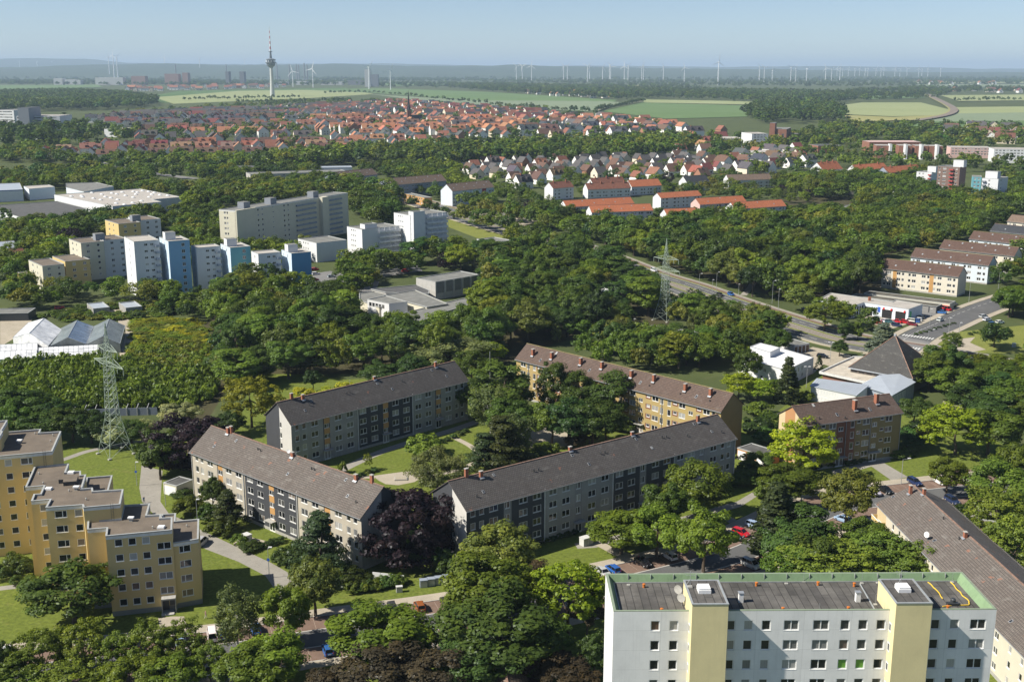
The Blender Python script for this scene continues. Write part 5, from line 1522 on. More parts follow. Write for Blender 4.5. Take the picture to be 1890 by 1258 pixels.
# brick school and brick church far right
gb = 'red brick wings far right'
for k, (x, y) in enumerate(((1618, 268.5), (1660, 268.5), (1690, 269), (1717, 269.5))):
 slab('school_wing',('leftmost', 'second', 'third', 'rightmost')[k] + ' red brick wing of the school with white end panel', 'school',(x,y),(x + 24,y + 1),15,depth=22,wall='brick_wall',roof='roof_light',dirn=-8,group=gb,faces={0:[(.4,2, 'two',3)]})
for k in range(4):
 x = 1643 + 29 * k
 slab('stair_shaft', 'white stair shaft beside brick wing number %s from the left' % ('one', 'two', 'three', 'four')[k], 'stair shaft',(x,266 + .4 * k),(x + 4,266 + .4 * k),17,depth=10,wall='cool_white',roof='roof_light',dirn=-5,group='white stair shafts of the brick school')
slab('school_wing', 'low pink flat roofed building in front of the brick school', 'building',(1605,262),(1700,262),13,depth=30,wall='brick_wall',roof='pink_wall',dirn=0)
slab('factory', 'dark red brick works building with arched windows', 'works',(1420,238),(1452,241),22,depth=50,wall='brick_wall',roof='roof_mid',dirn=-20,faces={0:[(.2,3, 'one',1,6,6),(.5,3, 'one',1,6,6),(.8,3, 'one',1,6,6)]})
slab('brick_tower', 'square red brick tower beside the brick works', 'tower',(1421,227),(1431,227.6),30,depth=16,wall='brick_wall',roof='roof_dark',dirn=-20)
slab('factory', 'lower red brick works building right of the dark one', 'works',(1452,247),(1475,248),15,depth=40,wall='brick_wall',roof='roof_mid',dirn=10,faces={0:[(.3,3, 'one',1,8,5),(.7,3, 'one',1,8,5)]})
slab('office', 'white office building left of the brick works', 'office',(1388,247),(1418,246),20,depth=40,wall='cool_white',roof='roof_light',dirn=8,faces={0:[(.2 + .2 * k,3, 'two',3) for k in range(4)]})
slab('market_hall', 'flat white roofed supermarket among gardens', 'hall',(1413,284),(1470,281.5),8,depth=60,wall='grey_pale',roof='roof_light',dirn=10)
slab('market_hall', 'long flat white roofed hall left of the brick works', 'hall',(1325,256),(1376,253),9,depth=50,wall='grey_pale',roof='roof_light',dirn=8)
slab('school_wing', 'low orange brick school wing behind gardens', 'school',(1510,269),(1552,266.5),9,depth=30,wall='brick_wall',roof='roof_dark',dirn=8)
slab('flats', 'white and red striped long flats at the right edge', 'apartment block',(1835,275),(1920,279),15,depth=30,wall='cool_white',roof='roof_light',dirn=-12,faces={0:[(.06 + .08 * k,2.5, 'two',3) for k in range(12)]})
slab('flats', 'long pale flats left of the striped ones', 'apartment block',(1755,272),(1830,275),12,depth=30,wall='pink_wall',roof='roof_light',dirn=-12,faces={0:[(.06 + .08 * k,2.5, 'two',3) for k in range(12)]})
gt = 'blocks at the far left edge'
slab('hospital', 'long white block of many windows at the left edge', 'hospital',(-20,203),(25,209),26,depth=60,wall='cool_white',roof='roof_mid',dirn=-20,group=gt,faces={0:[(.05 + .06 * k,4, 'two',5,2,2) for k in range(15)]}, storey=5)
slab('hospital', 'dark grey tower block behind the long white one', 'hospital',(32,199),(52,200),38,depth=50,wall='balcony_grey',roof='roof_dark',dirn=0,group=gt)
slab('hospital', 'white flat block before the poplars', 'hospital',(30,214),(110,212.5),24,depth=60,wall='cool_white',roof='roof_light',dirn=2,group=gt,faces={0:[(.05 + .06 * k,5, 'two',3,2.4,2) for k in range(15)]}, storey=5)
slab('hall', 'white and blue hall in the middle of the gardens', 'hall',(192,238),(214,240),12,depth=50,wall='cool_white',roof='roof_light',dirn=-20,group=gt)
# ---- warehouses
q9 = lambda x, y: zpt(x, y, 0, 320, 5.25)
def flat_poly(name,label,cat,pp,z,wall,roof,org=None,faces=None,group=None,par=.3,copm='coping',holes=()):
 o = at(*pp[0], z); o.z = 0
 r = thing(name, label, cat, o, 0, group)
 pts = loc_pts(pp, z, o)
 rf = flat_block(r, pts, z, faces or {}, wall, roof, band=False, par=par, copm=copm)
 EXCL.append([(at(*q, z).x, at(*q, z).y) for q in pp])
 return r, rf, o
wh,wrf,wo = flat_poly('warehouse', 'large white warehouse with pale flat roof dotted with domes', 'warehouse',[q9(1090,318),q9(1565,275),q9(1480,252),q9(1760,228),q9(1352,148),q9(525,205)],9.5, 'cool_white', 'roof_light')
for x,y in ((690,225),(790,220),(890,190),(985,205),(1085,195),(1185,185),(1290,180),(1380,172),(1440,180),(800,232),(905,245),(1020,230),(1130,203),(1215,218),(1315,207),(1330,187),(1470,208),(1495,190),(975,260),(1075,240),(1290,235),(1445,233),(1140,258),(1125,292),(1205,305),(1285,287),(1370,270),(1625,218),(1550,212)):
 p = at(*q9(x, y), 9.3) - wo; m = MB()
 m.box(p.x - 1.3,p.x + 1.3,p.y - 1.3,p.y + 1.3,9.2,9.6,0); m.lathe([(1.25,9.6),(1.0,9.95),(.5,10.15),(0,10.2)],8,0,(p.x,p.y)); m.build('roof_dome',M['white'],wrf)
m = MB(); a, b = at(*q9(840, 258), 9.3) - wo, at(*q9(1480, 252), 9.3) - wo
flat_poly('warehouse', 'dark roofed hall with white wall in front of the large white warehouse', 'warehouse',[q9(-60,340),q9(300,460),q9(700,430),q9(830,335),q9(560,268),q9(0,305)],6.5, 'cool_white', 'roof_dark')
flat_poly('warehouse', 'grey flat roofed hall with small roof domes behind the large white warehouse', 'warehouse',[q9(640,135),q9(812,178),q9(1100,125),q9(930,86),q9(640,95)],8, 'pale_blue', 'roof_mid')
M['blue_band'] = render_wall('cobalt blue sheet', (0.04, 0.12, 0.36), 0.05, .1)
flat_poly('warehouse', 'white hall with cobalt blue band at the left edge', 'warehouse',[q9(280,150),q9(530,130),q9(470,108),q9(230,122)],9, 'pale_blue', 'roof_light')
slab('warehouse', 'hall with pale ridged roof and cobalt blue wall at the left edge', 'warehouse',(-40,353),(42,346),9,depth=60,wall='cool_white',roof='metal_grey',dirn=25,band=True,bandm='blue_band')
slab('shed', 'low dark roofed shed among trees at the left edge', 'shed',(-10,421),(25,416),5,depth=14,wall='cool_white',roof='roof_dark',dirn=20)
simple_gable('small brick red roofed house by the purple tree at the left edge',(18,476),(46,474),(22,459),4.5,8.5,9, 'roof_russet', 'brick_wall',[(.3,1.2, 'one'),(.7,1.2, 'one')],[1.2], 'old farm buildings at the left',name='farmhouse')
simple_gable('pale sheet roofed shed beside the red roofed farmhouse',(-30,462),(32,457),(-28,444),5,8,14, 'metal_grey', 'ivory',[],[1.2], 'old farm buildings at the left',name='shed')
slab('car_port', 'left one of two flat corrugated carports before the tallest blue tower', 'carport',(172,569.5),(202,563.5),2.8,bl=None,depth=13,wall='slab_grey',roof='metal_grey',dirn=31,group='flat carports')
slab('car_port', 'right one of two flat corrugated carports before the tallest blue tower', 'carport',(232,568),(262,560.5),2.8,bl=None,depth=13,wall='slab_grey',roof='metal_grey',dirn=31,group='flat carports')
slab('shed', 'long dark open fronted shed with grassy roof at the left edge', 'shed',(-30,579),(52,577.5),3.2,depth=10,wall='dark_metal',roof='roof_mid',dirn=6)
# ---- greenhouses
def glass_mat(name, c, rough, a=.5):
 m, t, b = newmat(name)
 v = coord(t)
 n = noise_out(t, v, .25, 5, .7)
 t.links.new(ramp(t, n, [(.3, tuple(x * .6 for x in c)),(.7, tuple(min(1, x * 1.5) for x in c))]), b.inputs['Base Color'])
 b.inputs['Roughness'].default_value = rough
 b.inputs['Specular IOR Level'].default_value = .7
 return m
M['gh_dirty'] = glass_mat('dirty greenhouse glass', (0.17, 0.19, 0.18), .28)
M['gh_blue'] = glass_mat('greenhouse glass with painted sky tint', (0.15, 0.19, 0.25), .15)  # blue base colour puts the sky's reflection into the glass
M['gh_white'] = glass_mat('whitewashed greenhouse glass', (0.68, 0.70, 0.72), .35)
M['alu'] = plain('aluminium glazing bar', (0.5, 0.52, 0.52), .4, .5)
qg = lambda x, y: zpt(x, y, 0, 560, 6.3)
def greenhouse(label, eL, eR, bL, z, zr, mats, group, bays=8, ridges=1, far=None):
 """ridge runs away from the viewer: eL>eR is the near gable line, bL the far left corner"""
 a, b, c = at(*eL, z), at(*eR, z), at(*bL, z)
 o = a.copy(); o.z = 0
 r = thing('greenhouse', label, 'greenhouse', o, 0, group)
 A, B, C = a - o, b - o, c - o; Dv = C - A; Wv = B - A
 for k in range(ridges):
  p, q = A + Wv * (k / ridges), A + Wv * ((k + 1) / ridges)
  md = (p + q) / 2 + Vector((0, 0, zr - z))
  for s_, (u, v_) in enumerate(((p, md), (md, q))):
   for j in range(bays):
    f0, f1 = j / bays, (j + 1) / bays
    m = MB(); m.face([u + Dv * f0,v_ + Dv * f0,v_ + Dv * f1,u + Dv * f1] if s_ == 0 else [u + Dv * f0,v_ + Dv * f0,v_ + Dv * f1,u + Dv * f1])
    m.build('roof_pane', M[mats[(s_ + (j % 2 if len(mats) > 2 else 0)) % len(mats)]], r)
  fr = MB()
  for j in range(bays + 1):
   f = Dv * (j / bays); fr.bar(p + f, md + f, .07); fr.bar(md + f, q + f, .07)
  fr.bar(md, md + Dv, .12); fr.bar(p, p + Dv, .1); fr.bar(q, q + Dv, .1)
  fr.build('glazing_frame', M['alu'], r)
  m = MB(); m.face([(p.x, p.y, 0), (q.x, q.y, 0), tuple(q), tuple(md), tuple(p)])
  e = [v + Dv for v in (p, q, md)]; m.face([(e[1].x, e[1].y,0),(e[0].x, e[0].y,0), tuple(e[0]), tuple(e[2]), tuple(e[1])]); m.build('gable_glass',M[mats[0]],r)
 m = MB()
 for u in (A, B):
  v = u + Dv; m.face([(u.x, u.y, 0), (v.x, v.y, 0), tuple(v), tuple(u)])
 m.build('side_glass', M[mats[0]], r)
 EXCL.append([(x.x, x.y) for x in (a, b, b + Dv, c)])
 return r
ggh = 'greenhouses of the old nursery'
greenhouse('right greenhouse of dull dirty glass beside the gravel track',qg(1010,470),qg(1395,465),qg(1095,262),3.4,6.2,['gh_dirty', 'gh_dirty'],ggh,7)
greenhouse('middle greenhouse with sky blue glass roof',qg(590,490),qg(1000,470),qg(712,285),3.4,6.2,['gh_dirty', 'gh_blue'],ggh,7)
greenhouse('white painted greenhouse at the left of the nursery',qg(150,395),qg(560,490),qg(330,222),3.6,6.8,['gh_white', 'gh_white'],ggh,6)
greenhouse('long low whitewashed greenhouse in front of the others',qg(430,628),qg(440,470),qg(-200,660),3.2,4.8,['gh_white', 'gh_white'],ggh,10,2)
greenhouse('low greenhouse with bare slatted roof below the dirty glass houses',qg(1150,590),qg(1140,485),qg(440,628),3.0,3.8,['gh_white', 'gh_white'],ggh,12,3)
# concrete panel wall below the scrub
wl = thing('panel_wall', 'grey blue concrete panel wall with posts below the scrub', 'wall',tuple(at(205,768)))
M['panel_blue'] = render_wall('blue grey wall panel', (0.22, 0.25, 0.31), .2, .5)
a, b = at(80, 771, 0) - wl.location, at(292, 765, 0) - wl.location
nP = 11
for k in range(nP):
 u, v = a.lerp(b, k / nP), a.lerp(b, (k + 1) / nP)
 m = MB(); m.box(0,(v - u).length - .2,-.06,.06,0,2.3); m.build('wall_panel',M['panel_blue'],wl,False,u,math.atan2((v - u).y,(v - u).x))
 m = MB(); m.box(-.17,.17,-.17,.17,0,2.4); m.bar((0,0,2.3),(.2,1.6,3.2),.1); m.build('post',M['coping'],wl,False,u,math.atan2((v - u).y,(v - u).x))
# ---- car dealer and garages behind
qd = lambda x, y: zpt(x, y, 1490, 520, 4.725)
PD = [qd(98,150),qd(390,212),qd(495,178),qd(885,238),qd(1007,195),qd(770,157),qd(740,172),qd(205,95)]
dl,drf,do = flat_poly('car_dealer', 'grey car workshop with glass showroom and open service doors by the crossing', 'car dealer',PD,5.2, 'pale_blue', 'roof_light',par=.2)
pts = loc_pts(PD, 5.2, do)
def on_edge(i, fr, w, z0, z1, mat, name, dep=.1, root=None, label=None):
 a,b = Vector(pts[i]),Vector(pts[i + 1]); d = (b - a); L = d.length; d.normalize(); n = Vector((d.y,-d.x)); ang = math.atan2(d.y,d.x)
 c = a + d * (L * fr - w / 2)
 m = MB(); m.box(0, w, -dep, .02, z0, z1)
 o = m.build(name, M[mat], dl, False, (c.x, c.y, 0), ang); return o
M['doorway_shade'] = plain('painted workshop shade', (0.015, 0.015, 0.017), .9)  # near-black colour paints the shade inside the open doorways
M['sign_red'] = plain('red sign', (0.55, 0.02, 0.02), .5)
M['sign_blue'] = plain('blue sign', (0.04, 0.12, 0.5), .5)
M['sign_green'] = plain('green banner', (0.12, 0.45, 0.2), .6)
for fr,w in ((.53,4.4),(.83,4.4),(.12,3.4)):on_edge(2,fr,w,0,3.6, 'doorway_shade', 'doorway_shade_panel',.03)
for fr in (.53, .83):
 on_edge(2, fr, 4.4, 3.65, 4.1, 'white', 'door_header', .25)
for fr in (.63, .92, .46): on_edge(2, fr, .7, 3.5, 4.3, 'sign_red', 'sign_disc', .4)
on_edge(2, .35, 1.2, 2.0, 4.2, 'sign_blue', 'sign', .06)
on_edge(3, .12, .8, 1.0, 4.0, 'sign_green', 'banner', .5)
for i, n_ in ((0, 9), (1, 5)):
 for k in range(n_):on_edge(i,(k + .5) / n_ if i else .62 + .38 * (k + .5) / n_,1.3 if i else .9,.3,4.2, 'glass_dark', 'showroom_window',.05)
chp = at(*qd(542,160),5.2) - do; m = MB(); m.box(chp.x - .5,chp.x + .5,chp.y - .5,chp.y + .5,5,6.6); m.build('chimney',M['brick_red'],drf)
M['roof_moss'] = felt_roof('mossy dark roof', (0.11, 0.10, 0.075), .45)
garage_row('long row of pale fronted garages before the ivory block',qd(495,98),qd(1245,190),3.0,7.0,14, 'cream_pale', 'cream_pale', 'roof_moss')
garage_row('long row of dark roofed garages directly behind the car workshop',qd(380,120),qd(1130,215),3.0,6.5,12, 'slab_dark', 'stair_grey', 'roof_moss')
slab('bungalow', 'dark flat roofed low building under the lattice mast', 'building',(1252,628),(1290,604),3.6,depth=20,wall='ivory',roof='roof_dark',dirn=55)
slab('bungalow', 'white roofed low building left of the lattice mast, half hidden by trees', 'building',(1113,541),(1200,533),3.6,depth=14,wall='cool_white',roof='roof_white',dirn=30)
slab('shed', 'small red tiled garden shed with board walls beyond the long brown roof', 'shed',(1803.5,971),(1850,983),2.6,depth=5,wall='wood',roof='roof_russet',dirn=-25)
# ================================================================== lattice masts,power lines,television tower,wind turbines
def lattice_mast(label, base, top, arms, ang, group=None, spread=3.4, name='lattice_mast'):
 b = at(*base)
 h = None
 for i in range(200, 900):
  if pix((b.x, b.y, i * .1))[1] < top: h = i * .1; break
 r = thing(name, label, 'pylon', b, ang, group)
 print('MAST h', h, 'dist', b.y)
 def wdt(z):  # half width at height
  f = z / h
  return spread * (1 - f / .30) + 1.35 * f / .30 if f < .30 else 1.35 + (.95 - 1.35) * (f - .3) / .4 if f < .7 else max(.06,.95 * (1 - (f - .7) / .3))
 zs = [0, h * .1, h * .19, h * .27] + [h * (.27 + .43 * k / 9) for k in range(1,10)] + [h * (.7 + .3 * k / 6) for k in range(1,7)]
 legs = [MB() for _ in range(4)]
 br = MB()
 cs = [(-1, -1), (1, -1), (1, 1), (-1, 1)]
 for za, zb in zip(zs[:-1], zs[1:]):
  wa, wb = wdt(za), wdt(zb)
  A = [Vector((c[0] * wa, c[1] * wa, za)) for c in cs]; B = [Vector((c[0] * wb, c[1] * wb, zb)) for c in cs]
  for i in range(4):
   j = (i + 1) % 4
   legs[i].bar(A[i], B[i], .10 if za < h * .5 else .07)
   br.bar(A[i], B[j], .04, 0, 3); br.bar(A[j], B[i], .04, 0, 3)
   if za > 0: br.bar(A[i], A[j], .035, 0, 3)
 for l in legs: l.build('leg', M['lattice'], r)
 br.build('bracing', M['lattice'], r)
 tips = []
 for f, al in arms:
  z = h * f; w = wdt(z)
  for sgn in (-1, 1):
   m = MB(); tip = Vector((sgn * al, 0, z + .2)); tips.append(tip)
   for y in (-w, w):
    m.bar((sgn * w, y, z), tip, .07, 0, 4); m.bar((sgn * w, y, z + 1.5), tip, .06, 0, 4)
   for k in range(1, 5):
    q = k / 5
    a_, b_ = Vector((sgn * w, -w, z)).lerp(tip, q), Vector((sgn * w, w, z)).lerp(tip, q)
    m.bar(a_,b_,.04,0,3); c_ = Vector((sgn * w,w,z + 1.5)).lerp(tip,q); m.bar(b_,c_,.04,0,3); m.bar(a_,Vector((sgn * w,-w,z + 1.5)).lerp(tip,q),.04,0,3)
   for q in (1.0, .55):
    p = Vector((sgn * (w + (al - w) * q), 0, z + .1)); m.bar(p, p - Vector((0, 0, 1.7)), .07, 0, 6)
   m.build('cross_arm', M['lattice'], r)
 for c in cs:
  m = MB(); m.box(c[0] * spread - .4,c[0] * spread + .4,c[1] * spread - .4,c[1] * spread + .4,-.2,.35); m.build('footing',M['concrete'],r)
 return r, h, [Vector((sg * (al * q), 0, h * f - 1.5)) for f, al in arms for sg in (-1, 1) for q in (1.0, .6)]
pa, pb_ = at(214, 837.5), at(1226, 590.5)
aa = math.radians(-45); ab = math.radians(-40)
m1,h1,t1 = lattice_mast('green grey lattice mast standing on the lawn beside the curving footpath',(214,837.5),595.6,((.69,8.2),(.80,5.6)),aa, 'lattice masts of the power line')
m2,h2,t2 = lattice_mast('green grey lattice mast at the edge of the grove before the main road',(1226,590.5),440,((.61,6.6),(.75,5.9)),ab, 'lattice masts of the power line')
def cable(p, q, sag, label):
 m = MB(); prev = p
 for i in range(1, 15):
  f = i / 14; c = p.lerp(q, f) - Vector((0, 0, sag * 4 * f * (1 - f))); m.bar(prev, c, .022, 0, 3); prev = c
 tag(m.build('power_line', M['dark_metal']), label, 'cable', 'cables between the lattice masts')
R1 = Matrix.Rotation(aa, 4, 'Z'); R2 = Matrix.Rotation(ab, 4, 'Z')
for i, (a, b) in enumerate(zip(t1, t2)):
 cable(pa + (R1 @ a),pb_ + (R2 @ b),9, 'thin dark power cable strung between the two lattice masts over the grove')
tb = at(503, 178)
tv = thing('television_tower', 'slim concrete television tower with round platform and red and white aerial', 'tower',tb)
def zt(y):
 for i in range(0, 6000):
  if pix((tb.x, tb.y, i * .1))[1] < y: return i * .1
z0, z1, z2, z3 = zt(122), zt(108), zt(96), zt(52)
s_ = tb.length / FPX
M['tower_concrete'] = plain('pale tower concrete', (0.5, 0.51, 0.5), .8, 0, .08, .05)
M['tower_dark'] = plain('dark platform', (0.13, 0.15, 0.17), .7)
M['aerial_red'] = plain('aerial red',(0.42,0.07,0.06),.6); M['aerial_white'] = plain('aerial white',(0.7,0.7,.7),.6)
m = MB(); m.lathe([(4.2 * s_,0),(3.0 * s_,(z0) * .5),(2.6 * s_,z0),(0,z0)],20); m.build('shaft',M['tower_concrete'],tv,True)
m = MB(); m.lathe([(2.8 * s_,z0 - 3 * s_),(7.5 * s_,z0 + 1.5 * s_),(7.5 * s_,z0 + 4 * s_),(9.6 * s_,z0 + 5 * s_),(9.6 * s_,z0 + 6 * s_),(6 * s_,z0 + 6.4 * s_),(6 * s_,z1 - 3 * s_),(8.6 * s_,z1 - 2.6 * s_),(8.6 * s_,z1 - 1.6 * s_),(3 * s_,z1),(0,z1)],24); m.build('platform',M['tower_dark'],tv)
for i in range(10):
 a = 2 * math.pi * i / 10; m = MB(); m.lathe([(0,-1 * s_),(1.2 * s_,-1 * s_),(1.2 * s_,1 * s_),(0,1 * s_)],8,0,(7.4 * s_ * math.cos(a),7.4 * s_ * math.sin(a)))
 m.v = [(x, y, z + z0 + 8.2 * s_) for x, y, z in m.v]; m.build('dish', M['aerial_white'], tv)
m = MB(); m.lathe([(2.2 * s_,z1),(1.5 * s_,z2),(3.2 * s_,z2),(3.2 * s_,z2 + 1.2 * s_),(0,z2 + 1.4 * s_)],12); m.build('upper_shaft',M['tower_dark'],tv)
nb = 9
for i in range(nb):
 a, b = z2 + (z3 - z2) * i / nb, z2 + (z3 - z2) * (i + 1) / nb; r0 = 1.35 * s_ * (1 - .75 * i / nb)
 m = MB(); m.lathe([(r0,a),(r0 * .92,b),(0,b)],10); m.build('aerial_band',M['aerial_red' if i % 2 else 'aerial_white'],tv)
m = MB(); m.lathe([(.3 * s_,z3),(.15 * s_,z3 + 3 * s_),(0,z3 + 3 * s_)],6); m.build('lightning_rod',M['lamp_grey'],tv)
M['turbine'] = plain('turbine white', (0.82, 0.83, 0.84), .5, 0, .03)
def turbine_parts():
 T = MB(); T.lathe([(2.3, 0), (1.35, 100), (0, 100)], 12)
 N = MB(); N.box(-2, 2, -4, 8, 98.6, 102.6); N.lathe([(0, 0), (1.6, .8), (2.0, 2.4), (0, 2.5)], 10, 0)
 n0 = len(N.v) - 0
 B = MB()
 pr = [(1.4, 1.5), (3.6, 8), (2.6, 22), (1.5, 36), (.25, 47)]
 for (c0, z0_), (c1, z1_) in zip(pr[:-1], pr[1:]):
  for y in (-.35, .35):
   q = [(-c0 * .3, y, z0_), (c0 * .7, y, z0_), (c1 * .7, y * .5, z1_), (-c1 * .3, y * .5, z1_)]
   B.face(q if y < 0 else q[::-1])
  B.face([(-c0 * .3,-.35,z0_),(-c0 * .3,.35,z0_),(-c1 * .3,.17,z1_),(-c1 * .3,-.17,z1_)][::-1]); B.face([(c0 * .7,-.35,z0_),(c0 * .7,.35,z0_),(c1 * .7,.17,z1_),(c1 * .7,-.17,z1_)])
 return T.mesh('mast',M['turbine'],True),N.mesh('nacelle',M['turbine']),B.mesh('rotor_blade',M['turbine'])
TM, TN, TBL = turbine_parts()
def turbine(px, pbase, phub, rot, label, yaw=0.2, far=False):
 if far: d = far
 else: d = at(px, pbase).y
 b = Vector(((px - 945) / FPX * (d * CP + 100 * SP), d, 0))
 hub = 100 + (128 - phub) * d / FPX
 k = hub / 100.0
 r = thing('wind_turbine', label, 'wind turbine', b, yaw, 'wind turbines')
 for me, nm in ((TM, 'mast'), (TN, 'nacelle')):
  o = link(nm, me, r); o.scale = (max(1.0, k * 1.0), k if nm == 'mast' else 1, k)
  if nm == 'nacelle': o.scale = (1, 1, 1); o.location = (0, 0, hub - 100)
 for i in range(3):
  o = link('rotor_blade',TBL,r); o.location = (0,-5.2,hub + .6); o.rotation_euler = (0,rot + i * 2 * math.pi / 3,0); o.scale = (1.1,1,min(1.3,max(.95,k * .85)))
near = [(38,138,114.5),(70.4,138,115),(97.5,137,115),(145,136,117),(203,145,106),(211.6,147,104),(218,146,106),(305.5,141.6,107),(370,142.6,108.7),(453,139,110),(492,140.6,112.8),(541,161,131.5),(578,162,127.5),(681.3,164.5,124),(721,166,131)]
nm_ = ['leftmost white wind turbine at the left edge', 'second white wind turbine from the left edge', 'third white wind turbine from the left edge', 'fourth wind turbine from the left edge, faint and alone', 'left one of the three wind turbines clustered together', 'middle and tallest of the three wind turbines clustered together', 'right one of the three wind turbines clustered together',
       'lone wind turbine before the wooded ridge, right of the cluster of three', 'lone wind turbine nearer the television tower, before the wooded ridge', 'faint wind turbine just left of the television tower', 'wind turbine half hidden behind the television tower', 'dark small wind turbine by a clump of trees right of the television tower', 'narrow wind turbine seen edge on right of the television tower',
       'big wind turbine beside the pale silo on the plain', 'big wind turbine with raised blade right of the silo']
for (x, b, h), l in zip(near, nm_): turbine(x, b, h, R.uniform(0, 2.1), l, R.uniform(-.6, .9))
farr = [(953,123),(964,123),(981,122),(1040,122),(1047,123),(1084,122),(1088,124),(1112,124),(1125,121),(1127,124),(1152,123),(1159,122),(1184,124),(1187,122),(1224,124),(1262.7,125),(1401,124),(1410,125),(1425,130),(1459,125),(1468,128),(1488,127),(1523,126),(1534,128),(1549.5,126)] + \
       [(1240 + x / 2.908,127.5) for x in (885,915,945,980,1005,1035,1050,1093,1120,1135,1195,1222,1260,1322,1340,1372,1440)]
turbine(1325, 150, 115.5, .1, 'tallest wind turbine on the right half of the horizon', .3, far=7500)
for i, (x, h) in enumerate(farr):
 turbine(x,0,h,R.uniform(0,2.1), '%s distant wind turbine along the hazy right horizon, counted from the left' % ('first' if i == 0 else ordinal(i)),R.uniform(-.6,.9),far=9500 if i < 25 else 13000)
# silo and works far off
def far_box(name, label, cat, x0, x1, ytop, d, dep, mat, group=None):
 a, b = (x0 - 945) / FPX * d, (x1 - 945) / FPX * d; z = 100 + (128 - ytop) * d / FPX
 m = MB(); m.box(a, b, d, d + dep, 0, z); o = m.build(name, M[mat]); tag(o, label, cat, group); return o
far_box('silo', 'pale tall silo tower behind the big wind turbine', 'silo',680,690,128,6800,40, 'tower_concrete')
far_box('silo', 'darker stepped silo block right of the pale silo', 'silo',690,704,137,6900,40, 'balcony_grey')
M['far_pale'] = plain('pale sheet hall',(0.55,0.55,0.53),.7); M['far_dark'] = plain('grey works building',(0.18,0.18,0.19),.8); M['far_red'] = plain('reddish works building',(0.33,0.2,0.16),.8)
for k,(x0,x1,y) in enumerate([(120,136,144),(140,158,146),(160,168,147),(195,245,142.5),(260,285,140),(320,345,136),(352,362,134),(430,436,132),(455,463,132),(525,540,150),(556,576,149),(600,624,151),(628,640,150),(650,676,148)]):
 far_box('works_hall', '%s works hall far off at the foot of the hills' % ('first', 'second', 'third', 'fourth', 'fifth', 'sixth', 'seventh', 'eighth', 'ninth', 'tenth', 'eleventh', 'twelfth', 'thirteenth', 'fourteenth')[k] + ' from the left', 'works',x0,x1,y,7600,60, 'far_red' if k in (4,5,6) else 'far_dark' if k in (7,8,13) else 'far_pale', 'works halls on the plain')
for k, x in enumerate((523, 545, 558, 562, 572, 577, 432, 341)):
 d = 9500; m = MB(); a = (x - 945) / FPX * d
 m.lathe([(6,0),(4,100 + (128 - (117 if k in (0,4) else 121)) * d / FPX),(0,100 + (128 - 118) * d / FPX)],8,0,(a,d))
 tag(m.build('chimney_stack',M['far_dark']), 'tall thin works chimney far off in the haze right of the television tower' if k < 6 else 'tall thin works chimney far off in the haze left of the television tower', 'chimney', 'works chimneys in the haze')
# ================================================================== family houses of the town:the 300 largest are things
M['house_wall'] = tint_mat('house render',.85, 'OBJECT',.06); M['house_roof'] = tint_mat('house roof tiles',.85, 'OBJECT',.22)
def house_meshes(L, W, e, rdg, dormer, hip):
 w = MB(); w.box(0, L, 0, W, 0, e, 0, bottom=False)
 for x,s in ((0,-1),(L,1)):w.face([(x,0,e),(x,W,e),(x,W / 2,rdg - .1)] if s > 0 else [(x,W,e),(x,0,e),(x,W / 2,rdg - .1)])
 r = MB(); k = (rdg - e) / (W / 2); o = .45; h = hip
 A,B,C,D = (-.3,-o,e - k * o),(L + .3,-o,e - k * o),(L + .3,W + o,e - k * o),(-.3,W + o,e - k * o); P,Q = (-.3 + h,W / 2,rdg),(L + .3 - h,W / 2,rdg)
 up = lambda p: (p[0], p[1], p[2] + .2)
 for f in ((A, B, Q, P), (C, D, P, Q)): r.face([up(p) for p in f]); r.face(list(f)[::-1])
 for a, b in ((A, B), (C, D), (B, Q), (Q, C), (D, P), (P, A)): r.face([a, b, up(b), up(a)])
 if h:
  r.face([up(B), up(C), up(Q)]); r.face([up(D), up(A), up(P)])
 if dormer:
  for x in ([L * .5] if L < 13 else [L * .3,L * .7]):r.box(x - 1.3,x + 1.3,.6,W / 2,e + .4,e + (rdg - e) * .72)
 c = MB(); c.box(L * .3, L * .3 + .7, W / 2 - .9, W / 2 - .2, rdg - 1.2, rdg + 1.0)
 n = MB(); n.box(0, 1.2, -.05, .02, 0, 1.3)
 return w.mesh('wall', M['house_wall']), r.mesh('roof', M['house_roof']), c.mesh('chimney', M['brick_red'])
HP = [(11,9.5,4.6,10.2,False,0),(13,10,5.4,10.6,True,0),(15,10,7.0,11.4,True,0),(20,10.5,7.0,11.4,True,0),(11,10,4.4,9.4,False,2.5)]
HM = [house_meshes(*p) for p in HP]
wn = MB(); wn.box(0,1.3,-.06,.0,0,1.4,0); wn.box(.1,1.2,-.075,-.06,.1,1.3,1); HWIN = wn.mesh('window',[M['white_frame'],M['glass_dark']])
ROOFC = {'red':(0.24,0.10,0.066), 'orange':(0.36,0.16,0.09), 'brown':(0.13,0.075,0.055), 'grey':(0.085,0.08,0.08), 'slate':(0.05,0.055,0.065), 'wine':(0.17,0.055,0.05), 'tan':(0.24,0.15,0.10)}
WALLC = [(.80, .79, .76)] * 6 + [(.66, .58, .44), (.62, .6, .56), (.7, .62, .5), (.34, .17, .11)]
HOUSES = []
HGRID = {}
def near_house(x, y, r):
 i, j = int(x // 30), int(y // 30)
 for a in (i - 1, i, i + 1):
  for b in (j - 1, j, j + 1):
   for hx, hy, hr in HGRID.get((a, b), ()):
    if (hx - x) ** 2 + (hy - y) ** 2 < (hr + r) ** 2: return True
 return False
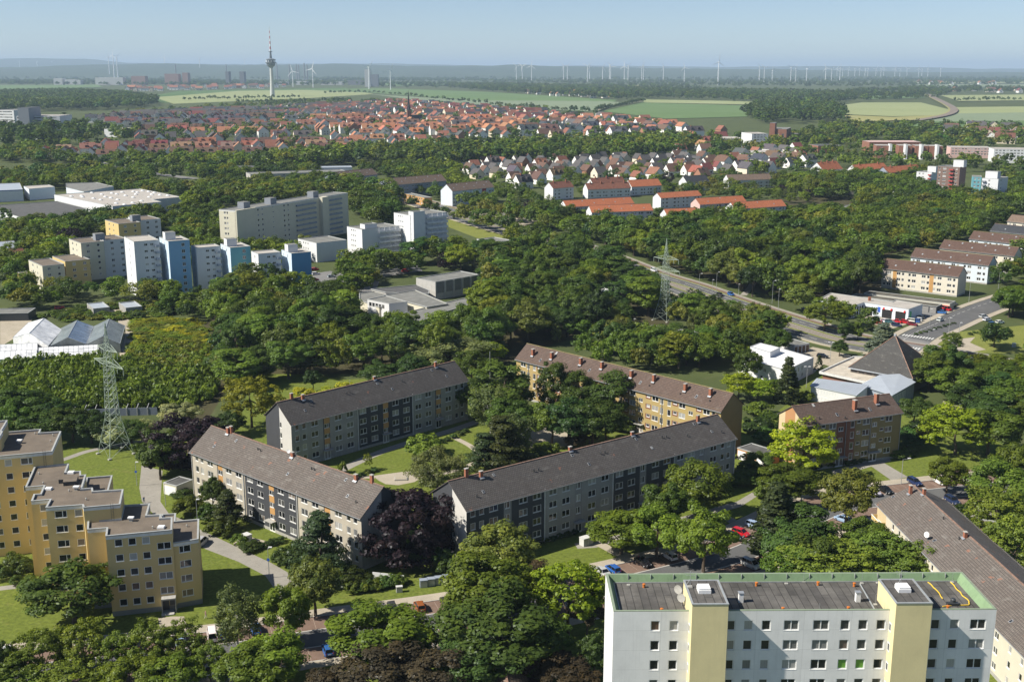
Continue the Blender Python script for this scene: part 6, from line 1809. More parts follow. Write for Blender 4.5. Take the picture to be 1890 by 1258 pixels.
def boxed(x, y):
 for e in EXCL:
  if abs(e[0][0] - x) < 200 and abs(e[0][1] - y) < 200:
   c = False; j = len(e) - 1
   for i in range(len(e)):
    if (e[i][1] > y) != (e[j][1] > y) and x < (e[j][0] - e[i][0]) * (y - e[i][1]) / (e[j][1] - e[i][1]) + e[i][0]:c = not c
    j = i
   if c: return True
 return False
def quarter(pp, sx, sy, ang, roofs, kinds, sc_=1.0, keep=.9, turn=.45):
 if sc_ > 1.2: sx, sy = sx * 1.04, sy * 1.04
 q = [tuple(at(*p)[:2]) for p in pp]; ca, sa = math.cos(math.radians(ang)), math.sin(math.radians(ang))
 rot = lambda x, y: (x * ca + y * sa, -x * sa + y * ca); inv = lambda u, v: (u * ca - v * sa, u * sa + v * ca)
 uv = [rot(*p) for p in q]; v = min(p[1] for p in uv); n = 0
 rl = [k for k, m_ in roofs.items() for _ in range(m_)]
 while v < max(p[1] for p in uv):
  u = min(p[0] for p in uv); rr = R.choice(rl); tr = R.random() < turn
  while u < max(p[0] for p in uv):
   x, y = inv(u + R.uniform(-.12, .12) * sx, v + R.uniform(-.12, .12) * sy)
   c = False; j = len(q) - 1
   for i in range(len(q)):
    if (q[i][1] > y) != (q[j][1] > y) and x < (q[j][0] - q[i][0]) * (y - q[i][1]) / (q[j][1] - q[i][1]) + q[i][0]:c = not c
    j = i
   if c and R.random() < keep and not boxed(x, y):
    k = R.choice(kinds); s_ = sc_ * R.uniform(.92, 1.12)
    rc = rr if R.random() < .55 else R.choice(rl)
    if R.random() < .22: tr = not tr
    HOUSES.append(dict(x=x,y=y,a=math.radians(ang) + (math.pi / 2 if tr else 0) + R.uniform(-.06,.06),k=k,s=s_,roof=rc,wall=R.choice(WALLC)))
    HGRID.setdefault((int(x // 30), int(y // 30)), []).append((x, y, 7 * s_)); n += 1
   u += sx
  v += sy
 return n
warm = {'red':4, 'orange':4, 'brown':2, 'wine':2, 'grey':1}; darkr = {'grey':4, 'slate':4, 'brown':3, 'red':1, 'wine':1}
quarter([(835,312),(930,300),(1130,296),(1330,296),(1340,318),(1300,334),(1180,336),(1060,330),(1000,345),(960,350),(900,335)],23,25,32,{'brown':4, 'grey':4, 'red':3, 'slate':2, 'wine':2},[0,0,1,4],1.0,.92,.35)
quarter([(1330,290),(1480,280),(1500,312),(1360,330),(1330,318)],25,28,32,darkr,[0,1,2],1.05,.85)
quarter([(1180, 262), (1290, 250), (1320, 285), (1230, 290)], 32, 34, 20, warm, [0, 1, 2], 1.1, .5)
quarter([(50,292),(140,278),(300,272),(560,270),(660,272),(640,292),(480,296),(330,297),(240,300)],27,32,14,{'red':4, 'brown':4, 'wine':3, 'tan':2, 'orange':1},[1,2,3,3,0],1.15,.9)
quarter([(560,270),(840,262),(830,280),(700,284),(640,292)],30,34,14,{'red':4, 'orange':3, 'brown':3},[1,2,0],1.15,.8)
quarter([(130,226),(300,212),(480,205),(520,225),(420,238),(230,244)],30,38,10,darkr,[2,3,3,1],1.35,.92,.1)
quarter([(480, 205), (640, 196), (720, 205), (700, 222), (540, 226)], 32, 40, 18, darkr, [2, 1, 3], 1.35, .9)
quarter([(230,244),(420,238),(540,226),(620,228),(600,245),(520,268),(300,272),(220,262)],34,42,16,{'red':3, 'brown':3, 'orange':2, 'grey':3},[0,1,2,3],1.3,.8)
quarter([(540,226),(760,218),(900,225),(1000,240),(930,250),(700,252),(600,246)],32,38,16,{'orange':5, 'red':4, 'brown':3, 'grey':2},[2,3,3,1],1.35,.92,.2)
quarter([(600,246),(930,250),(960,262),(840,264),(640,268)],34,40,14,{'orange':2, 'red':3, 'brown':4, 'grey':3},[1,2,3],1.25,.75)
quarter([(640,196),(740,190),(960,206),(1060,220),(1000,232),(880,222),(720,212)],34,42,24,{'wine':4, 'red':4, 'slate':4, 'orange':2},[0,1,2],1.35,.9,.4)
quarter([(1000,232),(1060,218),(1180,226),(1290,244),(1260,258),(1080,258),(980,262),(940,250)],36,42,22,{'red':4, 'orange':3, 'slate':3, 'brown':4, 'grey':2},[0,1,2,3],1.35,.8,.4)
quarter([(1290, 244), (1340, 244), (1370, 262), (1300, 268)], 40, 44, 20, warm, [1, 2], 1.3, .5)
quarter([(1780,255),(1890,248),(1890,262),(1800,268)],40,44,-20,{'brown':3, 'wine':2, 'tan':2},[2,3],1.2,.7)
quarter([(1680,242),(1780,240),(1890,240),(1890,250),(1720,252)],44,48,-15,{'brown':3, 'grey':2},[2,3],1.3,.5)
quarter([(950,171),(1030,169),(1170,177),(1140,184),(1000,178)],55,90,10,warm,[0,1,2],1.5,.55)
quarter([(200, 166), (440, 160), (560, 160), (480, 164), (260, 170)], 75, 120, 6, warm, [1, 2, 3], 1.8, .5)
quarter([(1690, 154), (1850, 154), (1870, 158), (1720, 158)], 110, 180, 4, warm, [1, 2, 3], 2.0, .4)
quarter([(1740, 168), (1890, 168), (1890, 173), (1760, 173)], 90, 140, 4, warm, [1, 2, 3], 1.8, .4)
for h in HOUSES: h['app'] = HP[h['k']][0] * h['s'] / math.hypot(h['x'], h['y'])
HOUSES.sort(key=lambda h: -h['app'])
def vis_h(h): return -40 < pix((h['x'], h['y'], 5))[0] < 1930
HV = [h for h in HOUSES if vis_h(h)]
def set_house(h, i):
 L, W, e, rd = HP[h['k']][:4]
 o = thing('house', 'house', 'house',(h['x'],h['y'],0),h['a'], 'family houses of the town'); o.scale = (h['s'],) * 3
 w_, r_, c_ = HM[h['k']]
 a = link('wall',w_,o); a['tcol'] = h['wall']; b = link('roof',r_,o); b['tcol'] = tuple(v * R.uniform(.85,1.15) for v in ROOFC[h['roof']]); link('chimney',c_,b)
 if i < 150:
  for y in (W * .3, W * .62): # gable windows, two floors
   for z in ((1.0, 3.6) if HP[h['k']][5] == 0 else (1.0,)):
    q = link('window',HWIN,o,(0,y + .65,z),-math.pi / 2); q2 = link('window',HWIN,o,(L,y - .65,z),math.pi / 2)
  for k in range(2 if L < 14 else 3): link('window', HWIN, o, (L * (k + .6) / (2.4 if L < 14 else 3.4), 0, 1.1))
 return o
HLAB = []
for i, h in enumerate(HV[:300]):
 o = set_house(h, i); wd = 'white' if h['wall'][0] > .71 else 'brick' if h['wall'][0] < .4 else 'cream'
 HLAB.append(('%s house with %s roof' % (wd,{'grey': 'dark grey', 'slate': 'blue black', 'wine': 'wine red', 'tan': 'tan', 'red': 'red tiled', 'orange': 'orange', 'brown': 'dark brown'}[h['roof']]),h['x'],h['y'], lambda s_, o=o: o.__setitem__('label',s_)))
# all further houses of the town in one mass
m = MB(); cols = []
for h in HV[300:]:
 L,W,e,rd,dm,hp = HP[h['k']]; T = Matrix.Translation((h['x'],h['y'],0)) @ Matrix.Rotation(h['a'],4, 'Z') @ Matrix.Scale(h['s'],4)
 f0 = len(m.f); t = lambda *p: tuple(T @ Vector(p))
 for a,b in (((0,0),(L,0)),((L,0),(L,W)),((L,W),(0,W)),((0,W),(0,0))):m.face([t(*a,0),t(*b,0),t(*b,e),t(*a,e)])
 m.face([t(L, 0, e), t(L, W, e), t(L, W / 2, rd)]); m.face([t(0, W, e), t(0, 0, e), t(0, W / 2, rd)])
 cols += [(*h['wall'], 1)] * 6
 m.face([t(-.4,-.6,e - .3),t(L + .4,-.6,e - .3),t(L + .4,W / 2,rd + .15),t(-.4,W / 2,rd + .15)]); m.face([t(L + .4,W + .6,e - .3),t(-.4,W + .6,e - .3),t(-.4,W / 2,rd + .15),t(L + .4,W / 2,rd + .15)])
 k_ = R.uniform(.85, 1.15); cols += [tuple(v * k_ for v in ROOFC[h['roof']]) + (1,)] * 2
 for q in range(2):
  x = L * (.2 + .45 * q); m.face([t(x,-.05,1.2),t(x + 2,-.05,1.2),t(x + 2,-.05,2.7),t(x,-.05,2.7)]); cols.append((.04,.045,.05,1))
 m.face([t(-.05,W * .62,1.4),t(-.05,W * .38,1.4),t(-.05,W * .38,2.8),t(-.05,W * .62,2.8)]); cols.append((.04,.045,.05,1))
me = m.mesh('far_houses',M['stuff_tint']); a_ = me.attributes.new('tcol', 'FLOAT_COLOR', 'FACE'); a_.data.foreach_set('color', [c_ for c in cols for c_ in c])
tag(link('far_houses',me), 'red, orange and dark roofed houses of the far town beyond the nearest three hundred',None,None, 'stuff')
print('HOUSES', len(HOUSES), len(HV))
# church with slate spire among the orange roofs
sp = at(755,232); ch2 = thing('village_church', 'village church with slim slate spire among the orange roofs', 'church',sp,.3)
m = MB(); m.box(-3.5,3.5,-3.5,3.5,0,28); m.build('tower',M['brick_wall'],ch2); m = MB(); m.lathe([(4.6,28),(2.2,36),(0,64)],4); m.build('spire',M['roof_slate'],ch2)
m = MB(); gable_roof(3.5,24,-6,6,10,19,m); m.build('nave_roof',[M['roof_slate'],M['soffit'],M['ridge']],ch2); m = MB(); m.box(3.5,24,-6,6,0,10.2); m.build('nave',M['brick_wall'],ch2)
# ================================================================== trees
def leaf_mat(name, trans=0.38, rough=.6):
 m, t, b = newmat(name)
 t.nodes.remove(b)
 out = t.nodes['Material Output']
 a = nd(t, 'Attribute', attribute_name='tcol', attribute_type='INSTANCER')
 f = nd(t, 'Attribute', attribute_name='leaf', attribute_type='GEOMETRY')
 # single leaves and sprays differ in tone and in how yellow they are
 col = mixc(t,1.0,a.outputs['Color'],ramp(t,f.outputs['Fac'],[(0.0,(0.66,0.72,0.8)),(0.5,(1,1,1)),(1.0,(1.45,1.33,.95))]), 'MULTIPLY')
 d = nd(t, 'BsdfDiffuse'); t.links.new(col, d.inputs[0])
 tr = nd(t, 'BsdfTranslucent'); t.links.new(mixc(t, 1.0, col, (1.2, 1.25, .55), 'MULTIPLY'), tr.inputs[0])
 gl = nd(t, 'BsdfGlossy'); gl.inputs['Roughness'].default_value = .45; gl.inputs[0].default_value = (.8,.85,.9,1)
 m1 = nd(t, 'MixShader'); m1.inputs[0].default_value = trans; t.links.new(d.outputs[0],m1.inputs[1]); t.links.new(tr.outputs[0],m1.inputs[2])
 m2 = nd(t, 'MixShader'); m2.inputs[0].default_value = .014; t.links.new(m1.outputs[0],m2.inputs[1]); t.links.new(gl.outputs[0],m2.inputs[2])
 t.links.new(m2.outputs[0], out.inputs[0])
 return m
M['leaf'] = leaf_mat('foliage')
M['bark'] = plain('bark', (0.085, 0.065, 0.045), .9, 0, .3, 3)
M['bark_birch'] = plain('pale birch bark', (0.5, 0.48, 0.44), .8, 0, .35, 6)
def leaves_mesh(name,centres,radii,per,size,seed,up=.45,rnd=.75,flat=.8,droop=0.0,extra=None,ctone=.5):
 """many small leaf faces gathered in clumps; returns one crown mesh with a tone per face"""
 rg = np.random.default_rng(seed)
 C = np.repeat(np.asarray(centres, float), per, 0); Rr = np.repeat(np.asarray(radii, float), per)
 tone = np.repeat(rg.normal(.5, .17, len(centres)), per) * ctone + (1 - ctone) * .5
 n = len(C)
 d = rg.normal(size=(n, 3)); d /= np.linalg.norm(d, axis=1)[:, None]
 rad = (rg.random(n) ** .28)
 P = C + d * (rad * Rr)[:, None] * np.array([1, 1, flat])
 if droop: P[:, 2] -= droop * rg.random(n) * Rr
 ctr = np.array([0, 0, P[:, 2].mean()])
 ow = P - ctr; ow /= np.maximum(np.linalg.norm(ow, axis=1), .1)[:, None]
 N = d * .85 + ow * .25 + np.array([0, 0, up * .8]) + rg.normal(size=(n, 3)) * rnd * .5
 N /= np.linalg.norm(N, axis=1)[:, None]
 T = np.cross(N, rg.normal(size=(n, 3))); T /= np.linalg.norm(T, axis=1)[:, None]
 B = np.cross(N, T)
 s = size * (0.65 + .7 * rg.random(n))
 T *= s[:, None] * .62; B *= s[:, None] * .42
 V = np.stack([P - T, P - B + T * .15, P + T, P + B + T * .15], 1).reshape(-1, 3)
 me = bpy.data.meshes.new(name)
 me.vertices.add(4 * n); me.vertices.foreach_set('co', V.astype(np.float32).ravel())
 me.loops.add(4 * n); me.loops.foreach_set('vertex_index', np.arange(4 * n, dtype=np.int32))
 me.polygons.add(n); me.polygons.foreach_set('loop_start',np.arange(0,4 * n,4,dtype=np.int32)); me.polygons.foreach_set('loop_total',np.full(n,4,np.int32))
 at_ = me.attributes.new('leaf', 'FLOAT', 'FACE')
 at_.data.foreach_set('value', np.clip(tone + rg.normal(0, .17, n), 0, 1).astype(np.float32))
 me.materials.append(M['leaf']); me.update(); me.validate()
 return me
def trunk_mesh(name, h, r, limbs, seed, mat='bark'):
 rg = random.Random(seed); m = MB()
 p = Vector((0, 0, -.2)); k = 4
 for i in range(k):
  q = Vector((rg.uniform(-.15, .15) * (i + 1) * .5, rg.uniform(-.15, .15) * (i + 1) * .5, h * (i + 1) / k))
  m.bar(p, q, r * (1 - .75 * i / k), 0, 7, r * (1 - .75 * (i + 1) / k)); p = q
  if i >= 1:
   for l in range(2):
    if limbs:
     e = limbs[rg.randrange(len(limbs))]; mid = q.lerp(Vector(e), .5) + Vector((0, 0, -.3))
     m.bar(q, mid, r * .4, 0, 5, r * .25); m.bar(mid, Vector(e), r * .25, 0, 4, r * .08)
 return m.mesh(name, M[mat], True)
def crown_points(kind, seed, n):
 rg = random.Random(seed); pts, rad = [], []
 off = Vector((rg.uniform(0, 50), rg.uniform(0, 50), rg.uniform(0, 50)))
 while len(pts) < n:
  d = Vector((rg.gauss(0, 1), rg.gauss(0, 1), rg.gauss(0, 1))).normalized()
  f = rg.uniform(.3, 1) ** .4
  lump = 1 + .34 * noise.noise(d * 1.9 + off) + .22 * noise.noise(d * 4.2 + off)
  if kind == 'broad':
   if d.z < -.55: continue
   p = Vector((d.x * 4.6 * lump * f,d.y * 4.6 * lump * f,7.0 + d.z * (4.6 if d.z > 0 else 3.8) * lump * f)); r = rg.uniform(.75,1.45)
  elif kind == 'oval':
   p = Vector((d.x * 3.6 * lump * f, d.y * 3.6 * lump * f, 8.0 + d.z * 5.6 * lump * f)); r = rg.uniform(.7, 1.3)
  elif kind == 'airy':
   if d.z < -.6: continue
   p = Vector((d.x * 4.6 * lump * f, d.y * 4.6 * lump * f, 7.2 + d.z * 4.8 * lump * f)); r = rg.uniform(.5, 1.0)
  elif kind == 'beech':
   p = Vector((d.x * 6.2 * lump * f, d.y * 6.2 * lump * f, 7.0 + d.z * 6.4 * lump * f)); r = rg.uniform(.8, 1.5)
  elif kind == 'mound':
   if d.z < -.3: continue
   p = Vector((d.x * 6 * lump * f, d.y * 6 * lump * f, 4.4 + d.z * 5 * lump * f)); r = rg.uniform(.8, 1.4)
  elif kind == 'pine':
   z = rg.uniform(.18,1.0); w = (1.15 - z) * 4.6 * rg.uniform(.35,1) * (1 + .4 * noise.noise(Vector((z * 9,d.x * 2,d.y * 2)) + off)); a = math.atan2(d.y,d.x)
   zz = round(z * 9) / 9 * 13
   p = Vector((math.cos(a) * w, math.sin(a) * w, zz + rg.uniform(-.4, .4))); r = rg.uniform(.7, 1.2)
  elif kind == 'spruce':
   z = rg.uniform(.04,1.0); w = (1.0 - z) * 3.0 * rg.uniform(.55,1.05) + .1; a = rg.uniform(0,6.283); zz = z * 14.5
   p = Vector((math.cos(a) * w, math.sin(a) * w, zz - w * .35)); r = rg.uniform(.4, .75)
  elif kind == 'birch':
   p = Vector((d.x * 2.9 * lump * f, d.y * 2.9 * lump * f, 7.6 + d.z * 5.6 * lump * f)); r = rg.uniform(.5, 1.0)
  elif kind == 'poplar':
   p = Vector((d.x * 1.7 * f, d.y * 1.7 * f, 10 + d.z * 9 * f)); r = rg.uniform(.6, 1.0)
  elif kind == 'bush':
   if d.z < -.2: continue
   p = Vector((d.x * 1.7 * lump * f, d.y * 1.7 * lump * f, .9 + d.z * 1.5 * lump * f)); r = rg.uniform(.4, .7)
  pts.append(tuple(p)); rad.append(r)
 return pts, rad
#        kind: clumps, leaves per clump, leaf size, width, height, trunk h, trunk r, up, rnd, flat, droop
SPEC = {'broad':(84,160,.34,10.4,12.2,6.5,.34,.5,.55,.75,0), 'oval':(84,150,.33,8.2,14.2,8,.3,.45,.55,.85,0), 'airy':(170,55,.32,10.0,12.6,7,.26,.45,.65,.7,0),
  'beech':(120,145,.38,13.6,14.0,7,.5,.4,.6,.6,.5), 'mound':(100,145,.30,13,10.0,4,.35,.4,.7,.8,.6), 'pine':(95,110,.32,9.0,13.6,11,.28,.5,.65,.42,0),
  'spruce':(190,55,.32,6.2,14.6,13,.25,.3,.6,.55,.7), 'birch':(100,85,.26,6.6,13.6,9,.17,.25,.8,1.0,1.5), 'poplar':(80,80,.34,4.2,19.6,12,.25,.35,.6,1.2,0),
  'bush': (34, 80, .25, 4.4, 2.9, .8, .08, .5, .55, .8, 0)}
PROTO = {}
for i, (k, sp) in enumerate(SPEC.items()):
 for v in range(3 if k in ('broad', 'oval', 'airy') else 2):
  n, per, size, W_, H_, th, tr_, up, rnd, flat, droop = sp
  pts, rad = crown_points(k, 31 * i + 7 * v + 3, n)
  zc = [p[2] + r * flat * .7 for p, r in zip(pts, rad)]
  sc_ = H_ / max(zc); pts = [(p[0], p[1], p[2] * sc_) for p in pts]
  full = leaves_mesh('crown', pts, rad, per, size, i * 10 + v, up, rnd, flat, droop, ctone=.9)
  mid = leaves_mesh('crown', pts[::2], [r * 1.25 for r in rad[::2]], max(14, per // 4), size * 1.9, i * 10 + v + 500, up, rnd, flat, droop, ctone=.9)
  lo = leaves_mesh('crown', pts[::4], [r * 1.5 for r in rad[::4]], max(5, per // 16), size * 4.6, i * 10 + v + 900, up, rnd, flat, droop, ctone=.9)
  limbs = [p for p in pts if p[2] > th * .6]
  tk = trunk_mesh('trunk', th, tr_, limbs, i + v, 'bark_birch' if k == 'birch' else 'bark')
  q_ = np.empty(len(full.vertices) * 3, np.float32); full.vertices.foreach_get('co', q_); q_ = q_.reshape(-1, 3)
  W_ = 2 * float(np.percentile(np.abs(q_[:, :2]),96)); H_ = float(np.percentile(q_[:,2],99.5))   # what the crown really measures
  PROTO[(k, v)] = (full, mid, lo, tk, W_, H_)
# kind of tree: (crown kind, colour, spread of colour, words)
G = {'maple':('broad',(0.100,0.150,0.022),.14, 'leafy mid green tree', 'deciduous tree'), 'dark':('broad',(0.062,0.102,0.022),.14, 'dense dark green tree', 'deciduous tree'),
     'lime':('broad',(0.140,0.195,0.022),.12, 'bright green round tree', 'deciduous tree'), 'acid':('airy',(0.215,0.290,0.020),.08, 'airy yellow green maple', 'maple tree'),
     'street':('airy',(0.155,0.205,0.030),.12, 'loose light green street tree', 'street tree'), 'oval':('oval',(0.075,0.118,0.023),.14, 'tall dark green tree', 'deciduous tree'),
     'ovall':('oval',(0.120,0.175,0.024),.12, 'upright bright green tree', 'deciduous tree'), 'olive':('broad',(0.150,0.165,0.030),.1, 'olive green tree', 'deciduous tree'),
     'purple':('beech',(0.030,0.019,0.025),.06, 'wide purple black copper beech', 'copper beech'), 'brown':('broad',(0.082,0.061,0.032),.1, 'brown leaved tree', 'brown leaved tree'),
     'pine':('pine',(0.062,0.082,0.028),.1, 'dark layered pine', 'pine tree'), 'spruce':('spruce',(0.050,0.070,0.026),.1, 'dark pointed spruce', 'spruce tree'), 'bluespruce':('spruce',(0.145,0.185,0.139),.06, 'silvery blue cedar', 'cedar tree'),
     'birch':('birch',(0.125,0.155,0.050),.1, 'drooping grey green birch', 'birch tree'), 'willow':('mound',(0.139,0.169,0.066),.08, 'silvery green willow mound', 'willow tree'), 'poplar':('poplar',(0.059,0.090,0.029),.1, 'slim columnar poplar', 'poplar tree'),
     'locust':('airy',(0.190,0.205,0.022),.06, 'feathery yellow olive tree', 'deciduous tree'), 'elder':('broad',(0.383,0.396,0.185),.08, 'elder covered in cream flowers', 'elder tree'),
     'bush':('bush',(0.100,0.150,0.024),.2, 'rounded green shrub', 'shrub'), 'ybush':('bush',(0.356,0.343,0.026),.1, 'yellow green shrub', 'shrub'), 'dbush':('bush',(0.058,0.092,0.022),.15, 'dark green shrub', 'shrub'), 'rbush':('bush',(0.099,0.057,0.044),.1, 'reddish brown shrub', 'shrub')}
TREES = []
def add(kind, x, y, h, w, hero=False, label=None):
 c0 = G[kind]; s = c0[2] * 1.35
 b = max(.6, 1 + R.gauss(0.03, s)); t_ = R.gauss(0, s * .6)
 col = tuple(max(.008, v * b * (1 + t_ * q)) for v, q in zip(c0[1], (1, .2, -.8)))
 n = sum(1 for k in PROTO if k[0] == c0[0])
 TREES.append(dict(kind=kind,x=x,y=y,h=h,w=w,col=col,v=R.randrange(n),rot=R.uniform(0,6.28),hero=hero,label=label))
def T_(kind, px, ptop, h, wpx, label=None):
 """a tree whose top shows at a pixel; its crown is wpx photograph pixels wide"""
 p = at(px, ptop, h * .97); d = pix((p.x, p.y, h * .6))[2]; wm = wpx * d / FPX
 a,b,dep = wm * .42,h * .38,math.atan2(100 - h * .6,p.y); c_,s_ = math.cos(dep),math.sin(dep)   # the outline's top lies behind the apex of a wide crown
 p = at(px, ptop + (math.hypot(a * s_, b * c_) - b * c_) * FPX / d, h * .97)
 add(kind, p.x, p.y, h, wpx * d / FPX, True, label)
def inpoly(x, y, pp):
 c = False; n = len(pp); j = n - 1
 for i in range(n):
  xi, yi = pp[i][0], pp[i][1]; xj, yj = pp[j][0], pp[j][1]
  if (yi > y) != (yj > y) and x < (xj - xi) * (y - yi) / (yj - yi) + xi: c = not c
  j = i
 return c
EX = [(min(p[0] for p in e), max(p[0] for p in e), min(p[1] for p in e), max(p[1] for p in e), e) for e in EXCL]
def blocked(x, y, r=0.0):
 for x0, x1, y0, y1, e in EX:
  if x0 - r < x < x1 + r and y0 - r < y < y1 + r:
   if inpoly(x, y, e): return True
   for (ax, ay), (bx, by) in zip(e, e[1:] + e[:1]):
    dx, dy = bx - ax, by - ay; f = max(0, min(1, ((x - ax) * dx + (y - ay) * dy) / max(1e-6, dx * dx + dy * dy)))
    if (x - ax - dx * f) ** 2 + (y - ay - dy * f) ** 2 < r * r: return True
 for line, hw in ROADS:
  for a, b in zip(line[:-1], line[1:]):
   if abs(a.x - x) > 150 and abs(a.y - y) > 150: continue
   dx,dy = b.x - a.x,b.y - a.y; f = max(0,min(1,((x - a.x) * dx + (y - a.y) * dy) / max(1e-6,dx * dx + dy * dy)))
   if (x - a.x - dx * f) ** 2 + (y - a.y - dy * f) ** 2 < (hw + r * .3) ** 2: return True
 return False
def grove(pp, sp, mix, hr, wf=.95, keep=1.0, clear=2.0, skip=()):
 """loose planting over a ground area given by its outline"""
 q = [tuple(at(*p)[:2]) for p in pp]
 x0, x1 = min(p[0] for p in q), max(p[0] for p in q); y0, y1 = min(p[1] for p in q), max(p[1] for p in q)
 kinds = [k for k, n in mix.items() for _ in range(n)]
 sk = [[tuple(at(*p)[:2]) for p in s_] for s_ in skip]
 y = y0; row = 0; cnt = 0
 while y < y1:
  x = x0 + (row % 2) * sp * .5
  while x < x1:
   a, b = x + R.uniform(-.42, .42) * sp, y + R.uniform(-.42, .42) * sp
   if R.random() < keep and inpoly(a, b, q) and not any(inpoly(a, b, s_) for s_ in sk):
    h = R.uniform(*hr); k = R.choice(kinds)
    w = min(h * wf * .88, sp * 1.45) * R.uniform(.72, 1.25)
    if G[k][0] in ('poplar', 'spruce', 'birch'): w *= .5
    if not near_house(a, b, w * .12) and not blocked(a, b, clear + w * .22):
     add(k, a, b, h, w); cnt += 1
   x += sp
  y += sp * .88; row += 1
 return cnt
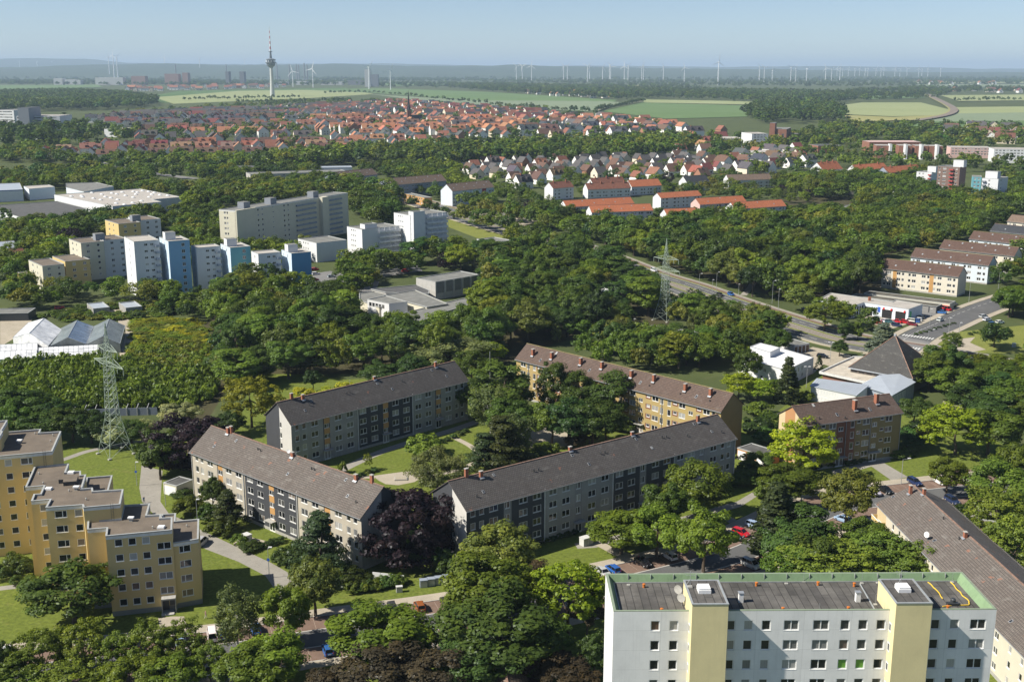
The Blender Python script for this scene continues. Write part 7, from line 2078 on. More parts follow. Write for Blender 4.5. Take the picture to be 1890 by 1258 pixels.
# ---------------- individually seen trees near the camera (kind,pixel x,pixel of the top,height,width in pixels)
for a in [
 ('dark', 128, 1038, 11.5, 152, 'dense dark green tree on the lawn before the yellow stepped block'),
 ('street',75,1160,9.5,95, 'light green street tree at the lower left, third from the picture edge'),('street',150,1150,10,85, 'light green street tree left of the yellow block entrance, its crown over the road'),('street',212,1168,9,66),('street',268,1155,10,84),('street',330,1152,9.5,84),('street',385,1185,8,60),
 ('street',25,1210,8,80),('dark',0,1190,9,50),('lime',320,1210,8,100),('maple',240,1215,8,100),('street',120,1222,7,110),('street',30,1240,6,110),
 ('birch',432,1084,12,70, 'drooping grey green birch beside the street, its pale stem showing'),('lime',525,1086,11,80, 'bright green narrow tree between the birch and the road'),('lime',500,1168,9,120, 'broad bright green tree in front of the birch by the road'),('maple',460,1200,9,120),
 ('olive', 578, 1032, 11.5, 88, 'olive green street tree with visible trunk at the end of the footpath'),
 ('pine',590,945,13.5,92, 'dark layered pine before the sunlit beige block'),('dbush',545,1000,4,60),('dbush',520,1010,3.5,40),('dbush',620,1035,4,70),('dbush',650,1048,3.5,60),
 ('purple',742,905,15.5,160, 'wide purple black copper beech between the two long blocks'),('dark',818,1012,5,40),('dbush',835,1030,4,50),
 ('lime',700,1122,10.5,170, 'broad bright green tree by the street before the parked cars'),('brown',700,1188,9.5,150, 'brown leaved tree at the bottom edge, left one of two'),('brown',800,1200,9,130, 'brown leaved tree at the bottom edge, right one of two'),('brown',600,1235,6,80),
 ('olive',925,968,13,120, 'olive green tree hiding the lower windows of the longest block'),('maple',905,1030,14,150, 'large mid green tree left of the yellow green maple'),('dark',920,1090,13.5,200, 'largest dark green tree by the street, in front of the mid green one'),('maple',1000,1130,10,100),('dark',880,1180,9,130),
 ('acid',1050,1033,14.5,130, 'airy yellow green maple left of the white tower'),('brown',985,1040,9,80),('brown',1085,1090,9,60),('brown',1050,1215,6,110),('dark',1098,1170,8,60),('rbush',960,1215,4,80),
 ('lime',1148,942,9.5,102, 'bright green round tree at the left end of the car park'),('lime',1215,935,11.5,95, 'bright green round tree, second along the car park'),('maple',1228,895,12,80, 'upright green tree close to the longest block'),('maple',1290,852,13.5,108, 'spreading tree before the right end of the longest block'),('lime',1303,938,14,92, 'tallest bright green tree in front of the car park'),
 ('spruce',1437,895,16,88, 'dark ragged spruce beside the car park'),('oval',1490,935,12,100),('dark',1460,965,10,90),('dark',1520,990,11,110),('olive',1568,872,13.5,96, 'olive green tree in front of the olive and brown block'),('acid',1487,785,14,110, 'big bright green maple before the olive and brown block'),('maple',1455,860,9,100),
 ('lime',1460,1008,9,80),('street',1500,1000,10,120),('street',1560,1005,10,120),('street',1620,985,10,110),('street',1680,1000,10,100),('maple',1600,960,9,80),('street',1710,1022,8.5,60),
 ('maple',1752,848,9,64, 'small round tree in the car park behind the ivory block'),('acid',1770,752,13,112, 'bright yellow green maple right of the olive and brown block'),
 ('bush',1408,895,3.2,30),('dbush',1412,930,3,24),('bush',1370,862,4,60),('dbush',1385,850,4,50),('dark',1400,835,6,60),('bush',1440,870,4,50),
 ('maple',1830,760,12,110),('maple',1850,850,13,110),('street',1850,905,14,120, 'broad light green tree at the right edge beyond the red shed'),('maple',1885,820,13,80),('street',1880,960,13,100),('maple',1880,700,12,100),('lime',1870,655,10,80),('dbush',1760,940,2.5,60),('dbush',1720,952,2.5,40),('maple',1885,1050,9,60),
 ('dark',1690,735,8,56),('oval',1720,650,13,60),('dark',1745,640,14,70),('maple',1765,680,11,80),('maple',1800,655,9,80),('maple',1840,668,10,80),('dark',1790,710,9,80),('dark',1830,730,9,70),('dark',1850,690,10,70),('dbush',1700,780,4,60),('bush',1680,790,3.5,40),('olive',1708,785,6,26),('dark',1675,800,4,50),
 ('spruce',1457,662,14,44, 'dark pointed spruce beside the white flat roofed clinic'),('ybush',1473,722,3,28),('bush',1490,722,3,30),('acid',1365,690,8.5,60, 'yellow green maple behind the mustard block'),('acid',1400,700,7,50),('maple',1430,700,6,40),('bush',1405,740,4,50),('bush',1430,760,4,60),('dbush',1395,770,4,50),('bush',1420,790,4,50),
 ('bluespruce',1632,598,12,60, 'silvery blue cedar behind the pyramid roof'),('spruce',1513,656,5,14),('dark',1551,628,6,28),('street',1525,556,12,70, 'light green tree beside the tram line before the car workshop'),('oval',1560,590,8,24),('ovall',1585,595,7,18),('maple',1838,600,8.5,42, 'small standard tree on the grass by the crossing'),('street',1757,615,8,36),
 ('bush',780,802,5.5,62, 'bushy round tree on the courtyard lawn'),('willow',808,835,8.5,100, 'drooping olive tree beside the courtyard plaza'),('street',678,838,4.5,16, 'thin young tree tied to stakes on the courtyard lawn'),('bush',632,852,3,16),
 ('pine',925,770,15.5,92, 'dark pine in the middle of the courtyard'),('birch',950,765,14,60, 'birch with pale stem beside the courtyard pine'),('pine',895,800,11,70),('oval',930,672,17,96, 'tall dense tree at the left end of the mustard block'),('dark',880,700,12,80),('birch',905,715,14,60),('maple',945,740,12,80),
 ('oval',1022,672,16,54, 'tall slim dark tree before the mustard block, leftmost of three'),('oval',1070,690,15,60, 'dark tree before the mustard block, middle of three'),('oval',1128,688,16.5,74, 'tallest dark tree before the mustard block, rightmost of three'),('dark',1050,740,13,90),('dark',1095,740,13,90),('maple',1020,745,12,70),('dark',1120,745,12,70),('brown',1062,798,4.5,36),('brown',1088,790,4.5,34),('dbush',1150,770,4,40),('bush',1010,815,4,50),('dbush',985,830,3,60),('bush',960,850,3,50),
 ('purple',345,765,14.5,140, 'wide purple black copper beech behind the beige block'),('dark',290,795,13,70, 'dark tree at the edge of the lawn below the copper beech'),('elder',330,745,8,66, 'elder covered in cream flowers below the panel wall'),('elder',262,775,5,36),('elder',205,785,6,50, 'cream flowering elder behind the lattice mast'),('locust',460,700,14.5,96, 'feathery yellow olive tree between the beech and the far block'),('dark',425,760,7,50),
 ('dark',40,720,12,100),('dark',130,755,9.5,80, 'dense dark tree left of the lattice mast'),('dark',165,760,9,70),('maple',20,745,11,70),('dark',80,760,9,80),('dark',240,775,7,60),('dark',100,740,10,60),
 ('dark',390,885,8.5,40, 'slim ragged conifer before the beige block facade'),('pine',418,905,9,54),('bush',350,915,4.5,56),('bush',385,930,4,44),('dbush',405,960,3,50),('dbush',340,900,2,40),('bush',440,985,2.5,30),('dbush',460,995,2,40),
 ('dbush',20,1020,3.5,50),('dbush',45,1030,3,40),('bush',30,1060,2,24),('bush',55,1058,2,20),('dbush',0,1040,3,40),
 ('willow',820,618,11,150, 'large silvery green willow mound behind the far block'),('dark',760,655,10,60),('acid',905,630,9,50),('maple',870,650,11,60),('dark',700,668,8,60),('ybush',600,715,3.5,50),('ybush',560,715,3,40),('ybush',640,705,3,40),('dark',577,685,7,30)]:
 T_(*a)
# hedge of clipped bushes by the street and under the blocks
for (x0,y0,x1,y1,n,h) in ((650,1092,735,1078,9,2.0),(478,1012,520,1000,5,1.3),(880,1035,1060,985,14,1.2),(600,905,690,870,9,1.2),(770,838,860,798,9,1.2),(1480,870,1530,860,5,1.8),(1560,858,1600,850,4,1.6),(1655,845,1680,838,3,2.2),(1330,905,1365,890,4,1.6),(1720,960,1800,938,8,1.8),(1790,618,1830,605,5,1.2),(1690,618,1760,598,9,1.0),(1630,548,1760,568,12,1.6),(1600,605,1645,613,5,1.0)):
 for k in range(n):
  f = k / max(1, n - 1); p = at(x0 + (x1 - x0) * f, y0 + (y1 - y0) * f)
  add('dbush' if h < 1.9 else 'bush', p.x, p.y, h * R.uniform(.9, 1.15), h * 1.7, False)
NEAR_N = len(TREES)
# ---------------- groves and gardens in the middle distance
mixd = {'dark': 6, 'maple': 7, 'oval': 5, 'lime': 4, 'ovall': 3, 'olive': 2, 'locust': 1, 'birch': 1}
mixl = {'maple': 8, 'lime': 9, 'ovall': 5, 'olive': 3, 'dark': 4, 'street': 2, 'birch': 2, 'purple': 1}
c = 0
c += grove([(405,640),(385,585),(430,550),(560,547),(620,585),(680,640),(760,655),(880,640),(960,605),(930,660),(800,690),(640,700),(500,700),(430,720),(400,700)],9.2,mixd,(8,17),1.0,.93)
c += grove([(620,580),(700,612),(760,615),(880,585),(900,600),(880,640),(760,655),(680,640)],7,mixl,(4.5,7.5),1.0,.8)
c += grove([(880,560),(910,500),(960,470),(1060,490),(1180,530),(1215,580),(1140,605),(1050,640),(960,640),(900,600)],9.2,mixd,(8,17),1.0,.95)
c += grove([(830,470),(900,480),(960,450),(920,520),(905,545),(890,500),(830,490),(760,488)],9,mixd,(9,14),1.0,.85)
c += grove([(1180,475),(1060,447),(1060,437),(1220,442),(1330,428),(1470,420),(1560,425),(1640,440),(1625,500),(1600,545),(1520,560),(1440,566),(1380,545),(1280,505)],9.8,mixd,(9,19),1.0,.95,skip=([(1490,464),(1535,458),(1550,474),(1500,478)],[(1360,555),(1385,520),(1440,500),(1440,510),(1390,545)]))
c += grove([(1230,590),(1280,560),(1360,580),(1440,610),(1480,630),(1470,655),(1380,670),(1340,690),(1250,680),(1100,670),(1120,640),(1200,630)],8.5,mixd,(8,13),1.0,.85)
c += grove([(1100,690),(1230,690),(1330,700),(1370,720),(1400,690),(1340,670),(1180,650),(1060,655)],8,mixl,(7,12),1.0,.8)
c += grove([(1740,660),(1890,690),(1960,760),(1890,800),(1830,780),(1790,740),(1740,720),(1720,690)],7.5,mixl,(6,10),1.0,.8)
c += grove([(1640,470),(1560,400),(1600,370),(1760,380),(1890,385),(1890,400),(1850,420),(1790,445),(1730,465),(1690,480)],9.5,mixd,(10,15),1.0,.9)
c += grove([(1785,545),(1840,520),(1890,470),(1960,470),(1960,620),(1890,600),(1830,590),(1800,570)],9,mixl,(9,14),1.0,.9)
c += grove([(1765, 560), (1800, 555), (1825, 600), (1790, 600)], 7, mixd, (9, 12), 1.0, .9)
c += grove([(0,560),(0,520),(60,535),(150,540),(230,545),(330,545),(350,570),(160,558),(60,580)],8.5,mixd,(6,11),1.0,.8)
c += grove([(0, 520), (0, 440), (60, 430), (130, 430), (140, 500), (70, 545)], 9, mixl, (9, 14), 1.0, .8)
c += grove([(240,550),(330,545),(440,540),(560,545),(420,575),(350,600),(300,575)],8.5,mixd,(6,11),1.0,.75)
c += grove([(590,545),(620,520),(660,500),(700,520),(690,560),(660,590),(600,590)],9.5,mixl,(7,12),1.0,.75)
c += grove([(600,495),(680,485),(760,495),(860,480),(870,500),(780,505),(650,520)],9.5,mixl,(9,14),1.0,.7)
c += grove([(310,480),(430,470),(560,470),(590,450),(560,495),(440,505),(340,500)],9,mixl,(9,13),1.0,.85)
c += grove([(90,440),(220,400),(330,410),(420,400),(430,470),(320,490),(300,440),(200,440)],9.5,mixd,(9,14),1.0,.85)
c += grove([(330,400),(420,380),(640,345),(720,350),(740,420),(680,430),(650,400),(620,380),(430,395)],10.5,mixd,(11,18),1.0,.85)
c += grove([(0, 400), (100, 395), (180, 415), (120, 440), (0, 440)], 10, mixd, (8, 13), 1.0, .8)
c += grove([(0,345),(180,340),(330,355),(420,350),(600,335),(640,350),(400,385),(340,370),(120,350),(0,365)],11,mixd,(9,14),1.0,.85)
c += grove([(0,300),(140,305),(300,330),(420,340),(640,330),(720,322),(640,318),(420,325),(320,315),(200,300),(60,282),(0,285)],11.5,mixd,(9,14),1.0,.9)
c += grove([(0, 330), (160, 318), (290, 335), (180, 345), (0, 345)], 11.5, mixd, (9, 14), 1.0, .9)
c += grove([(720,330),(840,330),(980,372),(1030,400),(980,430),(930,415),(870,385),(780,360)],12,mixl,(9,14),1.0,.5)
c += grove([(960, 440), (980, 400), (1040, 390), (1060, 410), (1010, 430)], 9.5, mixd, (10, 15), 1.0, .9)
c += grove([(1040,405),(1100,402),(1240,402),(1460,390),(1560,400),(1560,425),(1470,420),(1330,428),(1220,442),(1060,437),(1030,425)],8.5,mixd,(6,9.5),1.0,.9)
c += grove([(1030,362),(1180,355),(1300,350),(1460,350),(1560,365),(1470,380),(1180,360)],12,mixl,(7,11),1.0,.6)
c += grove([(1420,345),(1560,330),(1700,325),(1720,350),(1800,375),(1890,375),(1890,390),(1600,372),(1480,365)],11,mixd,(10,15),1.0,.85)
c += grove([(1850, 330), (1960, 330), (1960, 400), (1890, 395), (1860, 375)], 11, mixl, (9, 14), 1.0, .8)
# rows along the main road
for px0,px1,off,sp,hh in ((880,1135,-15.5,8,(11,15)),(900,1140,18.5,8.5,(10,15)),(1140,1340,19.5,10,(10,15)),(1195,1260,-15,12,(6,9)),(1380,1500,-16,10,(7,11)),(1400,1560,19,13,(8,12)),(700,900,18,16,(8,13)),(720,880,-15,18,(8,12)),(1780,1900,19,14,(8,12))):
 acc = 0
 for p, q in zip(ML[:-1], ML[1:]):
  acc += (q - p).length; X = pix((p.x, p.y, 0))[0]
  if acc > sp and px0 < X < px1:
   acc = 0; t = (q - p).normalized(); c_ = p + Vector((-t.y,t.x)) * (off + R.uniform(-1.5,1.5)); h = R.uniform(*hh)
   add(R.choice(['maple', 'dark', 'oval', 'lime', 'olive']), c_.x, c_.y, h, h * R.uniform(.75, 1.0))
# belt of big trees between the town and the near suburb
c += grove([(600,310),(700,305),(830,308),(1000,305),(1240,290),(1300,272),(1200,262),(1060,275),(900,276),(750,283),(640,290),(560,295),(440,315)],13,mixd,(13,20),.95,.95)
c += grove([(0,283),(60,276),(160,292),(300,312),(440,318),(600,310),(560,297),(420,297),(240,296),(80,290)],13,mixl,(10,15),1.0,.9)
c += grove([(690, 318), (840, 312), (860, 322), (760, 335), (700, 332)], 12, mixl, (10, 15), 1.0, .8)
c += grove([(840,320),(1320,305),(1480,315),(1480,340),(1320,352),(1000,362),(900,345)],24,mixl,(7,11),1.0,.85)
c += grove([(1270,275),(1500,262),(1620,270),(1700,300),(1890,305),(1890,330),(1700,318),(1480,320),(1350,320)],22,mixd,(9,14),1.0,.8)
c += grove([(1300,258),(1420,262),(1500,255),(1890,258),(1890,275),(1750,285),(1600,262),(1420,285),(1280,280)],26,mixd,(12,18),1.0,.85)
c += grove([(1460,250),(1560,238),(1700,240),(1890,248),(1890,258),(1600,258),(1480,262)],24,mixd,(12,19),1.0,.9)
# scattered trees among the houses of the town
c += grove([(20,290),(130,225),(300,205),(560,190),(700,188),(1000,205),(1140,222),(1290,250),(1240,265),(1000,272),(720,278),(300,292)],34,mixd,(10,17),1.0,.5)
c += grove([(0,245),(110,228),(180,250),(100,275),(0,280)],30,{'dark':4, 'poplar':3, 'oval':3},(14,26),1.0,.9)
c += grove([(60,250),(350,240),(360,262),(80,274)],40,{'dark':4, 'oval':4, 'maple':2},(12,22),1.0,.7)
c += grove([(350, 240), (540, 238), (560, 252), (360, 262)], 42, mixd, (12, 18), 1.0, .75)
c += grove([(810, 282), (900, 278), (905, 284), (815, 290)], 26, {'poplar': 1}, (20, 26), 1.0, .7)
mixf = {'dark': 6, 'oval': 3, 'maple': 2}
def belt(pp, sp, hr=(18, 26), keep=.95): return grove(pp, sp, mixf, hr, 1.0, keep, 0)
c += belt([(-60,190),(0,175),(140,172),(240,178),(290,186),(285,198),(160,205),(0,208),(-60,210)],26)
c += belt([(815,160),(930,158),(1100,164),(1260,170),(1420,172),(1570,176),(1560,192),(1400,190),(1240,183),(1130,186),(1000,176),(880,168)],42)
c += belt([(1370, 210), (1400, 198), (1500, 196), (1550, 205), (1560, 226), (1480, 230), (1400, 228)], 28)
c += belt([(1560, 172), (1700, 164), (1760, 172), (1730, 182), (1600, 190), (1560, 190)], 44, keep=.6)
c += belt([(640,156),(820,155),(980,160),(1240,160),(1320,166),(1200,168),(900,164),(700,162)],70,keep=.7)
c += belt([(0,150),(300,148),(480,152),(640,152),(640,158),(400,160),(200,158),(0,158)],75,keep=.8)
c += belt([(840,148),(1200,150),(1560,148),(1900,146),(1900,156),(1600,162),(1300,160),(900,154)],95,keep=.75)
c += belt([(1680, 165), (1900, 164), (1900, 172), (1700, 174)], 60, keep=.7)
c += belt([(0,141),(640,141),(1200,143),(1900,142),(1900,147),(1200,150),(640,148),(0,148)],190,(24,34),.55)
c += belt([(560, 146), (840, 147), (860, 152), (600, 152)], 80, (20, 28), .6)
# rows along field edges
for (x0,y0,x1,y1,n) in ((690,172,925,197,24),(925,197,1110,212,16),(1100,207,1190,188,26),(1510,189,1740,181,24),(1760,188,1890,186,14),(1600,236,1890,238,22),(340,186,560,182,24),(600,174,690,172,10),(440,191,650,188,24)):
 for k in range(n):
  f = (k + R.uniform(-.2,.2)) / n; p = at(x0 + (x1 - x0) * f,y0 + (y1 - y0) * f); add('dark',p.x,p.y,R.uniform(10,17),R.uniform(9,15))
# dense young scrub behind the panel wall: nobody could count it
SCRUB = []
def scrub(pp, sp, hr, kinds):
 q = [tuple(at(*p)[:2]) for p in pp]; x0, x1 = min(p[0] for p in q), max(p[0] for p in q); y = min(p[1] for p in q); y1 = max(p[1] for p in q)
 while y < y1:
  x = x0
  while x < x1:
   a, b = x + R.uniform(-.5, .5) * sp, y + R.uniform(-.5, .5) * sp
   if inpoly(a, b, q) and not blocked(a, b, 0.5):
    k = R.choice(kinds); cc = G[k][1]; f = R.uniform(.8,1.25); SCRUB.append((a, b, R.uniform(*hr), sp * R.uniform(1.2,1.9), tuple(v * f for v in cc)))
   x += sp
  y += sp * .9
scrub([(-20,762),(-20,690),(40,672),(235,668),(300,700),(380,690),(400,740),(300,758)],3.0,(3,5.5),['bush', 'lime', 'lime', 'ovall'])
scrub([(235,668),(250,630),(300,640),(380,640),(390,700),(300,706)],3.2,(2,4),['lime', 'olive', 'locust', 'lime'])
scrub([(240,592),(355,588),(405,640),(395,660),(300,655),(245,640)],3.6,(.4,1.5),['lime', 'ybush', 'bush', 'olive', 'locust'])
scrub([(70,585),(160,565),(330,562),(345,580),(250,588),(130,592)],4,(1.2,3),['bush', 'olive', 'dbush'])
scrub([(1120, 320), (1160, 318), (1160, 326), (1120, 328)], 6, (2, 4), ['bush'])
scrub([(1440,600),(1480,612),(1560,632),(1550,640),(1470,622),(1435,610)],3.5,(.6,1.2),['bush', 'ybush'])
print('TREES', len(TREES), 'near', NEAR_N, 'scrub', len(SCRUB))
# ---------------- the 300 largest trees and 300 largest shrubs are things; the rest become one mass each
def vis(t):
 p = pix((t['x'], t['y'], t['h'] * .7))
 return p[2] > 0 and -60 < p[0] < 1950 and pix((t['x'], t['y'], t['h']))[1] < 1300
def far_enough(t): return t['y'] > 60
cand = [t for t in TREES if far_enough(t)]
for t in cand:t['d'] = math.hypot(t['x'],t['y'],100); t['app'] = t['w'] / t['d'] * (3 if t['hero'] else 1) * (1 if vis(t) else 0)
isb = lambda t: G[t['kind']][0] == 'bush'
LAND = [(n, at(x, y).x, at(x, y).y) for n, x, y in (
 ('the yellow stepped block',210,1139),('the sunlit beige block',500,1030),('the longest grey block',1100,1000),('the far courtyard block',700,850),('the mustard block',1180,800),('the olive and brown block',1560,870),
 ('the white tower',1300,1258),('the ivory block',1700,1120),('the lattice mast on the lawn',214,838),('the panel wall',200,768),('the greenhouses',150,660),('the blue towers',400,545),('the cream flats',150,515),
 ('the school',780,590),('the white gallery blocks',700,480),('the long cream block',540,445),('the lattice mast by the road',1226,590),('the main road',1180,505),('the white clinic',1430,690),('the pyramid church',1620,700),('the car workshop',1600,600),
 ('the brown roofed row',1720,540),('the orange roofs',1240,400),('the street crossing',1740,640),('the courtyard plaza',740,880),('the car park',1330,1010),('the white warehouse',220,385),('the brown roofed road blocks',800,370))]
def relation(x, y):
 n, lx, ly = min(LAND, key=lambda q: (q[1] - x) ** 2 + (q[2] - y) ** 2)
 dx, dy = x - lx, y - ly
 if abs(dx) > abs(dy): return ('left of ' if dx < 0 else 'right of ') + n
 return ('before ' if dy < 0 else 'behind ') + n
def unique_labels(items):
 """items: (words, x, y, setter); equal phrases get an ordinal counted from the left of the picture"""
 grp = {}
 for it in items: grp.setdefault((it[0], relation(it[1], it[2])), []).append(it)
 for (w_, rel), L in grp.items():
  L.sort(key=lambda it: pix((it[1], it[2], 5))[0])
  for i, it in enumerate(L):
   it[3]('%s %s' % (w_,rel) if len(L) == 1 else ('leftmost %s %s' % (w_,rel) if i == 0 else '%s %s from the left, %s' % (ordinal(i),w_,rel)))
IND = set(); labels = []
def individual(t, i):
 k, v = G[t['kind']][0], t['v']
 full, mid, lo, tk, W_, H_ = PROTO[(k, v)]
 nm = {'street': 'street_tree'}.get(t['kind'], G[t['kind']][4].replace(' ', '_'))
 r = thing(nm,t['label'] or 'tree',G[t['kind']][4],(t['x'],t['y'],0),t['rot'], 'shrubs and hedge bushes' if isb(t) else 'trees in the near and middle distance')
 s = (t['w'] / W_, t['w'] / W_, t['h'] / H_); r.scale = s
 c = link('crown', full if t['app'] * FPX > 22 or t['d'] < 420 else mid, r); c['tcol'] = t['col']
 if not isb(t): link('trunk', tk, r)
 else: link('stem', tk, r)
 if not t['label']:labels.append((G[t['kind']][3],t['x'],t['y'], lambda s_, r=r: r.__setitem__('label',s_)))
for sel in (True, False):
 L = sorted([t for t in cand if isb(t) == sel], key=lambda t: -t['app'])[:300]
 L = [t for t in L if t['app'] > 0]
 for i, t in enumerate(L): IND.add(id(t)); individual(t, i)
unique_labels(labels)
REST = [t for t in cand if id(t) not in IND]
def instancer(name, label, items, lod):
 """one mesh of points; geometry nodes puts a crown on each, with its own size, turn and colour"""
 keys = sorted({(G[k][0] if k in G else k, v) for (k, v) in {(t['kind'], t['v']) for t in items}})
 idx = {k: i for i, k in enumerate(keys)}
 me = bpy.data.meshes.new(name)
 n = len(items)
 me.vertices.add(n)
 me.vertices.foreach_set('co', [c_ for t in items for c_ in (t['x'], t['y'], 0.0)])
 def attr(nm, typ, vals, f='value'):
  a = me.attributes.new(nm, typ, 'POINT'); a.data.foreach_set(f, vals)
 attr('pick', 'INT', [idx[(G[t['kind']][0], t['v'])] for t in items])
 sc_ = [];
 for t in items:
  W_, H_ = PROTO[(G[t['kind']][0], t['v'])][4:6]; s = t['w'] / W_; sc_ += [s, s, t['h'] / H_]
 attr('size', 'FLOAT_VECTOR', sc_, 'vector')
 attr('turn', 'FLOAT_VECTOR', [c_ for t in items for c_ in (0, 0, t['rot'])], 'vector')
 attr('tint', 'FLOAT_VECTOR', [c_ for t in items for c_ in t['col']], 'vector')
 o = link(name, me)
 tag(o, label, None, None, 'stuff')
 ng = bpy.data.node_groups.new(name, 'GeometryNodeTree')
 ng.interface.new_socket('Geometry',in_out='INPUT',socket_type='NodeSocketGeometry'); ng.interface.new_socket('Geometry',in_out='OUTPUT',socket_type='NodeSocketGeometry')
 N = ng.nodes; Lk = ng.links
 gi, go_ = N.new('NodeGroupInput'), N.new('NodeGroupOutput')
 m2p = N.new('GeometryNodeMeshToPoints'); Lk.new(gi.outputs[0], m2p.inputs[0])
 col = bpy.data.collections.new(name + '_sources')
 for i, k in enumerate(keys):
  q = bpy.data.objects.new('%02d' % i, PROTO[k][lod]); col.objects.link(q)
 ci = N.new('GeometryNodeCollectionInfo'); ci.inputs['Collection'].default_value = col; ci.inputs['Separate Children'].default_value = True; ci.inputs['Reset Children'].default_value = True
 iop = N.new('GeometryNodeInstanceOnPoints'); Lk.new(m2p.outputs[0],iop.inputs['Points']); Lk.new(ci.outputs[0],iop.inputs['Instance']); iop.inputs['Pick Instance'].default_value = True
 def na(nm, typ):
  a = N.new('GeometryNodeInputNamedAttribute'); a.data_type = typ; a.inputs[0].default_value = nm; return a.outputs[0]
 Lk.new(na('pick', 'INT'), iop.inputs['Instance Index'])
 e2r = N.new('FunctionNodeEulerToRotation'); Lk.new(na('turn', 'FLOAT_VECTOR'),e2r.inputs[0]); Lk.new(e2r.outputs[0],iop.inputs['Rotation'])
 Lk.new(na('size', 'FLOAT_VECTOR'), iop.inputs['Scale'])
 st = N.new('GeometryNodeStoreNamedAttribute'); st.data_type = 'FLOAT_VECTOR'; st.domain = 'INSTANCE'; st.inputs['Name'].default_value = 'tcol'
 Lk.new(iop.outputs[0], st.inputs[0]); Lk.new(na('tint', 'FLOAT_VECTOR'), st.inputs['Value'])
 Lk.new(st.outputs[0], go_.inputs[0])
 md = o.modifiers.new('plant', 'NODES'); md.node_group = ng
 return o
nearr = [t for t in REST if t['d'] < 1150]; farr_ = [t for t in REST if t['d'] >= 1150]
instancer('woodland', 'leafy woodland and garden trees filling the middle distance', nearr, 1)
instancer('far_woodland', 'distant woods, field trees and garden trees fading into the haze', farr_, 2)
sk = [dict(kind='bush', v=R.randrange(2), x=a, y=b, h=h, w=w, rot=R.uniform(0,6), col=c_) for a, b, h, w, c_ in SCRUB]
instancer('scrub', 'dense young green scrub behind the panel wall and round the nursery', sk, 1)
print('individual', len(IND), 'rest', len(nearr), len(farr_))
# ================================================================== cars
M['car_paint'] = tint_mat('car paint',.25, 'OBJECT',.03,.6); M['tyre'] = plain('tyre',(0.02,0.02,0.02),.9); M['rim'] = plain('wheel rim',(0.4,0.41,0.42),.35,.7)
m_,t_,b_ = newmat('car window'); b_.inputs['Base Color'].default_value = (.012,.014,.017,1); b_.inputs['Roughness'].default_value = .06; M['car_glass'] = m_
M['lamp_white'] = plain('headlamp glass',(.7,.72,.74),.15); M['lamp_red'] = plain('tail lamp',(.4,.015,.015),.3); M['plate'] = plain('number plate',(.7,.7,.68),.5)
def car_meshes(L, H, roof0, roof1, base0, base1, hood, w=.86, boot=None):
 """side stations give the hull; the cabin sits on it with pillars, glass between them and a painted roof"""
 b = MB(); g = MB(); sh = .93 if H < 1.6 else 1.05
 st = [(-L / 2,.42,sh - .14,w - .14),(-L / 2 + .14,.3,sh,w - .04),(-L * .3,.22,sh + .02,w),(0,.2,sh + .01,w),(L * .22,.2,sh - .02,w),(L / 2 - .3,.26,hood,w - .07),(L / 2,.4,hood - .18,w - .2)]
 rg = [[(x,-y, z0),(x,-y - .02,(z0 + z1) * .5),(x,-y + .06, z1),(x, y - .06, z1),(x, y + .02,(z0 + z1) * .5),(x, y, z0)] for x, z0, z1, y in st]
 for p, q in zip(rg[:-1], rg[1:]):
  for i in range(6): j = (i + 1) % 6; b.face([p[i], q[i], q[j], p[j]])
 b.face(rg[0]); b.face(rg[-1][::-1])
 lo = lambda x, s: (x, s * (w - .09), sh - .02); hi = lambda x, s: (x, s * (w - .24), H)
 m1 = (roof0 + roof1) / 2; mb1 = (base0 + base1) / 2
 for s in (-1, 1):
  q = [lo(base0, s), lo(base1, s), hi(roof1, s), hi(roof0, s)]; g.face(q if s < 0 else q[::-1])
  for a, c in ((base0, roof0), (mb1, m1), (base1, roof1)): b.bar(lo(a, s), hi(c, s), .045)
 g.face([lo(base1,-1),lo(base1,1),hi(roof1,1),hi(roof1,-1)]); g.face([lo(base0,1),lo(base0,-1),hi(roof0,-1),hi(roof0,1)])
 b.face([hi(roof0,-1),hi(roof1,-1),hi(roof1,1),hi(roof0,1)]); c = [(roof0 + .08,-w + .34,H + .045),(roof1 - .12,-w + .34,H + .045),(roof1 - .12,w - .34,H + .045),(roof0 + .08,w - .34,H + .045)]; o = [hi(roof0,-1),hi(roof1,-1),hi(roof1,1),hi(roof0,1)]
 b.face(c)
 for i in range(4): j = (i + 1) % 4; b.face([o[i], o[j], c[j], c[i]])
 for s in (-1, 1): b.box(base1 - .25, base1 - .05, s * (w + .02) - .07, s * (w + .02) + .07, sh, sh + .13)
 hl = MB(); hl.box(L / 2 - .28,L / 2 - .1,-.11,.11,hood - .22,hood - .06); tl = MB(); tl.box(-L / 2 + .0,-L / 2 + .12,-.08,.08,sh - .34,sh - .04)
 pl = MB(); pl.box(-L / 2 - .03, -L / 2 + .02, -.26, .26, sh - .36, sh - .25)
 return dict(body=b.mesh('body',M['car_paint'],False),glass=g.mesh('car_window',M['car_glass']),head=hl.mesh('headlight',M['lamp_white']),tail=tl.mesh('tail_light',M['lamp_red']),plate=pl.mesh('number_plate',M['plate']),L=L,w=w)
def ring(r, x0, x1): m = MB(); m.lathe([(0, x0),(r * .8, x0),(r, x0 + .04),(r, x1 - .04),(r * .8, x1),(0, x1)],14); m.v = [(x, z, y) for x, y, z in m.v]; return m
TYRE = ring(.32, -.1, .1).mesh('wheel', M['tyre']); RIM = ring(.2, -.115, .115).mesh('rim', M['rim'])
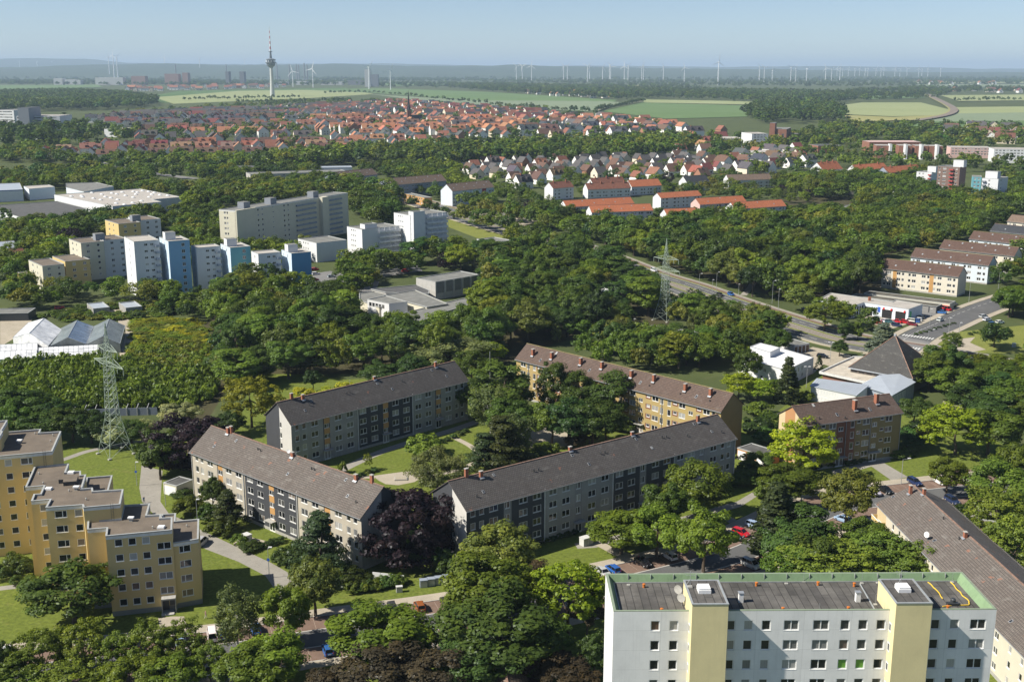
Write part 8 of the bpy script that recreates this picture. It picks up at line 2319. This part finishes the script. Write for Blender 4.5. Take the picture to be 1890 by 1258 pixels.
CARS = {'hatchback':car_meshes(4.1,1.47,-1.75,.35,-1.98,1.05,.82), 'estate':car_meshes(4.6,1.48,-1.95,.25,-2.2,1.0,.83), 'saloon':car_meshes(4.6,1.43,-.95,.3,-1.55,1.05,.82), 'van':car_meshes(4.8,1.95,-2.25,1.0,-2.38,1.6,1.0,.9), 'people_carrier':car_meshes(4.4,1.68,-1.95,.6,-2.1,1.4,.95)}
CC = {'white':(.72,.72,.71), 'black':(.012,.012,.014), 'dark grey':(.045,.047,.05), 'silver':(.42,.44,.46), 'blue':(.03,.11,.34), 'dark blue':(.018,.03,.085), 'red':(.5,.012,.02), 'orange brown':(.28,.085,.025), 'pale blue':(.3,.42,.55), 'dark red':(.16,.012,.02), 'teal':(.06,.16,.17)}
def car(px, py, kind, colour, ang, label, group='parked cars', simple=False, p=None):
 p = at(px, py, 0) if p is None else p
 k = CARS[kind]; r = thing(kind if kind == 'van' else 'car',label, 'van' if kind == 'van' else 'car',(p.x,p.y,.045),ang,group)
 b = link('body', k['body'], r); b['tcol'] = tuple(v * R.uniform(.92, 1.08) for v in CC[colour])
 link('car_window', k['glass'], r)
 for sx in (-.31, .31):
  for sy in (-1, 1):
   w = link('wheel', TYRE, r, (k['L'] * sx, sy * (k['w'] - .08), .32))
   if not simple: link('rim', RIM, w)
 if not simple:
  for s in (-1,1):link('headlight',k['head'],r,(0,s * (k['w'] - .34),0)); link('tail_light',k['tail'],r,(0,s * (k['w'] - .22),0))
  link('number_plate', k['plate'], r)
 return r
def tang(line, x, y):
 i = min(range(len(line) - 1), key=lambda i: (line[i].x - x) ** 2 + (line[i].y - y) ** 2); t = (line[i + 1] - line[i]).normalized(); s = Vector((-t.y, t.x)).dot(Vector((x, y)) - line[i]); return math.atan2(t.y, t.x), s
for px,py,k,c,nose,lab in ((645,1133, 'hatchback', 'dark grey',1, 'dark grey hatchback in tree shade right of the olive street tree'),(693,1121, 'hatchback', 'white',1, 'white hatchback beside the dark estate car'),(719,1115, 'estate', 'dark grey',-1, 'dark estate car between the white and the orange brown car'),(770,1115, 'hatchback', 'orange brown',1, 'orange brown hatchback parked in the open red brown bays'),(816,1103, 'saloon', 'dark grey',1, 'dark saloon in the shade of the copper beech'),
       (802,1178, 'hatchback', 'black',-1, 'black hatchback on the near side of the street'),(391,1160, 'van', 'white',1, 'white van left of the blue cars before the yellow block'),(414,1160, 'hatchback', 'blue',1, 'bright blue hatchback right of the white van'),(308,1162, 'hatchback', 'dark blue',1, 'dark blue car opposite the yellow block door'),(336,1160, 'estate', 'pale blue',1, 'pale blue estate opposite the yellow block door'),
       (468,1150, 'hatchback', 'blue',1, 'blue car behind the birch'),(258,1164, 'saloon', 'black',1, 'black saloon in deep tree shade below the yellow block'),(208,1172, 'saloon', 'dark grey',1, 'dark grey saloon at the left in tree shade'),(26,1192, 'van', 'white',1, 'white van at the far left of the street'),(160,1250, 'hatchback', 'dark grey',-1, 'dark hatchback under the street trees at the bottom left'),(182,1249, 'saloon', 'blue',-1, 'blue saloon at the bottom left between trees'),(216,1246, 'hatchback', 'white',-1, 'white hatchback at the bottom left between trees'),(388,1228, 'van', 'white',-1, 'white van half hidden by the tree at the bottom'),(602,1194, 'hatchback', 'blue',-1, 'blue hatchback behind the broad tree by the street'),
       (1108,1056, 'saloon', 'silver',1, 'silver saloon at the corner of the white tower roof'),(1128,1052, 'hatchback', 'blue',1, 'blue car beside the silver saloon'),(1190,1044, 'saloon', 'black',-1, 'long black saloon in the open bays'),(1246,1036, 'hatchback', 'white',1, 'white hatchback below the round car park trees'),(1358,995, 'hatchback', 'black',-1, 'black hatchback left of the red car'),(1374,989, 'hatchback', 'red',-1, 'red hatchback in the car park'),(1397,975, 'estate', 'pale blue',-1, 'pale blue estate right of the red car'),(1386,1046, 'people_carrier', 'silver',1, 'silver people carrier on the near side of the car park'),
       (1612,912, 'people_carrier', 'silver',-1, 'silver people carrier by the end of the long brown roof'),(1634,908, 'saloon', 'black',-1, 'black saloon right of the silver people carrier'),(1597,916, 'hatchback', 'dark grey',-1, 'dark hatchback left of the silver people carrier'),(1688,893, 'estate', 'dark blue',-1, 'dark blue estate just past the roof ridge'),(1728,888, 'hatchback', 'white',-1, 'white hatchback left of the small round car park tree'),(1776,884, 'hatchback', 'white',-1, 'white hatchback right of the small round car park tree'),(1838,876, 'saloon', 'silver',-1, 'silver saloon at the right end of the street'),(1752,924, 'estate', 'dark blue',1, 'dark blue estate below the small round car park tree'),(1515,948, 'hatchback', 'pale blue',-1, 'pale blue hatchback among the trees before the olive block'),(1492,955, 'hatchback', 'white',-1, 'white hatchback among the trees before the olive block'),(1440,1010, 'van', 'white',1, 'white van under the trees behind the white tower'),(1640,935, 'saloon', 'silver',1, 'silver saloon on the near side beside the ivory block balconies')):
 p = at(px, py); a, s = tang(SL, p.x, p.y)
 i = min(range(len(SL)), key=lambda i: (SL[i].x - p.x) ** 2 + (SL[i].y - p.y) ** 2)
 n = Vector((-math.sin(a), math.cos(a))); sd = 1 if s > 0 else -1; q = Vector((p.x, p.y)) + n * (sd * 5.9 - s)
 if 1600 < px < 1700 and s > 0: q = Vector((p.x, p.y))
 car(px,py,k,c,a + math.pi / 2 * nose * sd + R.uniform(-.05,.05),lab, 'cars parked along the street',p=Vector((q.x,q.y,0)))
car(372,1004, 'people_carrier', 'silver',1.4, 'silver car on the footpath hidden behind the corner of the yellow block')
car(1518, 660, 'hatchback', 'black', -.45, 'black hatchback in the yard behind the white clinic')
for px,py,k,c,lab in ((1152,483, 'hatchback', 'red', 'red car on the main road behind the grove'),(1207,501, 'van', 'white', 'white van on the main road left of the lattice mast'),(1329,546, 'hatchback', 'dark grey', 'dark car on the main road right of the lattice mast'),(1349,545, 'hatchback', 'blue', 'blue car following the dark car on the main road'),(858,399, 'hatchback', 'black', 'black car on the far stretch of the main road, left one of two'),(883,404, 'hatchback', 'black', 'black car on the far stretch of the main road, right one of two'),(1735,592, 'hatchback', 'white', 'white car driving down the side street to the crossing'),(1487,573, 'saloon', 'dark grey', 'dark saloon by the road behind the street tree')):
 p = at(px,py); l = XL if px == 1735 else ML; a,s = tang(l,p.x,p.y); car(px,py,k,c,a,lab, 'cars driving on the main road',True)
DC = (((535,352), 'silver'),((597,343), 'dark blue'),((612,366), 'red'),((662,352), 'white'),((718,358), 'teal'),((775,356), 'red'),((778,388), 'dark blue'),((858,362), 'red'),((912,380), 'dark red'),((893,352), 'white'),((940,355), 'blue'),((958,341), 'white'),((975,322), 'dark grey'),((1090,264), 'dark red'),((1140,248), 'silver'),((1165,276), 'blue'),((1265,203), 'dark grey'))
for i, (q, c) in enumerate(DC):
 car(*qd(*q),R.choice(['hatchback', 'hatchback', 'saloon', 'people_carrier']),c,R.choice([-.6,-.8,2.5,-.2]), '%s car, %s from the left on the car workshop forecourt' % (c, 'first' if i == 0 else ordinal(i) if 'ordinal' in globals() else str(i)), 'cars offered at the car workshop',True)
car(*qd(1213, 250), 'van', 'red', -1.2, 'red van at the end of the workshop forecourt', None, True)
for i,(x,y,c) in enumerate(((583,507, 'white'),(581,499, 'red'),(592,530, 'blue'),(581,518, 'dark red'),(749,502, 'red'),(612,512, 'silver'),(900,413, 'white'),(918,409, 'dark blue'),(853,388, 'silver'),(110,570, 'red'),(1822,592, 'white'),(1832,600, 'blue'),(1815,586, 'silver'),(1845,597, 'white'))):
 car(x,y, 'hatchback',c,.5, '%s car %s' % (c,('beside the deep blue gable, front one', 'beside the deep blue gable, rear one', 'blue in the school car park', 'in the shade of the deep blue gable', 'before the white gallery blocks', 'in the middle of the school car park', 'by the petrol station, left', 'by the petrol station, right', 'by the road before the red panelled block', 'near the carports and nursery', 'under the dark trees by the crossing, first', 'under the dark trees by the crossing, lowest', 'under the dark trees by the crossing, highest', 'under the dark trees by the crossing, rightmost')[i]), 'cars in far car parks',True)
# ================================================================== street furniture
def lamp(px, py, h, label, arm=1.2, ang=0.0, sign=None, two=False):
 p = at(px, py); r = thing('street_lamp', label, 'street lamp', p, ang, 'street lamps')
 m = MB(); m.bar((0, 0, 0), (0, 0, h), .09, 0, 8, .05); m.build('post', M['lamp_grey'], r)
 for s in ((1, -1) if two else (1,)):
  m = MB(); m.bar((0, 0, h - .1), (s * arm, 0, h + .15), .04, 0, 6); m.build('arm', M['lamp_grey'], r)
  m = MB(); m.box(s * arm - .35, s * arm + .35, -.15, .15, h + .1, h + .28); m.build('lamp_head', M['white'], r)
 if sign:
  m = MB(); m.lathe([(0,-.02),(.32,-.02),(.32,.02),(0,.02)],16); m.v = [(x,-.12 + z, h * .62 + y) for x, y, z in m.v]; m.build('round_sign',M['sign_blue'],r)
for a in ((497,1066,6.5, 'lamp post with round blue sign beside the footpath junction',.5,0,True),(253,896,6, 'lamp post with small sign on the lawn by the path',.4,0,True),(306,933,5.5, 'lamp post beside the hedge of the small garage',.3),(366,985,8, 'lamp post behind the right corner of the yellow block',.4),(1663,893,6.5, 'curved lamp post by the ridge end of the long brown roof',1.6,.1),(1488,716,7, 'lamp post with two heads before the white clinic',.7,0,False,True),(1532,668,7, 'lamp post with two heads in the clinic yard',.7,0,False,True),
          (1290,541,9, 'lamp post by the main road, left one of two together',1),(1322,538,9, 'lamp post by the main road, right one of two together',1),(1314,556,9.5, 'dark mast beside the tram track',.3),(1425,560,10, 'lamp post on the pavement right of the grove',1),(1436,575,9.5, 'mast beside the tram track right of the grove',.3),(1710,660,10, 'white traffic lamp post behind the pyramid roof',2.5,.4),(1768,640,9, 'white post by the crossing traffic island',.5),(1750,625,8, 'white lamp post on the side street verge',.4),(1716,598,6, 'low post before the workshop hedge',.3),(1788,558,9, 'curved lamp above the garages',2.2,.2),(1842,538,9, 'curved lamp before the pale blue block',2.2,.2),(700,418,10, 'lamp with two heads behind the white gallery blocks',1,0,False,True),(686,410,10, 'lamp behind the gallery blocks beside the two headed lamp',.6),(1363,545,5, 'small white lamp on the path through the grove',.2),(1170,612,5, 'small lamp beside the path below the grove',.2)):
 lamp(*a)
def crate(px, py, L, W, H, label, name, cat, mat='concrete', ang=0.5, top=None, doors=2):
 p = at(px, py); r = thing(name, label, cat, p, ang)
 m = MB(); m.box(-L / 2, L / 2, -W / 2, W / 2, 0, H); m.build('housing', M[mat], r)
 m = MB(); m.box(-L / 2 - .06,L / 2 + .06,-W / 2 - .06,W / 2 + .06,H,H + .1); m.build('lid',M[top or mat],r)
 for k in range(doors):m = MB(); m.box(-L / 2 + L * (k + .08) / doors,-L / 2 + L * (k + .92) / doors,-W / 2 - .04,-W / 2 + .01,.12,H - .1); m.build('door',M['coping'],r)
crate(1082,1004,2.6,1.6,1.7, 'pale concrete bin housing on the grass before the longest block', 'bin_housing', 'bin housing', 'far_pale',.6)
crate(456,998,1.8,1.4,1.6, 'pale grey bin housing beside the entrance path of the beige block', 'bin_housing', 'bin housing', 'far_pale',-.7)
crate(737,1092,1.2,.7,1.2, 'small grey cabinet at the end of the clipped hedge', 'cabinet', 'cabinet', 'far_pale',.2,None,1)
for k in range(4):crate(782 + 14 * k,1082 - 2.5 * k,1.5,1.1,1.5, '%s of the four grey blue recycling containers under the copper beech' % ('leftmost', 'second', 'third', 'rightmost')[k], 'recycling_container', 'container', 'sign_blue' if 0 else 'balcony_blue',.2,None,1)
fw = thing('panel_fence', 'white panel fence at the foot of the beige block gable', 'fence',at(688,1070),-.25)
for k in range(4):m = MB(); m.box(k * 1.7,k * 1.7 + 1.6,-.04,.04,.1,1.8); m.build('fence_panel',M['white'],fw)
m = MB(); q = at(740,884); m.box(-1.6,1.6,-1.1,1.1,0,.32); m.box(-1.4,1.4,-.9,.9,.32,.36,1); tag(m.build('sandbox',[M['concrete'],M['gravel']],None,False,(q.x,q.y,.02),.1), 'low square sandbox in the pale courtyard plaza', 'sandbox')
crate(1757,640,3.0,1.2,3.4, 'white billboard box on posts at the crossing', 'billboard', 'billboard', 'white',.2,None,1)
crate(1871,640,1.2,.8,1.4, 'pale blue cabinet on the grass by the main road', 'cabinet', 'cabinet', 'pale_blue',.1,None,1)
# hut roof poking up at the bottom edge
hg = at(930,1229,4.6); hr = thing('hut', 'grey brown sheet roofed hut at the bottom edge between trees', 'hut',(hg.x,hg.y,0),-math.pi / 2 + .12)
m = MB(); gable_roof(.3,9,-3.4,3.4,2.6,4.5,m,.4,.3); m.build('roof',[M['roof_dullbrown'],M['soffit'],M['ridge']],hr); m = MB(); m.box(.4,8.9,-3.3,3.3,0,2.65); m.build('wall',M['wood'],hr)
# ================================================================== people
def person(px, py, ang, top, trousers, label, stride=.28):
 p = at(px, py); r = link('person', None, None, p, ang); tag(r, label, 'person')
 V = [(0,0,.92),(0,0,1.15),(0,0,1.42),(0,0,1.53),(0.02,0,1.66),(0,.1,.88),(stride * .55,.1,.5),(stride * .8,.1,.09),(stride * .8 + .16,.1,.05),(0,-.1,.88),(-stride * .2,-.1,.5),(-stride,-.1,.1),(-stride + .15,-.1,.05),(0,.2,1.4),(-.08,.26,1.14),(.06,.27,.9),(0,-.2,1.4),(.1,-.26,1.14),(.24,-.25,.93)]
 E = [(0,1),(1,2),(2,3),(3,4),(0,5),(5,6),(6,7),(7,8),(0,9),(9,10),(10,11),(11,12),(2,13),(13,14),(14,15),(2,16),(16,17),(17,18)]
 rad = [.14, .14, .15, .065, .1, .1, .07, .05, .045, .1, .07, .05, .045, .065, .05, .04, .065, .05, .04]
 me = bpy.data.meshes.new('body'); me.from_pydata(V, E, []); o = link('body', me, r)
 md = o.modifiers.new('skin', 'SKIN'); sv = me.skin_vertices[0].data
 for i, q in enumerate(rad): sv[i].radius = (q, q)
 sv[0].use_root = True; o.modifiers.new('sub', 'SUBSURF').levels = 1; o.modifiers['sub'].render_levels = 1
 m, t, b = newmat('figure colours'); z = nd(t, 'SeparateXYZ'); t.links.new(coord(t), z.inputs[0])
 mr = nd(t, 'Math',operation='DIVIDE'); t.links.new(z.outputs[2],mr.inputs[0]); mr.inputs[1].default_value = 2.0
 rp = ramp(t,mr.outputs[0],[(0,(.03,.025,.02)),(.06,trousers),(.46,top),(.75,(.5,.3,.22)),(.86,(.06,.04,.03))]); rp.node.color_ramp.interpolation = 'CONSTANT'
 t.links.new(rp, b.inputs['Base Color']); me.materials.append(m)
 return r
person(266,928,2.4,(.12,.18,.32),(.05,.07,.14), 'person in a blue jacket walking along the footpath past the lawn')
person(380,1141,.15,(.62,.35,.36),(.6,.55,.5), 'person in a pink top walking on the pavement before the yellow block')
unique_labels(HLAB)
# ================================================================== the air between here and the hills
hm = bpy.data.materials.new('haze'); hm.use_nodes = True
ht = hm.node_tree; ht.nodes.remove(ht.nodes['Principled BSDF'])
pv = ht.nodes.new('ShaderNodeVolumePrincipled')
pv.inputs['Color'].default_value = (0.60, 0.79, 1.0, 1)
pv.inputs['Density'].default_value = HAZE
pv.inputs['Anisotropy'].default_value = 0.0
ht.links.new(pv.outputs[0], ht.nodes['Material Output'].inputs['Volume'])
hb = MB(); hb.box(-46000, 46000, -400, 61000, -3.5, 430)
tag(hb.build('haze', hm), 'pale summer haze lying over the plain and the hills', None, None, 'stuff')
